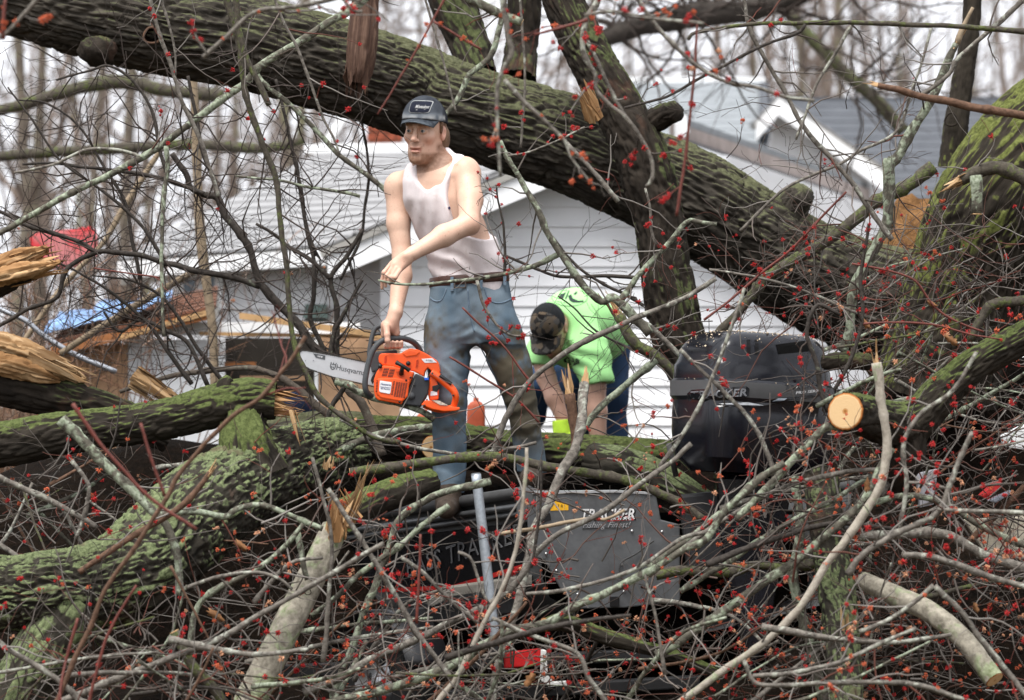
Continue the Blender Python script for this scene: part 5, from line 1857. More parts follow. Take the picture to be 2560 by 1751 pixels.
def worker():
    root = empty('person', P(1480, 1110, 17.6))
    X = P
    Fb = Field(P(1290, 1115, 17.2) - (0, .55, 0), P(1560, 740, 17.2) + (0, .5, 0), .005)
    A = np.array((-.22, -.50, -.84))
    A /= np.linalg.norm(A)
    up = np.array((-.28, -.80, .52))
    up -= A * (up @ A)
    up /= np.linalg.norm(up)
    sd = np.cross(up, A)
    sd = sd if sd[0] > 0 else -sd
    A3 = np.array((A, sd, up))
    C = P(1374, 822, 17.02)
    s = 1.0
    head_field(Fb, C, A3, s)
    Fb.cone(C - A * .03, P(1415, 815, 17.25), .06, .07, .03)
    Fb.chain([P(1470, 880, 17.1), P(1487, 965, 17.02), P(1492, 1030, 17.0), P(1496, 1120, 16.98)], [.062, .054, .050, .038], .02)
    Fb.chain([P(1352, 885, 17.15), P(1366, 945, 17.08), P(1386, 995, 17.03), P(1409, 1055, 17.0)], [.052, .047, .044, .030], .02)
    # hand at the end of the near arm
    for q in range(4):
        Fb.chain([P(1488 + q * 6, 1118, 16.96), P(1484 + q * 6, 1140, 16.94), P(1480 + q * 6, 1158, 16.95)], [.012, .0105, .009], .006)
    Fb.chain([P(1482, 1112, 16.94), P(1474, 1134, 16.93)], [.013, .009], .006)
    V, Q = Fb.mesh()
    col = skin_colors(V, C, A3, s, .7, (.56, .35, .265))
    body = mk('body', V, Q, None, M['skin'], root, attrs=dict(Col=col4(np.clip(col, 0, 1))))
    # shirt
    Fs = Field(P(1300, 1010, 17.2) - (0, .5, 0), P(1580, 690, 17.2) + (0, .75, 0), .0055)
    Fs.cone(P(1500, 830, 17.75), P(1440, 812, 17.42), .150, .178, .05)
    Fs.cone(P(1440, 812, 17.42), P(1405, 822, 17.22), .178, .150, .05)
    Fs.cone(P(1400, 850, 17.15), P(1425, 880, 17.2), .09, .085, .04)
    Fs.cone(P(1392, 820, 17.14), P(1398, 845, 17.08), .075, .06, .03)
    Fs.chain([P(1452, 838, 17.2), P(1474, 885, 17.08), P(1492, 950, 17.02)], [.105, .094, .088], .05)
    Fs.chain([P(1385, 850, 17.25), P(1356, 880, 17.16), P(1352, 902, 17.12)], [.09, .075, .070], .04)
    Fs.cone(P(1530, 845, 17.8), P(1500, 880, 17.75), .09, .08, .04)
    # cut sleeves clean
    for c0, n0 in ((P(1494, 962, 17.02), np.array((.13, -.1, -1))), (P(1350, 912, 17.1), np.array((-.12, -.1, -1)))):
        n0 = n0 / np.linalg.norm(n0)
        Fs.put(c0 - .14, c0 + .14, lambda p: np.maximum(-((p - c0) @ n0), np.linalg.norm(p - c0, axis=-1) - .16), .004, 's')
    # hollow where the head and neck come out
    Fs.ell(C + A * -.01, (.115, .125, .125), None, .01, 's')

    def sw(p):
        w = .005 * fbm(p * 7, 3)
        c0 = P(1470, 880, 17.05)
        g = np.exp(-((p - c0) ** 2).sum(1) / .03)
        return w + .006 * g * np.sin((p[:, 0] * .6 + p[:, 2]) * 70 + 3 * vnoise(p * 6)) 
    Fs.wrinkle(sw)
    V, Q = Fs.mesh()
    cs = np.tile((.38, .76, .31), (len(V), 1)) * (1 + .05 * fbm(V * 6, 2))[:, None]
    shirt = mk('shirt', V, Q, None, M['cloth'], root, attrs=dict(Col=col4(np.clip(cs, 0, 1))))
    bv = bvh_of(shirt)
    ink = plain('print_dark_green', (.012, .03, .022), .8)

    def flat(name, pl, mat=ink, lift=.004):
        """Polygon in picture units pressed onto the shirt along the line of sight."""
        bm = bmesh.new()
        f = bm.faces.new([bm.verts.new((x, y, 0)) for x, y in pl])
        bmesh.ops.triangulate(bm, faces=[f])
        bmesh.ops.subdivide_edges(bm, edges=bm.edges[:], cuts=2, use_grid_fill=True)
        bmesh.ops.triangulate(bm, faces=bm.faces[:])
        vv = np.array([v.co[:2] for v in bm.verts])
        bm.verts.index_update()
        T = np.array([[v.index for v in f_.verts] for f_ in bm.faces])
        bm.free()
        out = []
        for x, y in vv:
            o = Vector(P(x, y, 15.5))
            dr = Vector((o.x, o.y, o.z - CZ)).normalized()
            h = bv.ray_cast(o, dr)
            out.append(tuple(h[0] - dr * lift) if h[0] is not None else tuple(P(x, y, 17.5)))
        mk(name, out, None, T, mat, shirt)
    flat('print_bar', [(1390, 754), (1406, 727), (1418, 725), (1404, 756)])
    flat('print_bar', [(1408, 757), (1421, 726), (1424, 727), (1412, 759)])
    th = np.linspace(0, 2 * np.pi, 40, endpoint=False)
    ring = np.array([(1424 + 44 * math.cos(a), 744 + 21 * math.sin(a)) for a in th])
    for a in range(40):
        p0, p1 = ring[a], ring[(a + 1) % 40]
        if p0[1] < 726:
            continue
        nx = (p0 - (1424, 744)) / np.linalg.norm(p0 - (1424, 744)) * 1.4
        flat('print_ring', [tuple(p0), tuple(p1), tuple(p1 + nx), tuple(p0 + nx)])
    flat('print_figure', [(1420, 740), (1428, 736), (1432, 746), (1446, 752), (1458, 751), (1460, 755), (1446, 757), (1432, 757), (1424, 752)])
    flat('print_figure', [(1434, 735), (1442, 728), (1443, 733), (1437, 738)])
    V_, T_ = text_mesh('GAB', 26, 0, True)
    out = []
    for x, y in V_[:, :2]:
        o = Vector(P(1430 + x * .72, 903 - y * .72 + .08 * x, 15.5))
        dr = Vector((o.x, o.y, o.z - CZ)).normalized()
        h = bv.ray_cast(o, dr)
        out.append(tuple(h[0] - dr * .004) if h[0] is not None else tuple(P(1430, 900, 17.1)))
    mk('lettering', out, None, T_, ink, shirt)
    flat('print_bar', [(1417, 909), (1442, 910), (1438, 914), (1420, 912)])
    flat('print_bar', [(1409, 899), (1415, 896), (1415, 907), (1410, 906)])
    # cap
    Fc = Field(C - .17, C + .17, .0045)
    Fc.ell(C + s * (-.004 * A + .034 * up), np.array((.108, .088, .112)) * s, A3, .01)
    tl = up * .97 + A * -.16
    Fc.put(C - .2, C + .2, lambda p: -((p - C) @ tl - .030), .004, 'i')
    V, Q = Fc.mesh()
    q = (V - C) @ A3.T
    t = NT('camo_cloth', .9, .1)
    vor = t.n('ShaderNodeTexVoronoi')
    vor.inputs['Scale'].default_value = 38
    t.l(t.coord(), vor.inputs['Vector'])
    cam_c = t.ramp(t.math('FRACT', t.math('MULTIPLY', vor.outputs['Color'], 3.7)), [(0, (.008, .008, .008)), (.30, (.03, .029, .028)), (.34, (.13, .10, .07)), (.6, (.085, .083, .08)), (.63, (.012, .011, .011)), (.85, (.10, .095, .09)), (1, (.17, .12, .075))])
    t.color(cam_c)
    fr = ((q[:, 0] + .10 * q[:, 2]) > .012)
    fm = fr[Q].mean(1) > .5
    cap = mk('cap', V, Q, None, None, root, mats=[plain('cap_grey_cloth', (.022, .024, .026), .9, .1, .2, 60), t.m], midx=fm.astype(int))
    brim(cap, C, A3, s, 'brim', t.m, .086, .092, .044, .083, .020, .022)
    # jeans
    Fj = Field(P(1330, 1200, 17.6) - (0, .4, 0), P(1580, 820, 17.6) + (0, .5, 0), .008)
    Fj.chain([P(1512, 875, 17.85), P(1520, 980, 17.78), P(1524, 1080, 17.82), P(1526, 1190, 17.8)], [.135, .10, .085, .08], .05)
    Fj.chain([P(1440, 890, 17.9), P(1418, 960, 17.85), P(1440, 1060, 17.95), P(1450, 1190, 17.95)], [.14, .10, .085, .08], .05)
    Fj.chain([P(1370, 930, 17.8), P(1340, 960, 17.75), P(1330, 1040, 17.85)], [.07, .075, .075], .05)
    Fj.wrinkle(lambda p: .006 * fbm(p * 8, 2))
    V, Q = Fj.mesh()
    mk('jeans', V, Q, None, M['denim'], root, attrs=dict(Col=col4(np.tile((.03, .055, .11), (len(V), 1)) * (1 + .4 * fbm(V * 6, 3))[:, None])))
    # lime glove
    Fg = Field(P(1370, 1150, 16.98) - (0, .12, 0), P(1445, 1035, 16.98) + (0, .12, 0), .004)
    Fg.cone(P(1402, 1056, 17.0), P(1406, 1085, 16.98), .043, .046, .01)
    Fg.ell(P(1406, 1098, 16.97), (.045, .03, .05), None, .015)
    for q in range(4):
        Fg.chain([P(1394 + q * 8, 1108, 16.95), P(1392 + q * 8, 1128, 16.93), P(1391 + q * 8, 1142, 16.94)], [.014, .013, .011], .006)
    Fg.chain([P(1424, 1090, 16.95), P(1434, 1112, 16.94)], [.016, .012], .008)
    Fg.put(P(1380, 1048, 16.9), P(1440, 1020, 17.1), lambda p: P(0, 1050, 17)[2] + .12 * (p[..., 0] - P(1404, 0, 17)[0]) - p[..., 2], .003, 's')
    V, Q = Fg.mesh()
    mk('glove', V, Q, None, plain('glove_lime', (.52, .80, .06), .8, .2, .1, 40), root)
    tag(root, 'bent over worker in lime green shirt and camouflage cap behind the man', 'person')


worker()


def crouching():
    root = empty('person', P(770, 1180, 16.7))
    Fj = Field(P(660, 1190, 16.6) - (0, .4, 0), P(900, 960, 16.6) + (0, .4, 0), .007)
    Fj.chain([P(828, 1108, 16.75), P(775, 1052, 16.6), P(738, 1020, 16.5)], [.105, .085, .068], .03)
    Fj.chain([P(738, 1020, 16.5), P(738, 1080, 16.55), P(742, 1160, 16.62)], [.068, .066, .06], .03)
    Fj.wrinkle(lambda p: .005 * fbm(p * 9, 2))
    V, Q = Fj.mesh()
    mk('trousers', V, Q, None, M['denim'], root, attrs=dict(Col=col4(np.tile((.020, .027, .055), (len(V), 1)) * (1 + .3 * fbm(V * 5, 3))[:, None])))
    Fb = Field(P(660, 1150, 16.5) - (0, .3, 0), P(780, 1000, 16.5) + (0, .3, 0), .005)
    Fb.chain([P(702, 1038, 16.38), P(703, 1072, 16.38), P(710, 1112, 16.36)], [.034, .033, .024], .02)
    Fb.ell(P(712, 1124, 16.36), (.035, .018, .03), None, .01)
    for q in range(4):
        Fb.chain([P(704 + q * 6, 1134, 16.35), P(703 + q * 6, 1148, 16.34)], [.010, .008], .005)
    V, Q = Fb.mesh()
    mk('body', V, Q, None, M['skin'], root, attrs=dict(Col=col4(np.tile((.50, .29, .22), (len(V), 1)))))
    tag(root, 'crouching person in navy trousers mostly hidden behind the torn log end', 'person')


crouching()
# ------------------------------------------------------------------ chainsaw
def prism(name, pl, d0, d1, mat, parent, bevel=.004, inset=1.0, seg=2):
    """Outline in picture units extruded from distance d0 (near) to d1 (far)."""
    bm = bmesh.new()
    vs = [bm.verts.new(P(x, y, d0)) for x, y in pl]
    f = bm.faces.new(vs)
    cen = P(sum(p[0] for p in pl) / len(pl), sum(p[1] for p in pl) / len(pl), d0)
    e = bmesh.ops.extrude_face_region(bm, geom=[f])
    for v in [g for g in e['geom'] if isinstance(g, bmesh.types.BMVert)]:
        v.co.y += d1 - d0
    bmesh.ops.recalc_face_normals(bm, faces=bm.faces)
    if bevel:
        bmesh.ops.bevel(bm, geom=bm.edges[:], offset=bevel, segments=seg, affect='EDGES', profile=.6, clamp_overlap=True)
    bmesh.ops.triangulate(bm, faces=[q for q in bm.faces if len(q.verts) > 4])
    me = bpy.data.meshes.new(name)
    bm.to_mesh(me)
    bm.free()
    for q in me.polygons:
        q.use_smooth = False
    me.materials.append(mat)
    o = bpy.data.objects.new(name, me)
    COL.objects.link(o)
    if parent is not None:
        o.parent = parent
        w = np.array(parent['_w'])
        o.location = tuple(-w)
    o['_w'] = (0.0, 0.0, 0.0)
    return o


def chainsaw():
    K = lambda x, y: (740 + x / 5.282, 780 + y / 5.282)
    K3 = lambda x, y, d: P(*K(x, y), d)
    KL = lambda pts: [K(*p) for p in pts]
    root = empty('chainsaw', K3(1500, 1260, 14.86))
    org = NT('saw_orange', .32, .45)
    v = org.coord()
    org.color(org.mix(org.ramp(org.noise(v, 40, 5, .7), [(.62, (0, 0, 0)), (.8, (.5, .5, .5))]), (.80, .095, .012), (.42, .13, .06)))
    org = org.m
    dk = plain('saw_dark_grey', (.032, .034, .038), .5, .35, .2, 30)
    blk = plain('saw_black', (.010, .010, .011), .45, .4, .2, 30)
    gh = plain('saw_handle_grey', (.055, .058, .062), .55, .3, .15, 30)
    steel = plain('bar_steel', (.50, .51, .53), .38, .5, .08, 18, .35)
    chain = plain('chain_steel', (.06, .055, .05), .4, .5, .5, 200, .6)
    ink = plain('bar_ink', (.045, .05, .055), .6, .3, .05)
    wht = plain('label_white', (.72, .72, .74), .5, .3, .05)
    # guide bar
    bo = KL([(60, 590), (52, 560), (58, 535), (85, 520), (140, 522), (500, 585), (1000, 690), (1090, 712), (1060, 985), (880, 945), (500, 860), (190, 755), (120, 715), (80, 660)])
    bar = prism('guide_bar', bo, 14.955, 14.962, steel, root, .0012)
    # chain links round the bar
    ch = MB()
    loop = np.array(KL([(1080, 702), (1000, 680), (500, 575), (140, 512), (85, 508), (50, 528), (42, 560), (50, 600), (78, 672), (118, 726), (190, 766), (500, 872), (880, 958), (1050, 996)]))
    seglen = np.concatenate([[0], np.cumsum(np.linalg.norm(np.diff(loop, axis=0), axis=1))])
    pos = np.arange(0, seglen[-1], 2.7)
    for q, t in enumerate(pos):
        i = min(np.searchsorted(seglen, t, side='right') - 1, len(loop) - 2)
        f = (t - seglen[i]) / (seglen[i + 1] - seglen[i])
        c = loop[i] * (1 - f) + loop[i + 1] * f
        tg = (loop[i + 1] - loop[i]) / np.linalg.norm(loop[i + 1] - loop[i])
        nm = np.array((tg[1], -tg[0]))
        h = 1.9 if q % 2 else 1.3
        dd = 14.952 if q % 2 else 14.956
        wd = 1.5
        cc = [c - tg * wd - nm * 1.2, c + tg * wd - nm * 1.2, c + tg * wd * .8 + nm * h, c - tg * wd + nm * h * (1.3 if q % 4 == 1 else .8)]
        ch.hexa([P(*p, dd) for p in cc] + [P(*p, dd + .013) for p in cc])
    tag(ch.build('chain', chain, root, smooth=False), kind='stuff')
    bx = np.array((math.cos(math.radians(12.3)), 0, -math.sin(math.radians(12.3))))
    bz = np.array((math.sin(math.radians(12.3)), 0, math.cos(math.radians(12.3))))
    lettering('lettering', 'Husqvarna', K3(722, 772, 14.9535), bx, bz, .034, ink, bar, width=.128)
    # crowned H mark
    cm = K3(487, 722, 14.9535)
    mk_ = MB()
    q = lambda u, w: cm + bx * u + bz * w

    def strip(a, b, w=.0022):
        a, b = np.array(a), np.array(b)
        t = (b - a) / np.linalg.norm(b - a)
        n_ = np.array((-t[1], t[0])) * w
        mk_.add([q(*(a - n_)), q(*(b - n_)), q(*(b + n_)), q(*(a + n_))], [[0, 1, 2, 3]])
    th = np.linspace(math.pi * .88, math.pi * 2.12, 13)
    ov = [(.0115 * math.cos(t), .004 + .017 * math.sin(t)) for t in th]
    for a, b in zip(ov[:-1], ov[1:]):
        strip(a, b, .0016)
    strip((-.0105, .0095), (.0105, .0095), .0014)
    for a in (-.0105, 0, .0105):
        strip((a, .010), (a * 1.1, .018), .0016)
    strip((-.005, .002), (-.005, -.008), .0012)
    strip((.005, .002), (.005, -.008), .0012)
    strip((-.005, -.003), (.005, -.003), .0012)
    mk_.build('emblem', ink, bar, smooth=False)
    prism('bar_badge', KL([(228, 549), (388, 577), (382, 632), (262, 606)]), 14.953, 14.9545, plain('badge_grey', (.07, .075, .08), .5), bar, 0)
    lettering('badge_lettering', 'RANCHER', K3(318, 592, 14.9525), bx, bz, .0095, wht, bar, width=.022, bold=True)
    for x, y in ((125, 645), (230, 643)):
        V, Q, T = tube(np.array([K3(x, y, 14.9515), K3(x, y, 14.954)]), .0018, 8)
        mk('rivet', V, Q, T, ink, bar)
    # dark clutch side block and hand guard
    prism('clutch_block', KL([(985, 560), (1060, 520), (1330, 500), (1360, 700), (1160, 760), (1000, 800), (980, 700)]), 14.93, 15.02, gh, root, .006)
    g = spline([K3(1180, 184, 14.99), K3(1110, 188, 14.99), K3(1045, 225, 14.99), K3(1008, 310, 14.985), K3(985, 420, 14.98), K3(968, 540, 14.975), K3(975, 640, 14.965)], 40)
    V, Q, T = tube(g, .0105, 10)
    mk('hand_guard', V * 1 + 0, Q, T, gh, root)
    g = spline([K3(1010, 305, 14.99), K3(1090, 290, 14.99), K3(1180, 300, 15.0)], 12)
    V, Q, T = tube(g, .007, 8)
    mk('guard_rib', V, Q, T, gh, root)
    g = spline([K3(990, 410, 14.99), K3(1090, 395, 14.995), K3(1180, 400, 15.0)], 12)
    V, Q, T = tube(g, .007, 8)
    mk('guard_rib', V, Q, T, gh, root)
    # bucking spikes between bar and body
    prism('spike_plate', KL([(985, 905), (1000, 860), (1060, 770), (1100, 700), (1150, 710), (1110, 800), (1040, 900), (1010, 960)]), 14.905, 14.925, blk, root, .003)
    # engine housing
    prism('starter_cover', KL([(1150, 705), (1290, 720), (1560, 800), (1545, 850), (1395, 1225), (1240, 1195), (1085, 1168), (1045, 1130), (1030, 1060), (1026, 900), (1060, 800), (1110, 730)]), 14.80, 14.93, org, root, .010, seg=3)
    prism('cover_face', KL([(1075, 880), (1300, 870), (1500, 905), (1475, 1120), (1400, 1190), (1120, 1140), (1060, 1080)]), 14.794, 14.82, org, root, .006, seg=2)
    prism('top_cover', KL([(1086, 620), (1095, 575), (1120, 550), (1250, 545), (1380, 552), (1440, 510), (1500, 484), (1600, 495), (1700, 540), (1860, 640), (1890, 690), (1905, 780), (1890, 850), (1800, 790), (1740, 740), (1700, 790), (1690, 860), (1560, 790), (1330, 735), (1140, 702), (1095, 670)]), 14.83, 14.96, org, root, .010, seg=3)
    prism('cover_ridge', KL([(1400, 545), (1500, 496), (1640, 530), (1600, 580), (1450, 600)]), 14.826, 14.85, org, root, .005)
    prism('tank_panel', KL([(1575, 812), (1700, 868), (1762, 905), (1755, 1000), (1738, 1090), (1640, 1252), (1395, 1222), (1470, 1040)]), 14.81, 14.93, dk, root, .008, seg=3)
    V, Q, T = tube(np.array([K3(1520, 1110, 14.802), K3(1520, 1110, 14.815)]), .0165, 20)
    mk('fuel_cap', V, Q, T, plain('fuel_cap_grey', (.05, .052, .056), .5), root)
    V, Q, T = tube(np.array([K3(1565, 970, 14.8065), K3(1565, 970, 14.812)]), .004, 10)
    mk('screw', V, Q, T, blk, root)
    # front handle
    g = spline([K3(1060, 1135, 14.87), K3(985, 1110, 14.84), K3(925, 1040, 14.815), K3(912, 930, 14.81), K3(935, 780, 14.815), K3(970, 630, 14.82), K3(1030, 490, 14.825), K3(1120, 395, 14.835), K3(1250, 352, 14.85), K3(1400, 350, 14.87), K3(1520, 385, 14.90), K3(1600, 450, 14.93), K3(1665, 560, 14.95)], 70)
    V, Q, T = tube(g, .0128, 14)
    mk('front_handle', V, Q, T, gh, root)
    # rear handle
    g = spline([K3(1790, 800, 14.84), K3(1880, 862, 14.835), K3(1980, 945, 14.83), K3(2070, 1030, 14.825), K3(2108, 1110, 14.825), K3(2100, 1190, 14.83), K3(2065, 1262, 14.835), K3(1960, 1290, 14.84), K3(1830, 1268, 14.845), K3(1700, 1215, 14.85)], 60)
    rr = np.interp(np.linspace(0, 1, 60), [0, .15, .35, .5, .6, .75, 1], [.019, .017, .0165, .0145, .0135, .016, .020])
    V, Q, T = tube(g, rr, 14)
    mk('rear_handle', V, Q, T, org, root)
    prism('handle_foot', KL([(1650, 1230), (1700, 1170), (1790, 1170), (1960, 1240), (2060, 1250), (2165, 1262), (2160, 1295), (2100, 1310), (1960, 1318), (1800, 1290)]), 14.80, 14.88, org, root, .007, seg=3)
    prism('handle_bridge', KL([(1770, 800), (1830, 830), (1890, 1020), (1880, 1160), (1760, 1170), (1740, 1080), (1765, 900)]), 14.835, 14.885, org, root, .006, seg=2)
    prism('trigger', KL([(1800, 980), (1880, 960), (1900, 1000), (1860, 1060), (1800, 1040)]), 14.83, 14.86, blk, root, .003)
    g = spline([K3(1900, 840, 14.815), K3(1980, 895, 14.81), K3(2055, 955, 14.81)], 10)
    V, Q, T = tube(g, .0075, 8)
    mk('throttle_lock', V, Q, T, blk, root)
    # starter grip
    g = spline([K3(1325, 668, 14.775), K3(1410, 715, 14.765), K3(1500, 775, 14.77)], 12)
    V, Q, T = tube(g, [.010] * 2 + [.0085] * 8 + [.010] * 2, 10)
    grip = mk('starter_grip', V, Q, T, blk, root)
    V, Q, T = tube(np.array([K3(1405, 730, 14.77), K3(1390, 820, 14.80)]), [.0085, .0105], 10)
    mk('grip_stem', V, Q, T, blk, grip, origin=np.array(grip['_w']))
    prism('grip_recess', KL([(1320, 790), (1400, 780), (1430, 850), (1380, 870), (1340, 840)]), 14.797, 14.80, plain('saw_orange_deep', (.5, .06, .01), .5), root, 0)
    th, ph = np.meshgrid(np.linspace(0, 2 * np.pi, 14, endpoint=False), np.linspace(0, np.pi, 9))
    D = np.stack([np.sin(ph) * np.cos(th), np.sin(ph) * np.sin(th), np.cos(ph)], -1).reshape(-1, 3)
    i, j = np.meshgrid(np.arange(8), np.arange(14), indexing='ij')
    Qs = np.stack([i * 14 + j, i * 14 + (j + 1) % 14, (i + 1) * 14 + (j + 1) % 14, (i + 1) * 14 + j], -1).reshape(-1, 4)
    mk('primer_bulb', K3(1482, 682, 14.822) + D * .0105, Qs, None, blk, root)
    prism('blue_lever', KL([(1690, 868), (1750, 872), (1756, 902), (1700, 905)]), 14.79, 14.82, plain('lever_blue', (.02, .12, .62), .4, .4), root, .002)
    for pl in ([(1170, 590), (1195, 580), (1190, 670), (1165, 678)], [(1590, 640), (1615, 630), (1605, 720), (1580, 730)]):
        prism('latch_slot', KL(pl), 14.826, 14.83, plain('slot_red', (.42, .035, .008), .5), root, 0)
    for x, y in ((1515, 868), (1455, 905), (1368, 1188), (1800, 812), (2078, 1105), (1698, 1238), (1110, 718)):
        V, Q, T = tube(np.array([K3(x, y, 14.791), K3(x, y, 14.81)]), .0048 if y != 718 else .009, 10)
        mk('screw', V, Q, T, blk, root)
    # vents
    vt = MB()
    def slot(x, y, w, h, sk=0.0, d=14.7925):
        pl = KL([(x - w, y - h), (x + w, y - h + sk), (x + w, y + h + sk), (x - w, y + h)])
        vt.hexa([P(*p, d) for p in pl[::-1]] + [P(*p, d + .003) for p in pl[::-1]])
    for r in range(12):
        for c in range(5):
            slot(1335 + c * 31 - r * 3, 930 + r * 16.5 + c * 4, 11, 4.5, 3)
    for r in range(10):
        slot(1295 - r * 3, 920 + r * 19, 10, 4.5, 2)
        if r > 1:
            slot(1075 - r * 1.5, 870 + r * 20, 11, 4.5, 2)
    tag(vt.build('side_vents', blk, root, smooth=False), kind='stuff')
    vt = MB()
    for r in range(3):
        for c in range(5):
            for s_ in (0, 1):
                x, y = 1165 + c * 14 + s_ * 78 - r * 12, 760 + r * 38 + s_ * 14
                pl = KL([(x, y - 15), (x + 7, y - 15), (x - 2, y + 15), (x - 9, y + 15)])
                vt.hexa([P(*p, 14.7985) for p in pl[::-1]] + [P(*p, 14.803) for p in pl[::-1]])
    tag(vt.build('top_vents', blk, root, smooth=False), kind='stuff')
    # labels
    lb = prism('side_label', KL([(1108, 908), (1262, 930), (1262, 965), (1245, 1078), (1232, 1084), (1110, 1060), (1098, 1040)]), 14.7905, 14.796, wht, root, .0008)
    ux, uz = np.array((math.cos(.12), 0, -math.sin(.12))), np.array((math.sin(.12), 0, math.cos(.12)))
    bl = plain('label_ink', (.03, .05, .16), .6)
    lettering('label_lettering', 'Husqvarna', K3(1185, 960, 14.7895), ux, uz, .013, bl, lb, width=.044, bold=True)
    lettering('label_lettering', '455 Rancher', K3(1180, 1018, 14.7895), ux, uz, .0095, bl, lb, width=.042, bold=True)
    prism('label_line', KL([(1110, 985), (1250, 1003), (1250, 1008), (1110, 990)]), 14.7893, 14.79, bl, lb, 0)
    w2 = prism('top_label', KL([(1655, 622), (1800, 612), (1862, 670), (1700, 675)]), 14.8285, 14.834, wht, root, .0008)
    lettering('top_lettering', 'X-TORQ', K3(1758, 645, 14.827), ux, uz, .009, blk, w2, width=.03, bold=True)
    prism('warning_label', KL([(1780, 1050), (1862, 1040), (1868, 1100), (1775, 1110)]), 14.833, 14.836, wht, root, 0)
    prism('warning_strip', KL([(1790, 1165), (1900, 1175), (2010, 1235), (1900, 1230)]), 14.797, 14.80, plain('worn_strip', (.5, .42, .35), .7, .2, .4, 80), root, 0)
    tag(root, 'orange chainsaw with long steel bar held in the right hand of the man', 'chainsaw')


chainsaw()


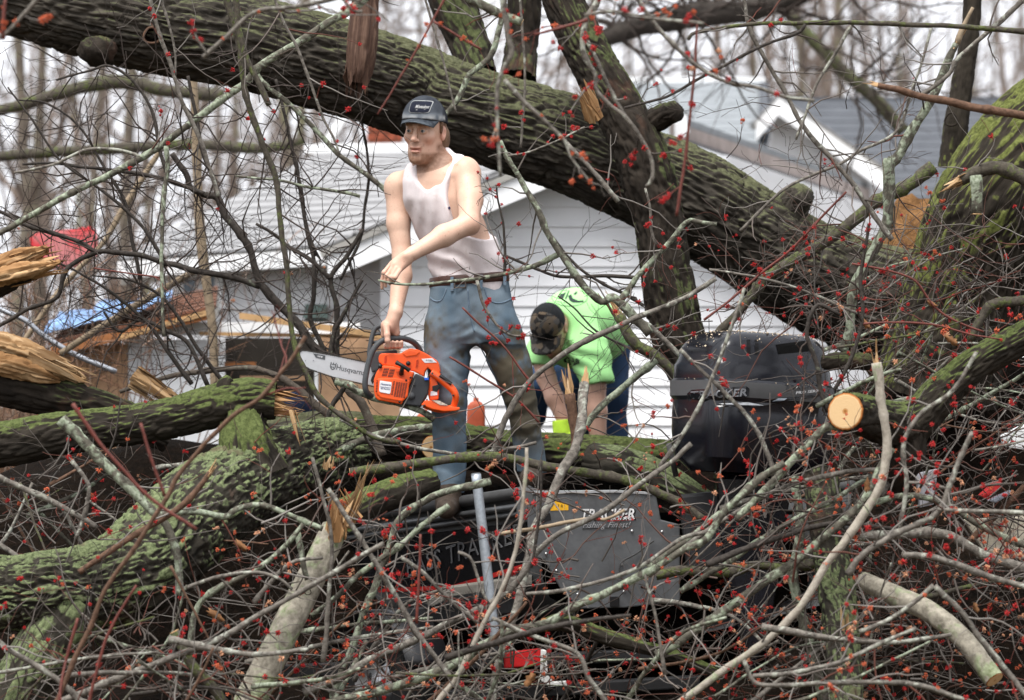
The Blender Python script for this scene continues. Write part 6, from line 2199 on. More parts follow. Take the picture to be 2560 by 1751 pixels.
# ------------------------------------------------------------------ boat with its outboard motor, on a trailer
def boat():
    th = math.radians(33)
    fw = np.array((-math.sin(th), math.cos(th), 0))          # towards the bow
    rt = np.array((math.cos(th), math.sin(th), 0))           # starboard
    pitch = math.radians(-6)
    up = np.array((0, 0, 1.0))
    fwp = fw * math.cos(pitch) + up * math.sin(pitch)
    upp = np.cross(rt, fwp)
    upp = upp if upp[2] > 0 else -upp
    O = P(1330, 1236, 14.5)                                  # port stern corner at the gunwale
    B = lambda f, r, u: O + fwp * f + rt * r + upp * u
    root = empty('fishing_boat', O * (1, 1, 0) + (0, 0, .62))
    alu = plain('boat_aluminium', (.125, .13, .135), .36, .5, .32, 9, .5)
    grey = plain('boat_grey_paint', (.085, .088, .09), .4, .45, .15, 12)
    rubr = plain('gunwale_rubber', (.05, .05, .05), .6, .3, .2, 20)
    black = plain('hull_black_panel', (.006, .006, .007), .22, .5, .2, 10)
    red = plain('hull_red_stripe', (.35, .014, .012), .35, .4, .1)
    white = plain('letter_white', (.6, .6, .6), .5)
    outl = plain('letter_outline', (.13, .13, .135), .5)
    BW = 1.74
    L = 3.9
    # port side, lofted: flare, chine, bottom
    n = 40
    rows = []
    prof = [(0.0, 0.0), (.015, -.03), (.02, -.10), (.03, -.36), (.06, -.44), (.22, -.52), (BW / 2, -.62)]
    for k in range(n):
        t = k / (n - 1)
        f = t * L
        half = BW / 2 * (1 - max(0, (t - .55) / .45) ** 2.2)
        sh = BW / 2 - half
        for r, u in prof:
            rr = sh + r * (half / (BW / 2)) if r < .5 else BW / 2
            rows.append(B(f, rr, u + .10 * max(0, t - .6)))
    V = np.array(rows)
    m = len(prof)
    i, j = np.meshgrid(np.arange(n - 1), np.arange(m - 1), indexing='ij')
    q = (i * m + j).ravel()
    Qp = np.stack([q, q + 1, q + m + 1, q + m], 1)
    V2 = []
    for k in range(n):
        for c, (r, u) in enumerate(prof):
            p = V[k * m + c] - O
            V2.append(V[k * m + c] + rt * (2 * (BW / 2 - p @ rt)))
    V2 = np.array(V2)
    mk('hull', np.vstack([V, V2]), np.vstack([Qp, Qp[:, ::-1] + len(V)]), None, grey, root, smooth=True)
    # deck plate inside, dark carpet
    Vd = []
    for k in range(n):
        Vd += [V[k * m] + rt * .08 - upp * .09, V2[k * m] - rt * .08 - upp * .09]
    qd = np.arange(n - 1) * 2
    mk('deck', Vd, np.stack([qd, qd + 1, qd + 3, qd + 2], 1), None, plain('deck_carpet', (.03, .032, .035), .95, .05, .3, 120), root)
    # gunwale rails
    g = np.array([V[k * m] for k in range(n)])
    for off, r_, mt, nm in (((-.012, .012), .026, rubr, 'gunwale'), ((-.018, -.045), .014, alu, 'rub_rail'), ((-.006, -.075), .012, grey, 'trim_rail')):
        Vt, Qt, Tt = tube(g + rt * off[0] + upp * off[1], r_, 8)
        mk(nm, Vt, Qt, Tt, mt, root)
    g2 = np.array([V2[k * m] for k in range(n)])
    Vt, Qt, Tt = tube(g2 + upp * .012, .026, 8)
    mk('gunwale', Vt, Qt, Tt, rubr, root)

    def side(pts, mat, name, lift=.004):
        """Flat shape on the port side in boat coordinates (f, u)."""
        W = [B(f, .0185 + .02 * max(0, (-u - .1)) - lift, u) for f, u in pts]
        bm = bmesh.new()
        ff = bm.faces.new([bm.verts.new(w) for w in W])
        bmesh.ops.triangulate(bm, faces=[ff])
        vv = np.array([v.co[:] for v in bm.verts])
        bm.verts.index_update()
        T = np.array([[v.index for v in q_.verts] for q_ in bm.faces])
        bm.free()
        return mk(name, vv, None, T, mat, root, smooth=False)
    side([(.08, -.11), (1.2, -.10), (2.2, -.12), (2.2, -.22), (1.3, -.33), (.7, -.35), (.08, -.29)], black, 'side_panel')
    side([(.08, -.285), (.7, -.345), (1.3, -.325), (1.35, -.34), (.7, -.365), (.08, -.305)], red, 'red_stripe', .006)
    side([(1.45, -.30), (2.25, -.24), (2.25, -.246), (1.45, -.308)], white, 'white_pinstripe', .006)
    side([(1.45, -.20), (2.3, -.13), (2.3, -.235), (1.45, -.295)], black, 'name_panel', .005)

    def sidetext(txt, f, u, size, width, mat, name, ang=0.0, shear=.2, outline=None):
        Vx, T = text_mesh(txt, size, shear, False)
        Vx[:, 0] *= width / (Vx[:, 0].max() - Vx[:, 0].min())
        ca, sa = math.cos(ang), math.sin(ang)
        W = []
        for x, y, _ in Vx:
            X_, Y_ = x * ca - y * sa, x * sa + y * ca
            uu = u + Y_
            W.append(B(f - X_, .0185 + .02 * max(0, (-uu - .1)) - .010, uu))
        mk(name, W, None, T, mat, root, smooth=False)
    # hollow letters: light letters with a black core
    sidetext('BASS TRACKER', .60, -.205, .115, .98, outl, 'lettering', .10, .1)
    V_, T_ = text_mesh('BASS TRACKER', .115, .1, False)
    cu = bpy.data.curves.new('core', 'FONT')
    cu.body, cu.size, cu.shear, cu.resolution_u, cu.align_x, cu.align_y, cu.offset = 'BASS TRACKER', .115, .1, 2, 'CENTER', 'CENTER', -.0045
    oc = bpy.data.objects.new('core', cu)
    COL.objects.link(oc)
    me = bpy.data.meshes.new_from_object(oc.evaluated_get(bpy.context.evaluated_depsgraph_get()))
    bm = bmesh.new()
    bm.from_mesh(me)
    bmesh.ops.triangulate(bm, faces=bm.faces)
    bm.verts.index_update()
    Vc = np.array([v.co[:] for v in bm.verts])
    Tc = np.array([[v.index for v in f.verts] for f in bm.faces])
    bm.free()
    bpy.data.objects.remove(oc)
    sc = .98 / (V_[:, 0].max() - V_[:, 0].min())
    W = []
    for x, y, _ in Vc:
        x *= sc
        X_, Y_ = x * math.cos(.10) - y * math.sin(.10), x * math.sin(.10) + y * math.cos(.10)
        uu = -.205 + Y_
        W.append(B(.60 - X_, .0185 + .02 * max(0, (-uu - .1)) - .013, uu))
    mk('lettering_core', W, None, Tc, black, root, smooth=False)
    sidetext('Pro Team', 2.10, -.19, .075, .27, white, 'lettering', .08, .25)
    sidetext('175', 1.86, -.178, .10, .13, white, 'lettering', .08, .1)
    # stern quarter panel and transom plate, facing the viewer
    s0 = np.array((0, -.006, 0))

    def plate(pl, d, th_, mat, name, bev=.004):
        return prism(name, pl, d, d + th_, mat, root, bev)
    tp = plate([(1335, 1240), (1400, 1233), (1540, 1232), (1640, 1238), (1652, 1300), (1700, 1312), (1700, 1505), (1560, 1520), (1450, 1522), (1405, 1480), (1360, 1400), (1322, 1390), (1318, 1300)], 14.42, .03, alu, 'transom_plate', .005)
    plate([(1330, 1228), (1540, 1226), (1644, 1232), (1644, 1238), (1540, 1232), (1330, 1236)], 14.412, .05, plain('plate_edge', (.5, .51, .52), .35, .5, .1, 20, .6), 'plate_top_edge', .001)
    for x, y in ((1365, 1385), (1391, 1427), (1444, 1486), (1560, 1480), (1554, 1412), (1580, 1328), (1608, 1500), (1655, 1330), (1500, 1500)):
        Vt, Qt, Tt = tube(np.array([P(x, y, 14.412), P(x, y, 14.424)]), [.0055, .0065], 10)
        mk('rivet', Vt, Qt, Tt, plain('rivet_bright', (.5, .5, .5), .3, .5, .1, 20, .8), root)
    Vt, Qt, Tt = tube(spline([P(1634, 1352, 14.405), P(1590, 1385, 14.405), P(1556, 1404, 14.405), P(1549, 1430, 14.405), P(1562, 1460, 14.405), P(1580, 1488, 14.408)], 30), .0035, 6)
    mk('cable', Vt, Qt, Tt, rubr, root)
    plate([(1525, 1492), (1548, 1492), (1548, 1518), (1525, 1518)], 14.408, .01, black, 'drain_bracket', .002)
    # corner casting
    plate([(1290, 1222), (1345, 1222), (1352, 1262), (1330, 1310), (1292, 1300)], 14.43, .10, grey, 'corner_cap', .015)
    # decals on the plate
    plate([(1376, 1263), (1380, 1251), (1392, 1250), (1398, 1256), (1421, 1259), (1421, 1276), (1376, 1277)], 14.4165, .002, plain('decal_yellow', (.75, .40, .02), .5), 'yellow_decal', 0)
    lettering('decal_lettering', '17 R', P(1398, 1266, 14.4155), (1, 0, 0), (0, 0, 1), .018, black, root, width=.03)
    X1, Z1 = np.array((1, 0, .012)), np.array((0, 0, 1.0))
    lettering('lettering_shadow', 'TRACKER', P(1520, 1289, 14.4163), X1, Z1, .068, black, root, width=.232, bold=True, shear=.2)
    lettering('lettering', 'TRACKER', P(1518, 1287, 14.4155), X1, Z1, .062, plain('letter_bright', (.72, .72, .72), .5), root, width=.226, bold=True, shear=.2)
    plate([(1518, 1294), (1586, 1289), (1584, 1301), (1516, 1304)], 14.4165, .002, plain('decal_red', (.45, .02, .02), .5), 'red_decal', 0)
    lettering('lettering', 'BOATS', P(1552, 1297, 14.4155), X1, Z1, .022, plain('letter_bright2', (.7, .7, .7), .5), root, width=.09, bold=True, shear=.15)
    lettering('script_lettering', 'Fishing Finest!', P(1514, 1313, 14.4155), X1, Z1, .036, black, root, width=.21, bold=True, shear=.45)
    lettering('script_lettering', 'Fishing Finest!', P(1514, 1313, 14.4148), X1, Z1, .036, plain('letter_grey', (.32, .32, .33), .5), root, width=.205, shear=.45)
    plate([(1456, 1322), (1572, 1317), (1572, 1319), (1456, 1324)], 14.4158, .001, black, 'script_underline', 0)
    # grab handle hole in the corner
    plate([(1338, 1290), (1375, 1283), (1378, 1300), (1345, 1312)], 14.4135, .004, black, 'cleat_hole', 0)
    # bow console, rounded grey moulding at left
    Fc = Field(P(600, 1440, 16.3) - (0, .5, 0), P(860, 1270, 16.3) + (0, .5, 0), .014)
    Fc.cone(P(650, 1385, 16.3), P(800, 1350, 16.0), .10, .11, .05)
    Fc.cone(P(700, 1345, 16.4), P(780, 1318, 16.2), .09, .07, .05)
    Vc, Qc = Fc.mesh(2)
    mk('bow_console', Vc, Qc, None, grey, root)
    for y0 in (1388, 1402, 1416):
        Vt, Qt, Tt = tube(spline([P(620, y0 + 22, 16.12), P(690, y0 + 6, 16.05), P(760, y0 - 8, 15.95), P(830, y0 - 22, 15.8)], 20), .008, 6)
        mk('bow_rail', Vt, Qt, Tt, rubr, root)
    # ---------------- outboard motor
    mot = empty('outboard_motor', P(1880, 1180, 14.2))
    mot.parent = root
    mot.location = tuple(np.array(mot['_w']) - np.array(root['_w']))
    navy = plain('cowl_black', (.006, .0065, .010), .2, .5, .25, 9)
    band = plain('cowl_grey_band', (.085, .087, .09), .4, .4, .12, 12)
    gloss = plain('cowl_gloss', (.008, .009, .012), .12, .6, .2, 10)
    # cowl: stacked rounded sections; corner of the two faces turned to the viewer
    C0 = P(1880, 1010, 14.35)
    yw = math.radians(28)
    ca, sa = math.cos(yw), math.sin(yw)

    def sec(z, a, b, ox, oy, pw):
        t = np.linspace(0, 2 * np.pi, 72, endpoint=False)
        x = np.sign(np.cos(t)) * np.abs(np.cos(t)) ** (2 / pw) * a + ox
        y = np.sign(np.sin(t)) * np.abs(np.sin(t)) ** (2 / pw) * b + oy
        return np.stack([C0[0] + x * ca - y * sa, C0[1] + x * sa + y * ca, np.full(72, C0[2] + z) - .06 * x], 1)
    px = 14.35 / F
    secs = [(1185, .255, .18, 0, 0, 3.4), (1165, .285, .205, 0, 0, 3.6), (1150, .300, .215, 0, 0, 5), (1090, .306, .222, 0, 0, 5.5), (1040, .305, .222, 0, 0, 5.5), (1010, .300, .218, 0, 0, 5.5), (1000, .312, .226, 0, 0, 5.6), (962, .312, .226, 0, 0, 5.6), (956, .300, .218, 0, 0, 5.5), (925, .298, .214, .0, 0, 5.5), (915, .292, .208, 0, 0, 5.4), (905, .286, .203, 0, 0, 5.0), (882, .280, .198, .004, 0, 5.2), (862, .262, .188, .012, 0, 5.2), (848, .240, .172, .02, 0, 5), (839, .215, .155, .026, 0, 4.6), (835, .19, .135, .03, 0, 4), (833, .10, .07, .03, 0, 3), (832.5, .01, .01, .03, 0, 2)]
    R = [sec((1010 - y) * px, a, b, ox, oy, pw) for y, a, b, ox, oy, pw in secs]
    Vm = np.concatenate(R)
    i, j = np.meshgrid(np.arange(len(secs) - 1), np.arange(72), indexing='ij')
    Qm = np.stack([i * 72 + j, i * 72 + (j + 1) % 72, (i + 1) * 72 + (j + 1) % 72, (i + 1) * 72 + j], -1).reshape(-1, 4)
    mi = np.repeat([1 if k in (6,) else 0 for k in range(len(secs) - 1)], 72)
    cowl = mk('cowl', Vm, Qm, None, None, mot, mats=[navy, band], midx=mi)
    es = cowl.modifiers.new('crease', 'EDGE_SPLIT')
    es.split_angle = math.radians(32)
    bvc = bvh_of(cowl)

    def press(name, pl, mat, lift=.003, sub=3):
        bm = bmesh.new()
        f = bm.faces.new([bm.verts.new((x, y, 0)) for x, y in pl])
        bmesh.ops.triangulate(bm, faces=[f])
        bmesh.ops.subdivide_edges(bm, edges=bm.edges[:], cuts=sub, use_grid_fill=True)
        bmesh.ops.triangulate(bm, faces=bm.faces[:])
        bm.verts.index_update()
        vv = np.array([v.co[:2] for v in bm.verts])
        T = np.array([[v.index for v in f_.verts] for f_ in bm.faces])
        bm.free()
        return press_mesh(name, vv, T, mat, lift)

    def press_mesh(name, vv, T, mat, lift):
        out = []
        for x, y in vv:
            o = Vector(P(x, y, 13.2))
            dr = Vector((o.x, o.y, o.z - CZ)).normalized()
            h = bvc.ray_cast(o, dr)
            out.append(tuple(h[0] - dr * lift) if h[0] is not None else tuple(P(x, y, 14.2)))
        return mk(name, out, None, T, mat, mot, smooth=False)

    def press_text(name, txt, cx, cy, w, h, slope, mat, lift=.004, shear=.15):
        Vx, T = text_mesh(txt, 1.0, shear, True)
        Vx[:, 0] *= w / (Vx[:, 0].max() - Vx[:, 0].min())
        Vx[:, 1] *= h / (Vx[:, 1].max() - Vx[:, 1].min())
        vv = np.stack([cx + Vx[:, 0], cy - Vx[:, 1] + slope * Vx[:, 0]], 1)
        press_mesh(name, vv, T, mat, lift)
    press('name_plate', [(1718, 984), (1730, 975), (1866, 966), (1874, 972), (1872, 990), (1860, 998), (1728, 1006), (1716, 998)], gloss, .004)
    press_text('lettering', 'TRACKER', 1795, 986, 142, 20, -.055, plain('letter_dull', (.17, .175, .19), .15, .6), .006)
    press_text('lettering', 'TRACKER', 2008, 966, 92, 15, -.10, gloss, .004)
    press_text('lettering', 'PRO SERIES', 2022, 980, 66, 7, -.10, plain('letter_silver', (.55, .56, .57), .4), .004)
    press('gloss_stripe', [(1780, 1012), (1860, 1003), (1990, 992), (2050, 984), (2052, 990), (1960, 1006), (1900, 1016), (1800, 1018)], gloss, .003)
    press('scratch', [(1795, 1010), (1870, 1006), (1910, 1014), (1850, 1013)], plain('scratch_pale', (.42, .44, .47), .3, .5), .0045)
    press('scratch', [(1930, 1004), (1945, 997), (1968, 996), (1960, 1002)], plain('scratch_blue', (.35, .40, .46), .3, .5), .0045)
    press('air_intake', [(1940, 862), (2012, 852), (2026, 874), (2026, 878), (1946, 886)], plain('intake_black', (.003, .003, .003), .9, .1), .003)
    for x in (1867, 1887):
        press('top_slot', [(x, 850), (x + 9, 849), (x + 10, 886), (x + 1, 888)], plain('slot_black', (.004, .004, .005), .7, .2), .003, 1)
    # sawdust on top
    rng = np.random.default_rng(4)
    sd = MB()
    for k in range(900):
        x, y = rng.uniform(1740, 2030), 0
        o = Vector(C0) + Vector((rng.uniform(-.30, .30), rng.uniform(-.22, .22), .8))
        h = bvc.ray_cast(o, Vector((0, 0, -1)))
        if h[0] is None or h[1].z < .35 or rng.uniform() > h[1].z:
            continue
        p = np.array(h[0])
        r = rng.uniform(.0012, .0035)
        q = rng.normal(0, 1, (4, 3)) * r
        sd.add(p + q + (0, 0, .001), None, [[0, 1, 2], [0, 2, 3], [0, 3, 1], [1, 3, 2]])
    so = sd.build('sawdust', plain('sawdust', (.62, .50, .36), .9, .1, .2, 90), mot, smooth=False)
    so['kind'] = 'stuff'
    # midsection under the cowl
    prism('motor_leg', [(1790, 1180), (1990, 1185), (1960, 1330), (1930, 1560), (1880, 1700), (1840, 1560), (1800, 1330)], 14.28, 14.55, navy, mot, .03)
    prism('clamp_bracket', [(1700, 1240), (1800, 1230), (1810, 1420), (1720, 1430)], 14.32, 14.5, plain('bracket_dark', (.018, .018, .02), .6), mot, .01)
    Vt, Qt, Tt = tube(np.array([P(1672, 1110, 14.3), P(1690, 1190, 14.35)]), .012, 8)
    mk('motor_strap', Vt, Qt, Tt, rubr, mot)
    tag(root, 'grey aluminium fishing boat with black outboard motor buried under the branches', 'boat')


boat()


def trailer():
    r = empty('boat_trailer', P(1150, 1000, 14.4) * (1, 1, 0))
    galv = NT('galvanised_steel', .42, .5)
    f = galv.noise(galv.coord(), 60, 4, .7)
    galv.color(galv.ramp(f, [(.3, (.30, .34, .38)), (.7, (.48, .52, .56))]))
    galv.b.inputs['Metallic'].default_value = .55
    blk = plain('trailer_black', (.012, .012, .013), .5, .4, .2, 20)
    V, Q, T = tube(spline([P(1190, 1186, 14.0), P(1215, 1400, 14.0), P(1240, 1612, 14.0)], 24), .0205, 18)
    o = mk('guide_post', V, Q, T, galv.m, r)
    V, Q, T = tube(np.array([P(1189.6, 1183, 14.0), P(1190, 1188, 14.0)]), [.0175, .0207], 18)
    mk('post_rim', V, Q, T, plain('post_rim_dark', (.1, .11, .12), .5), o, origin=np.array(o['_w']))
    prism('post_base', [(1225, 1606), (1258, 1602), (1262, 1640), (1226, 1642)], 13.96, 14.06, blk, r, .004)
    # frame rails
    for pl, d0 in (([(700, 1665), (1700, 1620), (1700, 1650), (700, 1695)], 14.35), ([(900, 1740), (1750, 1690), (1750, 1720), (900, 1770)], 14.1)):
        prism('frame_rail', pl, d0, d0 + .07, blk, r, .006)
    prism('red_light_bar', [(1258, 1632), (1352, 1622), (1352, 1664), (1260, 1672)], 14.02, 14.06, plain('light_red', (.42, .012, .014), .25, .5, .15, 20), r, .006)
    prism('white_bracket', [(1352, 1624), (1366, 1628), (1370, 1690), (1385, 1706), (1416, 1704), (1418, 1716), (1372, 1718), (1350, 1700)], 13.98, 14.03, plain('bracket_white', (.6, .6, .58), .5, .4, .15, 20), r, .004)
    prism('bunk_board', [(1058, 1500), (1120, 1470), (1330, 1440), (1330, 1462), (1130, 1492), (1080, 1518)], 14.45, 14.6, plain('bunk_wood', (.16, .15, .13), .85, .15, .3, 20), r, .004)
    prism('bunk_board', [(930, 1535), (1060, 1520), (1300, 1490), (1300, 1530), (1070, 1560), (930, 1570)], 14.5, 14.6, blk, r, .004)
    # wheel
    c = P(968, 1712, 14.25)
    wd = np.array((-.80, -.60, 0))
    wd /= np.linalg.norm(wd)
    u = np.cross(wd, (0, 0, 1.0))
    u /= np.linalg.norm(u)
    w = empty('wheel', c)
    w.parent = r
    w.location = tuple(c - np.array(r['_w']))

    def rev(prof, name, mat, n=48):
        t = np.linspace(0, 2 * np.pi, n, endpoint=False)
        V = np.concatenate([c + wd * h + rr * (np.cos(t)[:, None] * u + np.sin(t)[:, None] * np.array((0, 0, 1.0))) for rr, h in prof])
        i, j = np.meshgrid(np.arange(len(prof) - 1), np.arange(n), indexing='ij')
        Q = np.stack([i * n + j, i * n + (j + 1) % n, (i + 1) * n + (j + 1) % n, (i + 1) * n + j], -1).reshape(-1, 4)
        return mk(name, V, Q, None, mat, w)
    rev([(.14, -.08), (.21, -.09), (.255, -.07), (.265, -.03), (.265, .03), (.255, .07), (.21, .09), (.15, .08), (.138, .07)], 'tyre', plain('tyre_rubber', (.014, .014, .014), .8, .2, .3, 30))
    rev([(.142, .07), (.134, .062), (.128, .03), (.10, .02), (.06, .035), (.05, .05), (.025, .055), (.005, .055)], 'rim', plain('rim_silver', (.42, .43, .45), .3, .5, .12, 20, .6))
    for k in range(5):
        a = k * 2 * np.pi / 5 + .3
        p = c + .095 * (math.cos(a) * u + math.sin(a) * np.array((0, 0, 1.0)))
        V, Q, T = tube(np.array([p + wd * .02, p + wd * .028]), [.018, .016], 12)
        mk('rim_hole', V, Q, T, blk, w)
    # fender over the wheel
    t = np.linspace(.15 * np.pi, .9 * np.pi, 24)
    V = []
    for h in (-.11, .11):
        V += [c + wd * h + .31 * (np.cos(a) * u + np.sin(a) * np.array((0, 0, 1.0))) for a in t]
    V = np.array(V)
    Q = np.array([[k, k + 1, 24 + k + 1, 24 + k] for k in range(23)])
    fe = mk('fender', V, Q, None, plain('fender_black', (.012, .012, .014), .3, .5, .2, 10), r)
    fe.modifiers.new('thickness', 'SOLIDIFY').thickness = .006
    tag(r, 'boat trailer with silver guide post and wheel under the branches', 'trailer')


trailer()
# ------------------------------------------------------------------ maple flowers, buds, leaves
def flower_mesh(name, seed, mat, n=34, R=.0160):
    rng = np.random.default_rng(seed)
    mb = MB()
    for k in range(n // 2):
        d = rng.normal(0, 1, 3)
        d /= np.linalg.norm(d)
        l = R * rng.uniform(.5, 1.0)
        s = np.cross(d, rng.normal(0, 1, 3))
        s /= np.linalg.norm(s)
        t = np.cross(d, s)
        w = R * rng.uniform(.06, .12)
        e, m = d * l, d * l * .7
        mb.add([d * 0, m + s * w, m - s * w * .5 + t * w * .9, m - s * w * .5 - t * w * .9, e], None, [[0, 1, 2], [0, 2, 3], [0, 3, 1], [4, 2, 1], [4, 3, 2], [4, 1, 3]])
    for k in range(13):
        d = rng.normal(0, 1, 3)
        d /= np.linalg.norm(d)
        c, r = d * R * rng.uniform(.2, .62), R * rng.uniform(.16, .27)
        mb.add([c + (r, 0, 0), c + (-r, 0, 0), c + (0, r, 0), c + (0, -r, 0), c + (0, 0, r), c + (0, 0, -r)], None, [[0, 2, 4], [2, 1, 4], [1, 3, 4], [3, 0, 4], [2, 0, 5], [1, 2, 5], [3, 1, 5], [0, 3, 5]])
    V = np.concatenate(mb.V)
    T = np.concatenate(mb.T)
    me = bpy.data.meshes.new(name)
    me.from_pydata([tuple(v) for v in V], [], [tuple(int(i) for i in t) for t in T])
    me.materials.append(mat)
    return me, V, T


fm_red = plain('flower_red', (.34, .014, .014), .6, .25, .45, 300)
fm_orange = plain('flower_orange', (.44, .10, .045), .7, .2, .5, 300)
fm_tan = plain('flower_tan', (.52, .27, .16), .8, .2, .4, 300)
FL = {'red': [flower_mesh('flower_cluster', s, fm_red) for s in (1, 2, 3)], 'orange': [flower_mesh('flower_cluster', s, fm_orange) for s in (4, 5)], 'tan': [flower_mesh('flower_cluster', s, fm_tan) for s in (6, 7)]}
FLM = {'red': fm_red, 'orange': fm_orange, 'tan': fm_tan}
N_FLOWERS = [0]


def rot_any(rng):
    q = rng.normal(0, 1, 4)
    q /= np.linalg.norm(q)
    w, x, y, z = q
    return np.array([[1 - 2 * (y * y + z * z), 2 * (x * y - z * w), 2 * (x * z + y * w)], [2 * (x * y + z * w), 1 - 2 * (x * x + z * z), 2 * (y * z - x * w)], [2 * (x * z - y * w), 2 * (y * z + x * w), 1 - 2 * (x * x + y * y)]])


def flower(rng, p, kind, parent, size=1.0):
    me, _, _ = FL[kind][int(rng.integers(0, len(FL[kind])))]
    o = bpy.data.objects.new('flower_cluster', me)
    COL.objects.link(o)
    o.parent = parent
    o.location = tuple(np.asarray(p) - np.array(parent['_w']))
    o.rotation_euler = tuple(rng.uniform(0, 6.28, 3))
    sc = size * rng.uniform(.6, 1.25)
    o.scale = (sc, sc, sc)
    N_FLOWERS[0] += 1


BR = {'n': 0}


def branch(label, mat, ctrl, tw=4, fl=0, fk='red', name='fallen_branch', tl=.28, seed=None, sides=8, tmat=None, fsize=1.0, ends=None, kink=.5, cat='branch', fat=None):
    """ctrl: x, y, r, d rows in picture units. tw side twigs, fl flower clusters."""
    BR['n'] += 1
    rng = np.random.default_rng(seed if seed is not None else 100 + BR['n'])
    c = np.array([[*P(x, y, d), r * d / F] for x, y, r, d in ctrl])
    L = np.linalg.norm(np.diff(c[:, :3], axis=0), axis=1).sum()
    n = max(6, int(L / .022))
    s = spline(c, n)
    pts, R = s[:, :3].copy(), np.maximum(s[:, 3], .0012)
    rm = R.mean()
    sv = np.linspace(0, L, n)
    # natural wobble, nodes and knots
    for a in range(3):
        pts[:, a] += kink * (.30 * rm + .0022) * (vnoise(np.stack([sv * 9 + rng.uniform(0, 99), sv * 0, sv * 0], -1)) + .5 * vnoise(np.stack([sv * 23 + rng.uniform(0, 99), sv * 0, sv * 0], -1)))
    R = R * (1 + .10 * vnoise(np.stack([sv * 14 + rng.uniform(0, 99), sv * 0, sv * 0], -1)))
    for k in range(int(L / .16)):
        q = rng.uniform(0, L)
        R = R * (1 + .22 * np.exp(-((sv - q) / .009) ** 2))
    if rm > .012:
        sides = 14
    V, Q, T = tube(pts, R, sides)
    if rm > .008:
        nn = vnoise(V * 55) * .10 + vnoise(V * 120) * .05
        ring = np.repeat(np.arange(n), sides)
        ctr = pts[ring]
        V[:n * sides] = ctr + (V[:n * sides] - ctr) * (1 + nn[:n * sides])[:, None]
    o = mk(name, V, Q, T, M[mat], origin=c[0, :3])
    tag(o, label, cat)
    if tw:
        out, tips = [], []
        for k in range(tw):
            i = int(rng.uniform(.08, .97) * (n - 1))
            t = pts[min(i + 1, n - 1)] - pts[max(i - 1, 0)]
            t /= np.linalg.norm(t)
            sd = rng.normal(0, 1, 3) * (1, .6, 1)
            sd -= t * (sd @ t)
            sd /= np.linalg.norm(sd)
            sg = 1 if rng.uniform() < .8 else -1
            d = t * .75 * sg + sd * .8
            d /= np.linalg.norm(d)
            grow(rng, pts[i], d, tl * rng.uniform(.5, 1.35), min(R[i] * .5, .0038) + .0004, int(rng.uniform() < .55), out, tips, .75, .02, (1, 4), .20, .0013)
        mb = MB()
        for p, r, lev in out:
            mb.tube(p, np.maximum(r, .0011), 4, False)
        tg = mb.build('twigs', M[tmat or ('twig_dark' if mat == 'dark' else 'red' if mat == 'red' else 'twig')], o, origin=c[0, :3])
        tg['kind'] = 'stuff'
    else:
        out, tips = [], []
    for k in range(int(fl * 1.4 + .5)):
        if out and rng.uniform() < .75:
            p, r, lev = out[int(rng.integers(0, len(out)))]
            q = p[int(rng.integers(1, len(p)))]
        else:
            q = pts[int(rng.uniform(.05, .999) * n)] + rng.normal(0, .006, 3)
        kk = fk if fk != 'mix' else str(rng.choice(['red', 'orange', 'tan'], p=[.45, .4, .15]))
        flower(rng, q, kk, o, fsize)
    for e in ends or ():
        i = 0 if e[0] == 'a' else n - 1
        dr = pts[0] - pts[2] if i == 0 else pts[-1] - pts[-3]
        rr = max(s[:, 3][i], .004)
        if e[1] == 's':
            shards(pts[i], dr, rr * .9, rr * 6, 16, BR['n'], .3, .3).build('splintered_end', M['wood_fresh'], o, origin=c[0, :3], smooth=False)
        else:
            dn = dr / np.linalg.norm(dr)
            Vc, Qc, Tc = tube(np.array([pts[i] - dn * .002, pts[i] + dn * .002]), rr * .93, 14)
            mk('cut_end', Vc, Qc, Tc, M['wood_fresh'], o, origin=c[0, :3], attrs=dict(bk=Vc))
    return o


def D(pts, d0, r0, r1=None, d1=None):
    """Spread radius and distance along a traced line."""
    n = len(pts)
    r1 = r0 if r1 is None else r1
    d1 = d0 if d1 is None else d1
    return [(x, y, r0 + (r1 - r0) * k / (n - 1), d0 + (d1 - d0) * k / (n - 1)) for k, (x, y) in enumerate(pts)]


B = branch
# ---- upper left
B('long grey lichen branch slanting from the left edge up to the trunk', 'lichen', D([(-60, 612), (0, 583), (140, 502), (272, 440), (377, 381), (479, 306), (611, 208), (642, 172), (755, 102), (880, 20), (960, -40)], 14.7, 7, 11), 10, 4)
B('thin grey branch hanging from the top left past the knot hole', 'grey', D([(377, -40), (377, 0), (396, 75), (426, 162), (445, 223), (460, 268), (487, 321), (506, 366), (528, 434), (547, 494)], 14.6, 4.5, 6), 8, 3, tmat='twig_dark')
B('dark curving limb running down from the grey roof to the chainsaw bar', 'dark', D([(430, 385), (469, 440), (475, 468), (511, 486), (541, 493), (563, 540), (620, 615), (647, 697), (677, 742), (738, 803), (771, 851), (812, 900)], 15.2, 7, 11), 12, 0, tl=.35)
B('dark forked branch feeding the curving limb from the left', 'dark', D([(57, 411), (140, 408), (208, 419), (302, 428), (396, 445), (464, 468), (511, 486)], 15.15, 3, 6), 9, 0, tl=.3)
B('short dark branch joining the curving limb from above', 'dark', D([(470, 190), (492, 300), (505, 380), (532, 440), (547, 490)], 15.2, 4, 6), 5, 0)
B('thin twig hanging beside the knot hole of the trunk', 'grey', D([(404, -30), (404, 0), (423, 64), (438, 128), (440, 189)], 14.4, 3.5, 2.5), 4, 3)
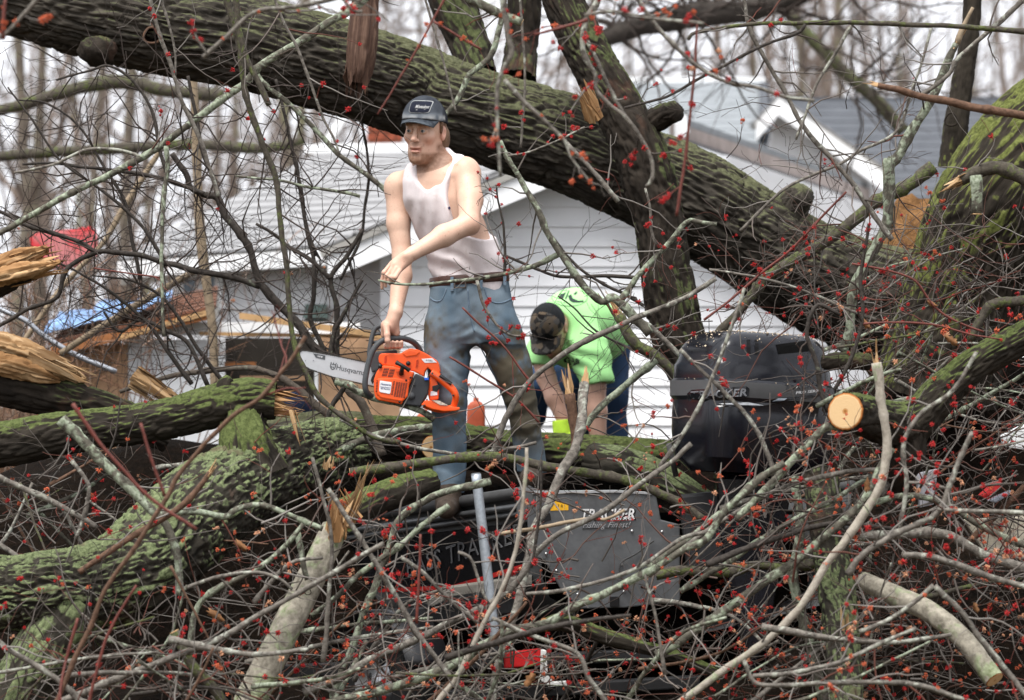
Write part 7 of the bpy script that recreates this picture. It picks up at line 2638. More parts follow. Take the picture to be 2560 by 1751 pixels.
B('long mossy thin branch hanging from the top down to the torn log end', 'mossy', D([(566, -40), (566, 0), (581, 57), (600, 125), (608, 208), (626, 272), (664, 377), (691, 453), (698, 528), (706, 600), (713, 652), (722, 757), (736, 859), (758, 920), (792, 987), (825, 1019), (882, 1061), (939, 1093), (1000, 1108)], 14.2, 8, 6), 14, 4, tmat='twig_dark')
B('short mossy branch ending in the air beside the long mossy one', 'mossy', D([(589, -40), (589, 0), (596, 68), (619, 151), (642, 196), (672, 264)], 14.1, 8, 7), 3, 2)
B('thin twig crossing the trunk between broken stub and mossy branch', 'grey', D([(680, -30), (687, 0), (709, 53), (740, 113), (766, 181), (789, 245), (811, 302), (836, 350), (850, 390)], 13.8, 4, 3), 6, 4)
B('blurred near branch with orange buds across the top left', 'grey', D([(506, 143), (558, 98), (634, 34), (717, 19), (823, 0), (900, -30)], 11.6, 5.5, 5), 5, 9, 'mix', fsize=.9)
B('grey branch slanting down to the right shoulder of the man', 'lichen', D([(634, 177), (664, 211), (740, 275), (804, 343), (850, 389), (925, 445), (968, 478)], 15.25, 6, 6), 8, 2, tmat='twig_dark')
B('pale knobbly twig hanging straight down over the blue tarp', 'lichen', D([(415, 366), (419, 415), (409, 490), (404, 600), (405, 680), (406, 731), (409, 844)], 14.5, 6, 4), 5, 0, tmat='twig_dark')
B('small arching grey branch left of the pale hanging twig', 'grey', D([(34, 432), (132, 411), (211, 377), (283, 374), (332, 385), (355, 396)], 14.7, 3, 5), 5, 0, tmat='twig_dark')
B('dark branch arching over the red panel and down to the right', 'dark', D([(-30, 825), (0, 813), (72, 772), (141, 743), (165, 676), (237, 634), (282, 632), (347, 637), (402, 657), (442, 662), (487, 676), (572, 691), (650, 716)], 15.0, 4.5, 8), 14, 0, tl=.34)
B('dark branch dropping across the red panel from the left edge', 'dark', D([(-20, 522), (0, 528), (36, 545), (62, 561), (124, 580), (196, 604), (240, 632)], 15.0, 4, 6), 7, 0)
M['bark'] = branch_mat('branch_smooth_brown', (.075, .062, .05), (.15, .125, .10), (.14, .14, .10), (.2, .2, .16), .66)
B('smooth brown limb curving behind the mossy log under the bar', 'bark', D([(300, 980), (380, 955), (445, 938), (547, 924), (622, 919), (681, 936), (730, 962), (768, 995), (834, 1051), (859, 1089), (882, 1135)], 15.35, 5, 11), 6, 0, tmat='twig_dark')
B('brown forked stem leaning left below the orange chainsaw body', 'bark', D([(850, 955), (880, 985), (905, 1010), (925, 1060), (940, 1100), (955, 1140)], 15.4, 9, 13), 2, 0)
B('dark stem with a crook below the chainsaw bar', 'dark', D([(868, 955), (850, 985), (832, 1010), (815, 1060), (790, 1110), (770, 1165)], 14.9, 7, 6), 3, 0)
B('dark forked branch reaching up left of the white siding', 'dark', D([(907, 575), (868, 640), (826, 697), (842, 769), (843, 882), (845, 960)], 15.3, 5, 8), 8, 0)
B('dark branch curving down into the fork by the siding', 'dark', D([(640, 560), (690, 590), (717, 614), (774, 648), (826, 697)], 15.3, 3.5, 6), 7, 0)
B('thin dark stem standing beside the plywood wall', 'dark', D([(740, 400), (766, 580), (785, 655), (783, 742), (777, 799), (811, 878), (826, 930)], 15.4, 4, 7), 8, 0)
B('thin dark branch leaning right over the shed opening', 'dark', D([(905, 700), (860, 784), (838, 825), (826, 882), (815, 930)], 15.2, 4, 7), 6, 0)
B('grey twig pointing left from the mossy branch above the roof', 'lichen', D([(588, 440), (640, 446), (700, 452), (780, 470), (860, 482), (900, 492)], 15.0, 2.5, 4.5), 7, 0, tmat='twig_dark')
B('thin dark branch crossing the wing roof to the right', 'dark', D([(690, 200), (720, 330), (752, 470), (765, 560), (790, 640)], 15.4, 3.5, 5), 9, 0)
B('dark thin branch crossing the roof beside the man', 'dark', D([(850, 200), (898, 290), (915, 360), (922, 440), (912, 520), (900, 600), (850, 700)], 15.9, 3, 4), 9, 0)
B('fine dark branch sweeping up to the left edge over the woods', 'dark', D([(410, 650), (350, 560), (260, 480), (150, 400), (80, 300), (20, 220)], 15.0, 5, 2), 14, 0, tl=.4)
B('fine dark branch reaching over the sky under the knot hole', 'dark', D([(420, 440), (400, 380), (380, 280), (330, 200), (270, 165), (230, 175), (140, 200)], 15.0, 5, 2.5), 12, 0, tl=.35)
B('fine dark branch standing up among twigs over the red panel', 'dark', D([(350, 700), (330, 600), (310, 500), (250, 400), (200, 320), (120, 260), (40, 250)], 15.1, 5, 2), 14, 0, tl=.4)
B('fine dark branch arching low over the blue tarp', 'dark', D([(480, 960), (420, 880), (360, 800), (260, 720), (150, 660), (40, 640)], 15.1, 6, 2), 14, 0, tl=.4)
B('fine dark branch leaning left under the dark arching branch', 'dark', D([(560, 960), (500, 880), (450, 800), (400, 740), (320, 700), (230, 690)], 15.2, 6, 2), 12, 0, tl=.35)
B('tangle of a dark branch bent over the white shed door', 'dark', D([(520, 965), (470, 860), (420, 830), (350, 800), (300, 830), (260, 780)], 15.1, 6, 3), 14, 0, tl=.3)
B('thin red twig crossing the white shed door', 'red', D([(235, 670), (330, 685), (400, 695)], 14.6, 1.8, 2.2), 2, 0)
B('blurred near grey twig in the top left corner with orange flowers', 'grey', D([(-20, 100), (20, 78), (60, 35), (95, -5), (120, -30)], 10.8, 5, 6), 2, 7, 'orange', tl=.08, fsize=1.1)
B('blurred near red stem at the very top left edge', 'red', D([(8, 100), (8, 40), (14, -10)], 10.8, 5, 4), 0, 4, 'orange', fsize=1.1)
B('blurred near twig with red flowers over the burl', 'grey', D([(520, 140), (490, 90), (480, 60)], 11.4, 3, 2), 1, 5, 'red', tl=.05)
B('blurred near twig with red flowers before the broken stub', 'grey', D([(905, 28), (880, 25), (850, -10)], 11.4, 4, 4), 1, 5, 'red', tl=.04, fsize=1.1)
# ---- top centre, near the lens
B('blurred near grey branch dangling past the cap with orange flowers', 'grey', D([(1258, -30), (1258, 0), (1261, 38), (1273, 98), (1280, 136), (1261, 170), (1246, 211), (1242, 264), (1244, 340), (1252, 442)], 11.2, 9, 4), 6, 14, 'mix', fsize=1.0, tl=.06)
B('near grey branch slanting over the trunk right of the cap', 'grey', D([(1261, 200), (1303, 249), (1359, 298), (1412, 351), (1420, 377), (1431, 400), (1484, 464)], 11.6, 6, 3), 5, 9, 'orange', fsize=.9, tl=.09)
B('grey branch reaching the dark limb above the white siding', 'grey', D([(1416, 358), (1484, 430), (1512, 465), (1545, 505)], 13.6, 5.5, 6), 3, 1)
B('grey stick behind the cap slanting to the upper right', 'lichen', D([(1108, 292), (1148, 245), (1171, 189), (1227, 143), (1250, 68), (1262, 10)], 15.4, 7, 7), 3, 0)
B('thick lichen crusted branch end at the top centre', 'lichen', D([(1150, -30), (1174, -4), (1227, 23), (1276, 45), (1303, 58)], 13.0, 12, 10), 2, 0, ends=('bc',))
B('thin straight twig hanging over the trunk above the cap', 'grey', D([(1060, -30), (1065, 0), (1084, 68), (1114, 177), (1140, 283)], 13.4, 3.5, 2.5), 0, 0)
B('straight red twig slanting down to the left of the cap', 'red', D([(1125, -30), (1110, 0), (1039, 128), (990, 210), (944, 287)], 12.2, 3, 2), 0, 3, 'orange', fsize=.9)
B('red twig crossing the upper limb right of the straight red twig', 'red', D([(1085, 55), (1155, 98), (1203, 124)], 12.2, 3, 3), 0, 3, 'orange', fsize=.9)
B('thin straight grey twig hanging down over the trunk at centre', 'grey', D([(1300, -30), (1301, 0), (1308, 98), (1312, 226), (1301, 370)], 13.2, 3.5, 3), 4, 5, tl=.06)
B('drooping grey branch with red flowers in front of the dark limb', 'grey', D([(1500, -30), (1491, 8), (1469, 38), (1457, 98), (1461, 143), (1488, 189), (1491, 223), (1525, 264), (1563, 291), (1601, 347), (1627, 396), (1631, 445), (1616, 468)], 12.2, 7, 4.5), 6, 20, 'red', tl=.14, fsize=1.05)
B('second drooping grey branch beside the flowered one', 'grey', D([(1469, 102), (1503, 174), (1541, 253), (1563, 291)], 12.3, 5, 5), 4, 8, 'red', tl=.12)
B('blurred near twig arching along the top with tan flowers', 'grey', D([(1461, 38), (1529, 28), (1605, 45), (1710, 53), (1760, 60)], 11.0, 4, 4), 4, 12, 'mix', tl=.12, fsize=.95)
B('red twig pointing left across the dark limb', 'red', D([(1337, 87), (1400, 70), (1469, 49)], 11.6, 3, 4), 1, 3, 'orange')
B('long blurred grey branch curving over the pale roof', 'grey', D([(1585, -30), (1597, 0), (1642, 64), (1700, 125), (1745, 166), (1813, 204), (1889, 219), (1964, 242), (2036, 253)], 11.6, 6, 4), 5, 8, 'mix', tl=.16)
B('slim curved twig with scarlet flowers across the trunk', 'grey', D([(1269, 389), (1322, 381), (1397, 351), (1461, 317)], 13.8, 3, 2), 5, 9, 'red', tl=.09, fsize=.9)
B('hanging red twig with flowers beside the roof gutter', 'red', D([(1742, 53), (1738, 158), (1726, 287), (1715, 377), (1700, 483), (1692, 540)], 11.7, 3, 4), 3, 9, 'red', tl=.08)
B('red flowering twig hanging in front of the dark limb', 'grey', D([(1612, 470), (1625, 520), (1628, 570), (1640, 610), (1661, 622)], 13.8, 3, 4), 4, 8, 'red', tl=.1)
B('dark twig with small red buds slanting over the dark limb', 'dark', D([(1560, 270), (1600, 260), (1660, 245), (1700, 226), (1780, 180), (1911, 113), (1994, 83), (2013, 62)], 13.4, 3, 4.5), 5, 8, 'red', tl=.12, fsize=.8)
# ---- centre
B('grey branch running down past the siding to the green shirt', 'lichen', D([(1250, 351), (1273, 400), (1303, 453), (1341, 521), (1367, 580), (1401, 633), (1431, 678), (1476, 731), (1507, 754), (1529, 742), (1556, 761), (1586, 795), (1624, 837)], 14.4, 6, 12), 8, 2, tl=.3)
B('level grey branch crossing the belt of the man', 'lichen', D([(1401, 635), (1341, 663), (1265, 684), (1190, 697), (1076, 710), (1001, 710), (944, 701)], 14.45, 7, 2.5), 4, 2)
B('slender twig with red flowers hanging in front of the jeans', 'grey', D([(1191, 701), (1212, 769), (1250, 821), (1284, 840), (1329, 840)], 14.4, 4.5, 2), 7, 12, 'red', tl=.06, fsize=.95)
B('upright dark twig with red flowers in front of the tank top', 'dark', D([(1262, 690), (1262, 640), (1258, 560), (1245, 500), (1241, 462)], 14.5, 4, 2), 7, 11, 'red', tl=.10, fsize=.75)
B('grey branch slanting across the dark limb to the siding', 'lichen', D([(1791, 560), (1745, 555), (1715, 555), (1661, 621), (1605, 678), (1567, 731), (1548, 754)], 14.4, 5, 8), 5, 5, 'red', tl=.2)
B('long arched grey branch in front of the green shirt', 'grey', D([(1791, 697), (1710, 746), (1642, 776), (1567, 806), (1454, 859), (1371, 912), (1314, 965), (1276, 1025), (1250, 1078), (1231, 1140)], 14.2, 6, 8), 6, 4)
B('thin dark branch crossing the siding to the dark limb', 'dark', D([(1265, 640), (1320, 663), (1380, 688), (1450, 692), (1520, 690), (1595, 695)], 14.9, 3, 5), 6, 1, tl=.18)
B('thin dark twig slanting down over the green shirt', 'dark', D([(1380, 590), (1437, 660), (1500, 705), (1560, 735), (1610, 765)], 14.9, 3, 4.5), 6, 1, tl=.18)
B('dark twig slanting over the back of the bent worker', 'dark', D([(1395, 740), (1440, 775), (1480, 820), (1530, 850), (1600, 880)], 15.2, 2, 3), 4, 0)
B('green lichen branch slanting down right of the bent worker', 'lichen', D([(1640, 900), (1567, 961), (1514, 1006), (1473, 1052), (1450, 1090)], 14.6, 9, 8), 4, 2)
B('mossy forked branch at the foot of the dark limb', 'mossy', D([(1548, 790), (1568, 830), (1590, 860), (1640, 890), (1680, 930), (1720, 980)], 14.8, 14, 13), 3, 1, ends=('as',))
B('grey branch bending from the fork over to the motor', 'grey', D([(1580, 806), (1620, 812), (1660, 850), (1690, 880), (1720, 905)], 14.5, 6, 7), 3, 2)
B('broken pale upright branch in front of the bent worker', 'grey', D([(1460, 962), (1456, 1014), (1450, 1071), (1435, 1127), (1409, 1169), (1375, 1256), (1341, 1313), (1322, 1384), (1292, 1513), (1243, 1672), (1228, 1790)], 13.9, 13, 9, 13.3), 5, 4, ends=('as',))
B('torn grey stub beside the pale upright branch', 'brown', D([(1425, 985), (1432, 1030), (1440, 1080), (1436, 1130)], 14.0, 13, 12), 0, 0, ends=('as',))
B('mossy level branch lying at the feet of the man', 'mossy', D([(876, 1182), (982, 1169), (1114, 1148), (1227, 1142), (1360, 1165), (1455, 1180), (1568, 1203), (1682, 1248), (1760, 1300)], 14.1, 12, 11), 6, 4, ends=('ac',))
B('thin grey branch crossing the shins of the man', 'grey', D([(850, 1048), (925, 1086), (1039, 1120), (1152, 1135), (1265, 1123), (1341, 1108)], 14.2, 5, 4), 5, 4)
B('grey branch resting under the chainsaw with a pale cut end', 'lichen', D([(828, 1139), (880, 1112), (930, 1090), (1000, 1075), (1080, 1068)], 14.6, 9, 8), 2, 0, ends=('ac',))
B('lichen stick end hanging under the chainsaw body', 'lichen', D([(838, 952), (870, 962), (905, 985), (950, 1000), (1000, 1010), (1055, 1030), (1085, 1050)], 14.85, 9, 8), 2, 4, tl=.12)
B('reddish twig slanting across the jeans above the knee', 'red', D([(1123, 893), (1175, 925), (1240, 965), (1300, 1005), (1350, 1060)], 14.3, 2.5, 3), 2, 2)
B('reddish twig slanting across the left thigh of the man', 'red', D([(1156, 770), (1200, 812), (1260, 868), (1310, 935), (1330, 960)], 14.3, 2.5, 3), 1, 0)
# ---- right
B('tall broken lichen stick leaning right with a torn pale tip', 'lichen', D([(2221, 408), (2240, 398), (2277, 332), (2338, 234), (2372, 151), (2391, 109)], 14.0, 14, 9), 5, 0, ends=('bs',))
B('bare torn tip of the tall stick pointing up right', 'tan', D([(2391, 112), (2410, 65), (2432, 18)], 14.0, 8, 4), 0, 0)
B('upright lichen stem below the tall leaning stick', 'lichen', D([(2221, 395), (2221, 491), (2217, 560), (2202, 590), (2172, 648), (2138, 712), (2126, 769), (2126, 825), (2108, 882)], 14.0, 14, 12), 10, 6)
B('long green limb slanting from the roots down to the motor', 'mossy', D([(2330, 415), (2260, 470), (2191, 506), (2077, 592), (2032, 625), (1934, 682), (1904, 712), (1866, 757), (1813, 814), (1780, 850)], 14.9, 17, 10), 8, 4)
B('level mossy twig stretched across the upper right corner', 'mossy', D([(1720, 100), (1749, 79), (1889, 62), (2040, 57), (2266, 62), (2430, 68), (2600, 84)], 13.6, 4, 7), 12, 0, tl=.16)
B('thin grey branch hanging from the level mossy twig', 'grey', D([(2126, 64), (2085, 140), (2040, 215), (2009, 302), (1990, 350)], 13.6, 4.5, 3), 6, 0)
B('long grey branch slanting down over the gabled house', 'grey', D([(1855, -30), (1862, 11), (1877, 83), (1960, 226), (2009, 317), (2077, 396), (2126, 453), (2202, 562), (2230, 600)], 13.7, 4.5, 7), 12, 0, tl=.22)
B('grey branch slanting up to the top right corner', 'grey', D([(2575, -30), (2557, 0), (2511, 45), (2398, 143), (2372, 185), (2300, 240)], 13.7, 7, 5), 7, 0)
B('thin twig dropping from the mossy twig across the dark roof', 'grey', D([(2330, 66), (2300, 170), (2277, 234), (2243, 328), (2153, 377), (2096, 411), (1964, 472), (1851, 577)], 13.9, 3.5, 4), 9, 0, tl=.2)
B('smooth red brown broken stick with white splinters pointing left', 'brown', D([(2195, 216), (2247, 226), (2342, 249), (2450, 270), (2600, 298)], 13.0, 7, 11), 0, 0, ends=('as',))
B('red twig slanting over the lower trunk to the dark limb', 'red', D([(2115, 479), (2058, 540), (2002, 600), (1964, 637), (1904, 682), (1813, 761), (1760, 800)], 13.8, 3, 3), 4, 8, 'red', tl=.1, fsize=.9)
B('mossy elbow branch with a sawn stub before the mossy trunk', 'mossy', D([(2640, 480), (2560, 445), (2492, 419), (2436, 432), (2400, 452)], 13.7, 20, 15), 3, 2, ends=('bs',))
B('short lichen stub with a pale sawn end hanging down at right', 'lichen', D([(2440, 440), (2441, 490), (2441, 536)], 13.65, 15, 15), 0, 0, ends=('bc',))
B('grey branch crossing in front of the motor from upper left', 'grey', D([(1700, 874), (1753, 927), (1821, 991), (1862, 1037), (1904, 1101), (1934, 1180), (1950, 1240)], 13.5, 5, 6), 6, 8, 'red', tl=.16, fsize=.9)
B('grey branch crossing in front of the motor from upper right', 'grey', D([(1860, 720), (1843, 776), (1813, 859), (1787, 927), (1749, 1014), (1700, 1097), (1650, 1170)], 13.4, 4, 6), 6, 6, 'red', tl=.16, fsize=.9)
B('dark branch drooping over the right side of the motor', 'dark', D([(2100, 788), (2047, 761), (2025, 791), (2017, 829), (2021, 852), (2043, 912), (2051, 976), (2070, 1030)], 13.5, 5, 6), 6, 6, 'red', tl=.15)
B('thin dark stem rising through flowers above the sawn face', 'dark', D([(2085, 976), (2134, 882), (2157, 788), (2153, 693), (2164, 618), (2172, 560)], 13.4, 5, 4), 9, 10, 'red', tl=.2)
B('thin grey branch crossing the dark gap right of the motor', 'grey', D([(1772, 674), (1889, 693), (1964, 712), (2040, 738), (2126, 776), (2190, 800)], 13.9, 3, 4), 8, 6, 'red', tl=.2)
B('red flowering twig level in the dark gap at right', 'red', D([(2130, 660), (2230, 680), (2290, 705), (2330, 760), (2380, 800), (2460, 830)], 13.6, 2.5, 3), 5, 9, 'red', tl=.15)
B('red twig level below the flowering one at right', 'red', D([(2150, 810), (2230, 806), (2330, 812), (2420, 835), (2500, 850)], 13.4, 3, 2), 4, 8, 'mix', tl=.12)
B('mossy crooked branch at the right edge above the sawn limb', 'mossy', D([(2620, 740), (2560, 750), (2485, 761), (2458, 791), (2421, 852)], 13.8, 15, 9), 4, 2)
B('pale lichen branch slanting down left of the sawn face', 'lichen', D([(2096, 1070), (2066, 1067), (2028, 1101), (1957, 1180), (1900, 1240), (1840, 1300)], 13.1, 9, 9), 5, 6, 'mix')
B('pale split branch standing before the sawn limb', 'pale', D([(2190, 905), (2202, 995), (2217, 1089), (2215, 1150), (2203, 1207), (2165, 1275), (2116, 1350), (2071, 1407), (2021, 1490), (1965, 1558), (1889, 1623), (1795, 1687), (1690, 1760)], 12.9, 12, 9), 8, 10, 'mix', ends=('as',))
B('grey wavy twig with red flowers over the sawn limb', 'grey', D([(2440, 880), (2380, 980), (2304, 1033), (2266, 1089), (2259, 1150), (2267, 1207), (2248, 1324)], 12.5, 5, 6), 6, 12, 'red', tl=.16)
# ---- lower pile
B('long lichen branch sweeping from the pile up to the boat panel', 'lichen', D([(1228, 1203), (1115, 1229), (1039, 1267), (994, 1309), (975, 1362), (937, 1464), (914, 1520), (880, 1615), (850, 1687), (830, 1760)], 13.6, 9, 9), 8, 12, 'red')
B('grey branch curving down left over the boat side', 'lichen', D([(1122, 1263), (1062, 1309), (1001, 1362), (950, 1400), (895, 1437), (850, 1486), (780, 1540)], 13.4, 7, 7), 7, 12, 'red')
B('thick grey branch rising right across the silver post', 'grey', D([(760, 1735), (850, 1694), (926, 1649), (1039, 1600), (1152, 1543), (1228, 1509), (1285, 1464), (1322, 1407), (1379, 1347), (1493, 1290), (1587, 1222), (1682, 1150), (1730, 1110)], 13.2, 10, 6), 9, 14, 'mix')
B('long straight lichen branch crossing the whole lower pile', 'lichen', D([(740, 1790), (850, 1751), (963, 1725), (1096, 1679), (1190, 1626), (1266, 1581), (1360, 1558), (1455, 1509), (1531, 1475), (1625, 1430), (1712, 1373), (1764, 1350), (1813, 1275), (1908, 1192), (1960, 1160)], 13.0, 12, 8), 10, 14, 'mix')
B('pale branch rising in front of the silver post', 'pale', D([(1070, 1800), (1096, 1751), (1145, 1687), (1209, 1558), (1247, 1490), (1277, 1418), (1296, 1339), (1315, 1173), (1318, 1120)], 12.7, 8, 4), 6, 8, 'mix')
B('grey branch slanting down right before the wheel', 'grey', D([(820, 1220), (850, 1267), (907, 1354), (982, 1479), (1039, 1577), (1092, 1649), (1130, 1698)], 12.7, 6, 7), 7, 12, 'red')
B('thin bent grey branch before the black boat panel', 'grey', D([(1145, 1381), (1179, 1400), (1205, 1479), (1222, 1512)], 12.9, 4, 4), 3, 5, 'red')
B('grey twig crossing the black boat panel', 'grey', D([(1001, 1392), (1062, 1437), (1115, 1490), (1194, 1558)], 12.8, 5, 5), 4, 8, 'red')
B('thin grey branch level before the grey boat panel', 'grey', D([(1315, 1486), (1417, 1475), (1512, 1449), (1606, 1415), (1700, 1350), (1760, 1330)], 13.0, 5, 5), 5, 8, 'red')
B('brown grey branch bending below the small sawn face', 'grey', D([(1230, 1545), (1304, 1581), (1436, 1630), (1474, 1698), (1520, 1760)], 12.6, 5, 7), 5, 9, 'red')
B('thin dark upright twig left of the yellow decal', 'dark', D([(1353, 1150), (1352, 1250), (1340, 1350), (1330, 1420)], 13.1, 3, 3.5), 3, 4, 'red')
B('tan curved branch over the boat decals', 'tan', D([(1240, 1335), (1330, 1322), (1420, 1305), (1480, 1297), (1510, 1300), (1560, 1275)], 13.4, 5, 4), 3, 4, 'red')
B('straight red stem standing before the black boat panel', 'red', D([(1051, 1335), (1048, 1430), (1042, 1560)], 12.7, 3, 4), 2, 3, 'red')
B('thick lichen branch rising right behind the pale split branch', 'lichen', D([(1640, 1640), (1700, 1604), (1795, 1539), (1908, 1460), (2002, 1392), (2078, 1328), (2154, 1256), (2199, 1173), (2230, 1120)], 13.05, 12, 9), 8, 12, 'mix')
B('pale lichen branch rising under the motor', 'lichen', D([(1620, 1420), (1700, 1362), (1813, 1275), (1880, 1210), (1912, 1188), (1955, 1180)], 13.2, 8, 8), 6, 8, 'red')
B('grey branch nearly level under the sawn face', 'grey', D([(1620, 1440), (1700, 1377), (1832, 1286), (1965, 1218), (2116, 1180), (2207, 1173)], 13.15, 6, 6), 7, 10, 'mix')
B('dark grey crooked branch right of the lichen log', 'grey', D([(2120, 1437), (2161, 1384), (2241, 1335), (2343, 1282), (2373, 1218), (2399, 1150), (2430, 1080)], 12.3, 9, 6), 7, 14, 'red')
B('short grey twig between the two crooked branches', 'grey', D([(2271, 1207), (2324, 1210), (2365, 1222)], 12.3, 4, 3.5), 2, 5, 'red')
B('level grey branch at the right edge with red flowers', 'grey', D([(2343, 1275), (2400, 1278), (2456, 1279), (2600, 1284)], 12.2, 5, 6), 4, 9, 'mix')
B('wavy grey branch low across the bottom right', 'grey', D([(1860, 1650), (1878, 1694), (1908, 1713), (2040, 1710), (2191, 1706), (2305, 1717), (2440, 1760)], 12.1, 5, 7), 6, 16, 'mix')
B('grey branch joining the low wavy one from the left', 'grey', D([(1881, 1691), (2002, 1679), (2116, 1649), (2200, 1610), (2290, 1570)], 12.2, 6, 5), 5, 12, 'mix')
B('peaked grey branch pair left arm at lower right', 'grey', D([(2335, 1464), (2280, 1510), (2229, 1547), (2150, 1581)], 12.3, 6, 6), 4, 8, 'mix')
B('peaked grey branch pair right arm at lower right', 'grey', D([(2335, 1464), (2407, 1532), (2456, 1604), (2532, 1698), (2570, 1750)], 12.3, 7, 7), 4, 8, 'mix')
B('smooth grey branch level at the right below the red parts', 'grey', D([(2256, 1388), (2343, 1396), (2456, 1437), (2600, 1480)], 12.7, 8, 8), 5, 12, 'mix')
B('thick grey branch level at the right edge', 'grey', D([(2150, 1340), (2250, 1335), (2362, 1336), (2437, 1377), (2532, 1415), (2620, 1440)], 13.2, 12, 12), 4, 10, 'mix')
B('dark mossy crooked branch left of the lichen log', 'mossy', D([(1640, 1440), (1700, 1430), (1813, 1430), (1889, 1415), (1965, 1418), (2050, 1408)], 13.6, 13, 12), 4, 4)
B('second lichen branch parallel above the pale split branch', 'lichen', D([(1700, 1480), (1800, 1420), (1900, 1350), (2000, 1290), (2100, 1240), (2180, 1190)], 13.3, 7, 6), 5, 8, 'mix')
B('lichen stick leaning left below the motor', 'lichen', D([(1990, 1190), (2000, 1330), (1985, 1450), (2010, 1560), (2040, 1660), (2060, 1760)], 13.4, 11, 13), 4, 4)
B('grey branch from the right edge down to the lichen log', 'lichen', D([(2600, 1380), (2480, 1330), (2360, 1260), (2260, 1240), (2180, 1260)], 13.3, 9, 7), 5, 10, 'mix')
# ---- lower left
B('broken grey stick propped before the mossy log', 'lichen', D([(150, 1048), (163, 1062), (211, 1108), (257, 1158), (329, 1222), (382, 1279), (416, 1316), (442, 1384), (448, 1440), (450, 1490)], 13.0, 15, 8), 3, 0)
B('brown broken twig with a torn tip on the lichen trunk', 'brown', D([(200, 1430), (234, 1407), (340, 1335), (435, 1282), (484, 1237), (524, 1180)], 12.9, 8, 7), 3, 2, ends=('bs',))
B('grey branch arching over the lichen trunk to the pale log', 'lichen', D([(395, 1290), (491, 1279), (563, 1294), (590, 1275), (650, 1263), (718, 1286), (805, 1324)], 13.1, 9, 6), 4, 2)
B('long red brown stem rising in front of the lichen trunk', 'brown', D([(110, 1800), (144, 1751), (189, 1642), (227, 1566), (261, 1479), (340, 1365), (416, 1245), (453, 1180), (566, 1055), (657, 988), (720, 910), (766, 840)], 11.9, 6.5, 5), 3, 0, tmat='red')
B('blurred red stem crossing the mossy log', 'red', D([(181, 1010), (245, 1101), (313, 1180), (378, 1248), (491, 1324)], 11.4, 5, 4), 0, 0)
B('blurred short red stem rising over the mossy log', 'red', D([(351, 1059), (389, 1180), (412, 1240)], 11.4, 4, 4), 0, 0)
B('red stem at the bottom left corner', 'red', D([(193, 1547), (163, 1660), (144, 1770)], 11.8, 3.5, 4.5), 1, 1)
B('long thin red stem right of the corner one', 'red', D([(340, 1464), (265, 1596), (219, 1770)], 11.8, 3, 4.5), 1, 1)
B('grey branch rising right from the bottom left', 'grey', D([(100, 1780), (163, 1751), (265, 1710), (416, 1649), (529, 1607), (624, 1551), (718, 1500), (862, 1415), (960, 1360)], 12.5, 9, 6), 7, 12, 'red')
B('smooth grey branch arched over the boat name', 'grey', D([(454, 1475), (548, 1441), (643, 1432), (699, 1449), (730, 1475)], 12.9, 5, 4), 3, 4, 'red')
B('lichen fork rising over the boat bow', 'lichen', D([(470, 1620), (476, 1596), (503, 1502), (605, 1441), (640, 1425), (718, 1362), (760, 1310)], 13.0, 8, 6), 5, 5, 'red')
B('lichen stick standing over the bow beside the pale log', 'lichen', D([(745, 1330), (752, 1370), (760, 1415), (770, 1450)], 13.1, 8, 7), 1, 1)
B('yellow mossy broken stick at the bottom left', 'mossy', D([(435, 1581), (473, 1653), (529, 1717), (575, 1790)], 12.6, 13, 13), 2, 2, ends=('ac',))
B('grey stem slanting down at the left edge below the mossy log', 'grey', D([(-20, 1188), (0, 1195), (113, 1245), (208, 1297), (240, 1320)], 13.3, 8, 6), 4, 4, 'red')
B('bent grey twig in the dark gap under the mossy log', 'grey', D([(178, 1150), (212, 1195), (223, 1233), (204, 1309), (189, 1347)], 13.3, 6, 5), 4, 4, 'red')
B('grey stem slanting right across the bottom left corner', 'grey', D([(-20, 1590), (30, 1630), (130, 1690), (200, 1750), (240, 1800)], 12.2, 7, 7), 4, 4, 'red')
print('flowers on branches', N_FLOWERS[0])


# ------------------------------------------------------------------ loose medium branches filling the pile, and the fine twigs
LAND = [('the trailer wheel', 968, 1690), ('the silver guide post', 1210, 1400), ('the grey boat plate', 1500, 1400), ('the small sawn face', 1372, 1566), ('the white trailer bracket', 1385, 1690), ('the pale splintered log', 720, 1560), ('the boat name lettering', 690, 1455), ('the black boat side panel', 1110, 1380), ('the motor leg', 1880, 1400), ('the upright lichen log', 2090, 1480), ('the pale sawn log', 2324, 1530), ('the sawn log end', 2486, 1698), ('the round sawn face', 2116, 1027), ('the black motor cowl', 1880, 1000), ('the red plastic part', 2478, 1228), ('the beige sheet piece', 2500, 1340), ('the mossy leaning trunk', 2420, 650), ('the sawn limb bend', 2266, 1060), ('the mossy crooked branch', 2490, 770), ('the tall lichen stem', 2140, 700), ('the mossy log', 300, 1070), ('the broken grey stick', 330, 1220), ('the lichen trunk', 330, 1420), ('the yellow mossy stick', 480, 1660), ('the brown torn twig', 430, 1285), ('the bottom left corner', 60, 1700), ('the bottom right corner', 2500, 1751), ('the bottom edge under the boat', 1500, 1751), ('the fallen root limb', 90, 1650)]
USED = set()


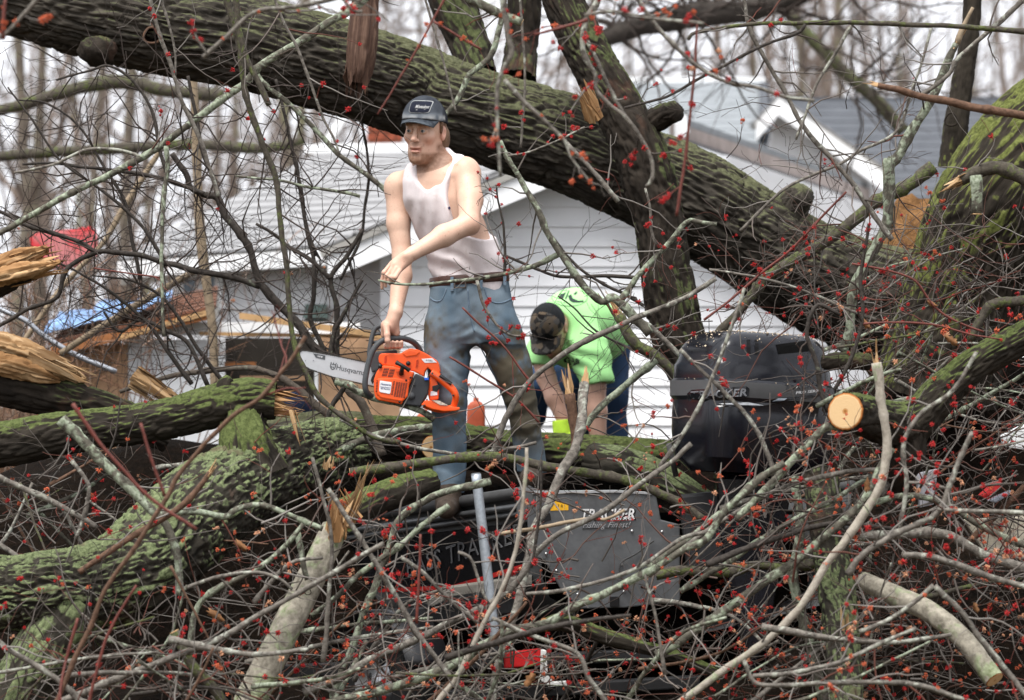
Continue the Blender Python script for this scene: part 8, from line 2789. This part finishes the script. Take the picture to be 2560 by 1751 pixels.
def say_where(x, y, dx, dy, r, mat):
    tk = 'thin' if r < 4 else 'slim' if r < 6 else 'stout'
    mt = {'grey': 'grey', 'lichen': 'lichen spotted', 'dark': 'dark', 'brown': 'red brown', 'mossy': 'mossy'}[mat]
    a = math.degrees(math.atan2(-dy, dx))
    a = (a + 90) % 180 - 90
    tl = 'lying level' if abs(a) < 14 else ('rising right' if a > 0 else 'falling right') if abs(a) < 52 else 'standing steeply'
    for nm, lx, ly in sorted(LAND, key=lambda q: (q[1] - x) ** 2 + (q[2] - y) ** 2):
        ox, oy = x - lx, y - ly
        rel = ('right of' if ox > 0 else 'left of') if abs(ox) > abs(oy) * 1.2 else ('below' if oy > 0 else 'above')
        lab = f'{tk} loose {mt} branch {tl} {rel} {nm}'
        if lab not in USED:
            USED.add(lab)
            return lab
    return lab


def pile():
    rng = np.random.default_rng(77)
    zones = [((700, 2600), (1240, 1800), (12.4, 14.2), 58, 'loose branches of the lower pile'),
             ((1980, 2620), (640, 1240), (13.4, 15.4), 30, 'loose branches right of the motor'),
             ((-60, 560), (1130, 1460), (13.6, 15.4), 18, 'loose branches under the mossy log'),
             ((-40, 640), (1580, 1800), (12.2, 13.2), 14, 'loose branches at bottom left')]
    for (x0, x1), (y0, y1), (d0, d1), cnt, grp in zones:
        for k in range(cnt):
            x, y, d = rng.uniform(x0, x1), rng.uniform(y0, y1), rng.uniform(d0, d1)
            a = rng.normal(-.45, .55) if x > 600 else rng.uniform(-1.2, 1.2)
            Lp = rng.uniform(180, 520)
            if 1000 < x < 1720 and y < 1540:
                y = rng.uniform(1560, 1790)
                Lp = min(Lp, 330)
            dx, dy = math.cos(a) * Lp, math.sin(a) * Lp
            r = rng.choice([2.5, 3.5, 5, 7, 9], p=[.2, .3, .25, .17, .08])
            bend = rng.normal(0, .14) * Lp
            pts = [(x - dx / 2, y - dy / 2), (x - dx / 6 - bend * .3 * math.sin(a), y - dy / 6 + bend * .3), (x + dx / 6 - bend * .5 * math.sin(a), y + dy / 6 + bend * .4), (x + dx / 2, y + dy / 2)]
            mt = str(rng.choice(['grey', 'lichen', 'dark', 'brown', 'mossy'], p=[.4, .3, .14, .08, .08]))
            o = branch(say_where(x, y, dx, dy, r, mt), mt, D(pts, d, r, r * .55, d + rng.normal(0, .25)), int(rng.integers(2, 6)), int(rng.integers(0, 4)), 'mix', name='loose_branch', tl=.22)
            o['group'] = grp


pile()


def brush():
    """Fine twigs nobody could count, with their flowers and buds."""
    def field(name, label, boxes, seed, mat, fl, flk=(.5, .38, .12)):
        rng = np.random.default_rng(seed)
        mb, heads = MB(), []
        for (x0, x1), (y0, y1), (d0, d1), cnt, L, r0, up in boxes:
            for k in range(cnt):
                x, y, d = rng.uniform(x0, x1), rng.uniform(y0, y1), rng.uniform(d0, d1)
                if 980 < x < 1700 and 1200 < y < 1530 and rng.uniform() < .72:
                    continue
                p = P(x, y, d)
                dr = rng.normal(0, 1, 3) * (1, .5, .75) + np.array((0, 0, up))
                dr /= np.linalg.norm(dr)
                out, tips = [], []
                grow(rng, p, dr, L * rng.uniform(.5, 1.4), r0 * rng.uniform(.6, 1.3), 1, out, tips, .7, .03, (2, 5), .17, .0012)
                for q, r, lev in out:
                    mb.tube(q, np.maximum(r, .0011), 4 if lev else 3, False)
                for t_, _ in tips:
                    if rng.uniform() < fl:
                        heads.append(t_)
                if rng.uniform() < fl:
                    heads.append(out[0][0][int(rng.integers(1, 6))])
        o = mb.build(name, mat)
        tag(o, label, 'twigs', kind='stuff')
        by = {k: MB() for k in FL}
        for h in heads:
            kk = str(rng.choice(['red', 'orange', 'tan'], p=flk))
            _, V, T = FL[kk][int(rng.integers(0, len(FL[kk])))]
            for rep in range(int(rng.integers(1, 4))):
                by[kk].add(h + (rng.normal(0, .009, 3) if rep else 0) + (V @ rot_any(rng).T) * rng.uniform(.35, .95), None, T)
        for kk, m_ in by.items():
            if m_.n:
                f = m_.build('flowers', FLM[kk], o, smooth=False)
                f['kind'] = 'stuff'
    field('brush_twigs', 'tangle of fine twigs with red flowers covering the boat and lower right',
          [((620, 2620), (1280, 1800), (12.8, 14.2), 200, .34, .0042, .0), ((1900, 2620), (1050, 1760), (12.9, 14.4), 130, .32, .0042, .05), ((1250, 1800), (1080, 1300), (13.4, 14.6), 28, .26, .0035, .1), ((560, 2620), (1400, 1800), (13.4, 14.5), 150, .32, .0028, .0), ((1950, 2620), (1060, 1700), (13.6, 14.6), 70, .3, .0028, .0)], 31, M['twig'], .55, (.42, .43, .15))
    field('gap_twigs', 'tangle of fine grey twigs in the dark gap below the mossy trunk at right',
          [((1990, 2620), (560, 1150), (13.6, 15.2), 170, .34, .003, .25), ((1760, 2120), (600, 860), (14.4, 15.6), 50, .3, .002, .1)], 32, M['twig'], .16, (.8, .15, .05))
    field('shade_twigs', 'fine twigs in the dark gap under the mossy log at left',
          [((-60, 620), (1120, 1420), (13.9, 15.6), 70, .32, .003, .15), ((-60, 700), (1560, 1800), (12.6, 13.6), 70, .32, .0038, .1)], 33, M['twig'], .16, (.8, .15, .05))
    field('haze_twigs', 'net of fine dark twigs before the grey roof and shed at left',
          [((-60, 900), (180, 640), (15.2, 16.8), 90, .42, .0021, .15), ((-60, 920), (560, 960), (15.2, 17.0), 170, .40, .0022, .2), ((1240, 1620), (520, 1000), (15.4, 17.0), 26, .3, .0018, .2), ((1700, 2300), (180, 600), (14.0, 16.0), 26, .3, .0018, .2)], 34, M['twig_dark'], .015)


brush()


# ------------------------------------------------------------------ near-black mound added to darken gaps in the pile; loose leaves, wreckage bits
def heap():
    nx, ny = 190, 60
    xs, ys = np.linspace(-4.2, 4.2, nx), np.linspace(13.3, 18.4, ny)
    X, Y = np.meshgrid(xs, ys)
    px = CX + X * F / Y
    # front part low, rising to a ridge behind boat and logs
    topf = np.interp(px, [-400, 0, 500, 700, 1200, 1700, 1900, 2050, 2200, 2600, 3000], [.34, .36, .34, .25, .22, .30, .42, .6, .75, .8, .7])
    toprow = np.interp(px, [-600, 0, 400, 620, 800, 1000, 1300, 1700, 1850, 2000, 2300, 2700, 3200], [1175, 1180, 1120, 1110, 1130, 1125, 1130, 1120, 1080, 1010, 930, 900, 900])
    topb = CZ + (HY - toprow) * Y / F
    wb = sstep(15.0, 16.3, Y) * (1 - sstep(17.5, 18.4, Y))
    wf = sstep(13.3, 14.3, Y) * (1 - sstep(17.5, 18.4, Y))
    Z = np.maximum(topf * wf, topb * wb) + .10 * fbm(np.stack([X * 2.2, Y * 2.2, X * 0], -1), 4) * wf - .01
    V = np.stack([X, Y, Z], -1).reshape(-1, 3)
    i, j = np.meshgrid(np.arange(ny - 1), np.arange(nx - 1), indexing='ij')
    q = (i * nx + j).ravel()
    t = NT('gap_shade_black', .95, .05)
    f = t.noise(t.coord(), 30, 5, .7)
    t.color(t.ramp(f, [(.35, (.005, .004, .003)), (.66, (.014, .009, .006)), (.8, (.045, .025, .014))]))  # near-black colour stands in for shade between the branches
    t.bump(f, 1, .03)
    tag(mk('gap_shade_mound', V, np.stack([q, q + 1, q + nx + 1, q + nx], 1), None, t.m), 'near black mound added to darken the gaps of the brush pile', 'shade mound', kind='stuff')
    # dry oak leaves caught in the branches
    rng = np.random.default_rng(8)
    lm = plain('leaf_brown', (.20, .095, .04), .7, .2, .45, 40)
    spots = [(2378, 850, 13.4, .05, 'brown oak leaf hanging in the dark gap right of the motor'), (2165, 810, 13.5, .04, 'tan leaf caught above the sawn face'), (2330, 760, 13.6, .035, 'curled tan leaf among twigs in the right gap'), (1225, 1168, 14.0, .03, 'brown leaf at the feet of the man by the silver post'), (2168, 1215, 12.9, .04, 'orange brown leaf beside the pale split branch'), (602, 1365, 13.3, .045, 'orange brown leaf under the lichen trunk by the boat bow'), (540, 1540, 13.2, .05, 'orange brown leaf low beside the lichen fork'), (1325, 1700, 12.8, .05, 'curled brown leaf beside the white trailer bracket'), (2440, 1520, 12.6, .035, 'tan leaf at lower right beside the sawn log'), (745, 1110, 14.4, .03, 'pale leaf on the furrowed log below the torn end')]
    for x, y, d, sz, lab in spots:
        n = 9
        out = []
        el = rng.uniform(1.1, 1.7)
        for k in range(n * 2):
            a = k / (n * 2) * 2 * np.pi + rng.normal(0, .07)
            r = sz * (.85 if k % 2 else .62) * (.75 + .5 * rng.uniform())
            out.append(np.array((r * math.cos(a) * .42, .38 * sz * math.sin(a * 2 + 1) * rng.uniform(.4, 1), r * math.sin(a) * el * .62)))
        R = rot_any(rng)
        if R[1, 1] < 0:
            R = -R
        Vl = np.array([(0, sz * .1, 0)] + out)
        ra = rng.uniform(-1.2, 1.2)
        Rz = np.array([[math.cos(ra), 0, math.sin(ra)], [0, 1, 0], [-math.sin(ra), 0, math.cos(ra)]])
        c = P(x, y, d)
        T = [[0, 1 + k, 1 + (k + 1) % (n * 2)] for k in range(n * 2)]
        o = mk('dry_leaf', c + Vl @ Rz.T, None, T, lm, origin=c)
        o.modifiers.new('thickness', 'SOLIDIFY').thickness = .0012
        tag(o, lab, 'leaf')
    # bits of wreckage at right: red and grey parts under the brush
    o = prism('red_plastic_part', [(2452, 1240), (2490, 1205), (2505, 1205), (2500, 1222), (2470, 1250)], 14.2, 14.3, plain('plastic_red', (.5, .02, .02), .4, .4), None, .006)
    tag(o, 'bright red plastic part under the branches at the right edge', 'plastic part')
    o = prism('grey_plastic_part', [(2470, 1252), (2500, 1238), (2528, 1226), (2525, 1238), (2490, 1258)], 14.1, 14.16, plain('plastic_grey', (.20, .22, .26), .3, .5), None, .006)
    tag(o, 'blue grey plastic bar under the branches at the right edge', 'plastic part')
    o = prism('grey_sheet_piece', [(2290, 1185), (2345, 1172), (2335, 1262), (2300, 1270)], 14.4, 14.45, plain('panel_grey', (.30, .30, .32), .5, .4), None, .006)
    tag(o, 'pale grey panel piece behind the flowers right of the sawn limb', 'panel')
    o = prism('beige_sheet_piece', [(2410, 1300), (2560, 1290), (2600, 1330), (2560, 1400), (2460, 1380)], 14.3, 14.36, plain('panel_beige', (.46, .42, .33), .7, .2, .25, 30), None, .01)
    tag(o, 'beige panel piece below the red part at the right edge', 'panel')
    o = prism('white_sheet_piece', [(2500, 1090), (2560, 1060), (2600, 1070), (2590, 1130), (2510, 1118)], 14.6, 14.64, plain('sheet_white', (.7, .72, .72), .6, .3), None, .01)
    tag(o, 'white sheet piece at the right edge below the sawn limb', 'sheet')


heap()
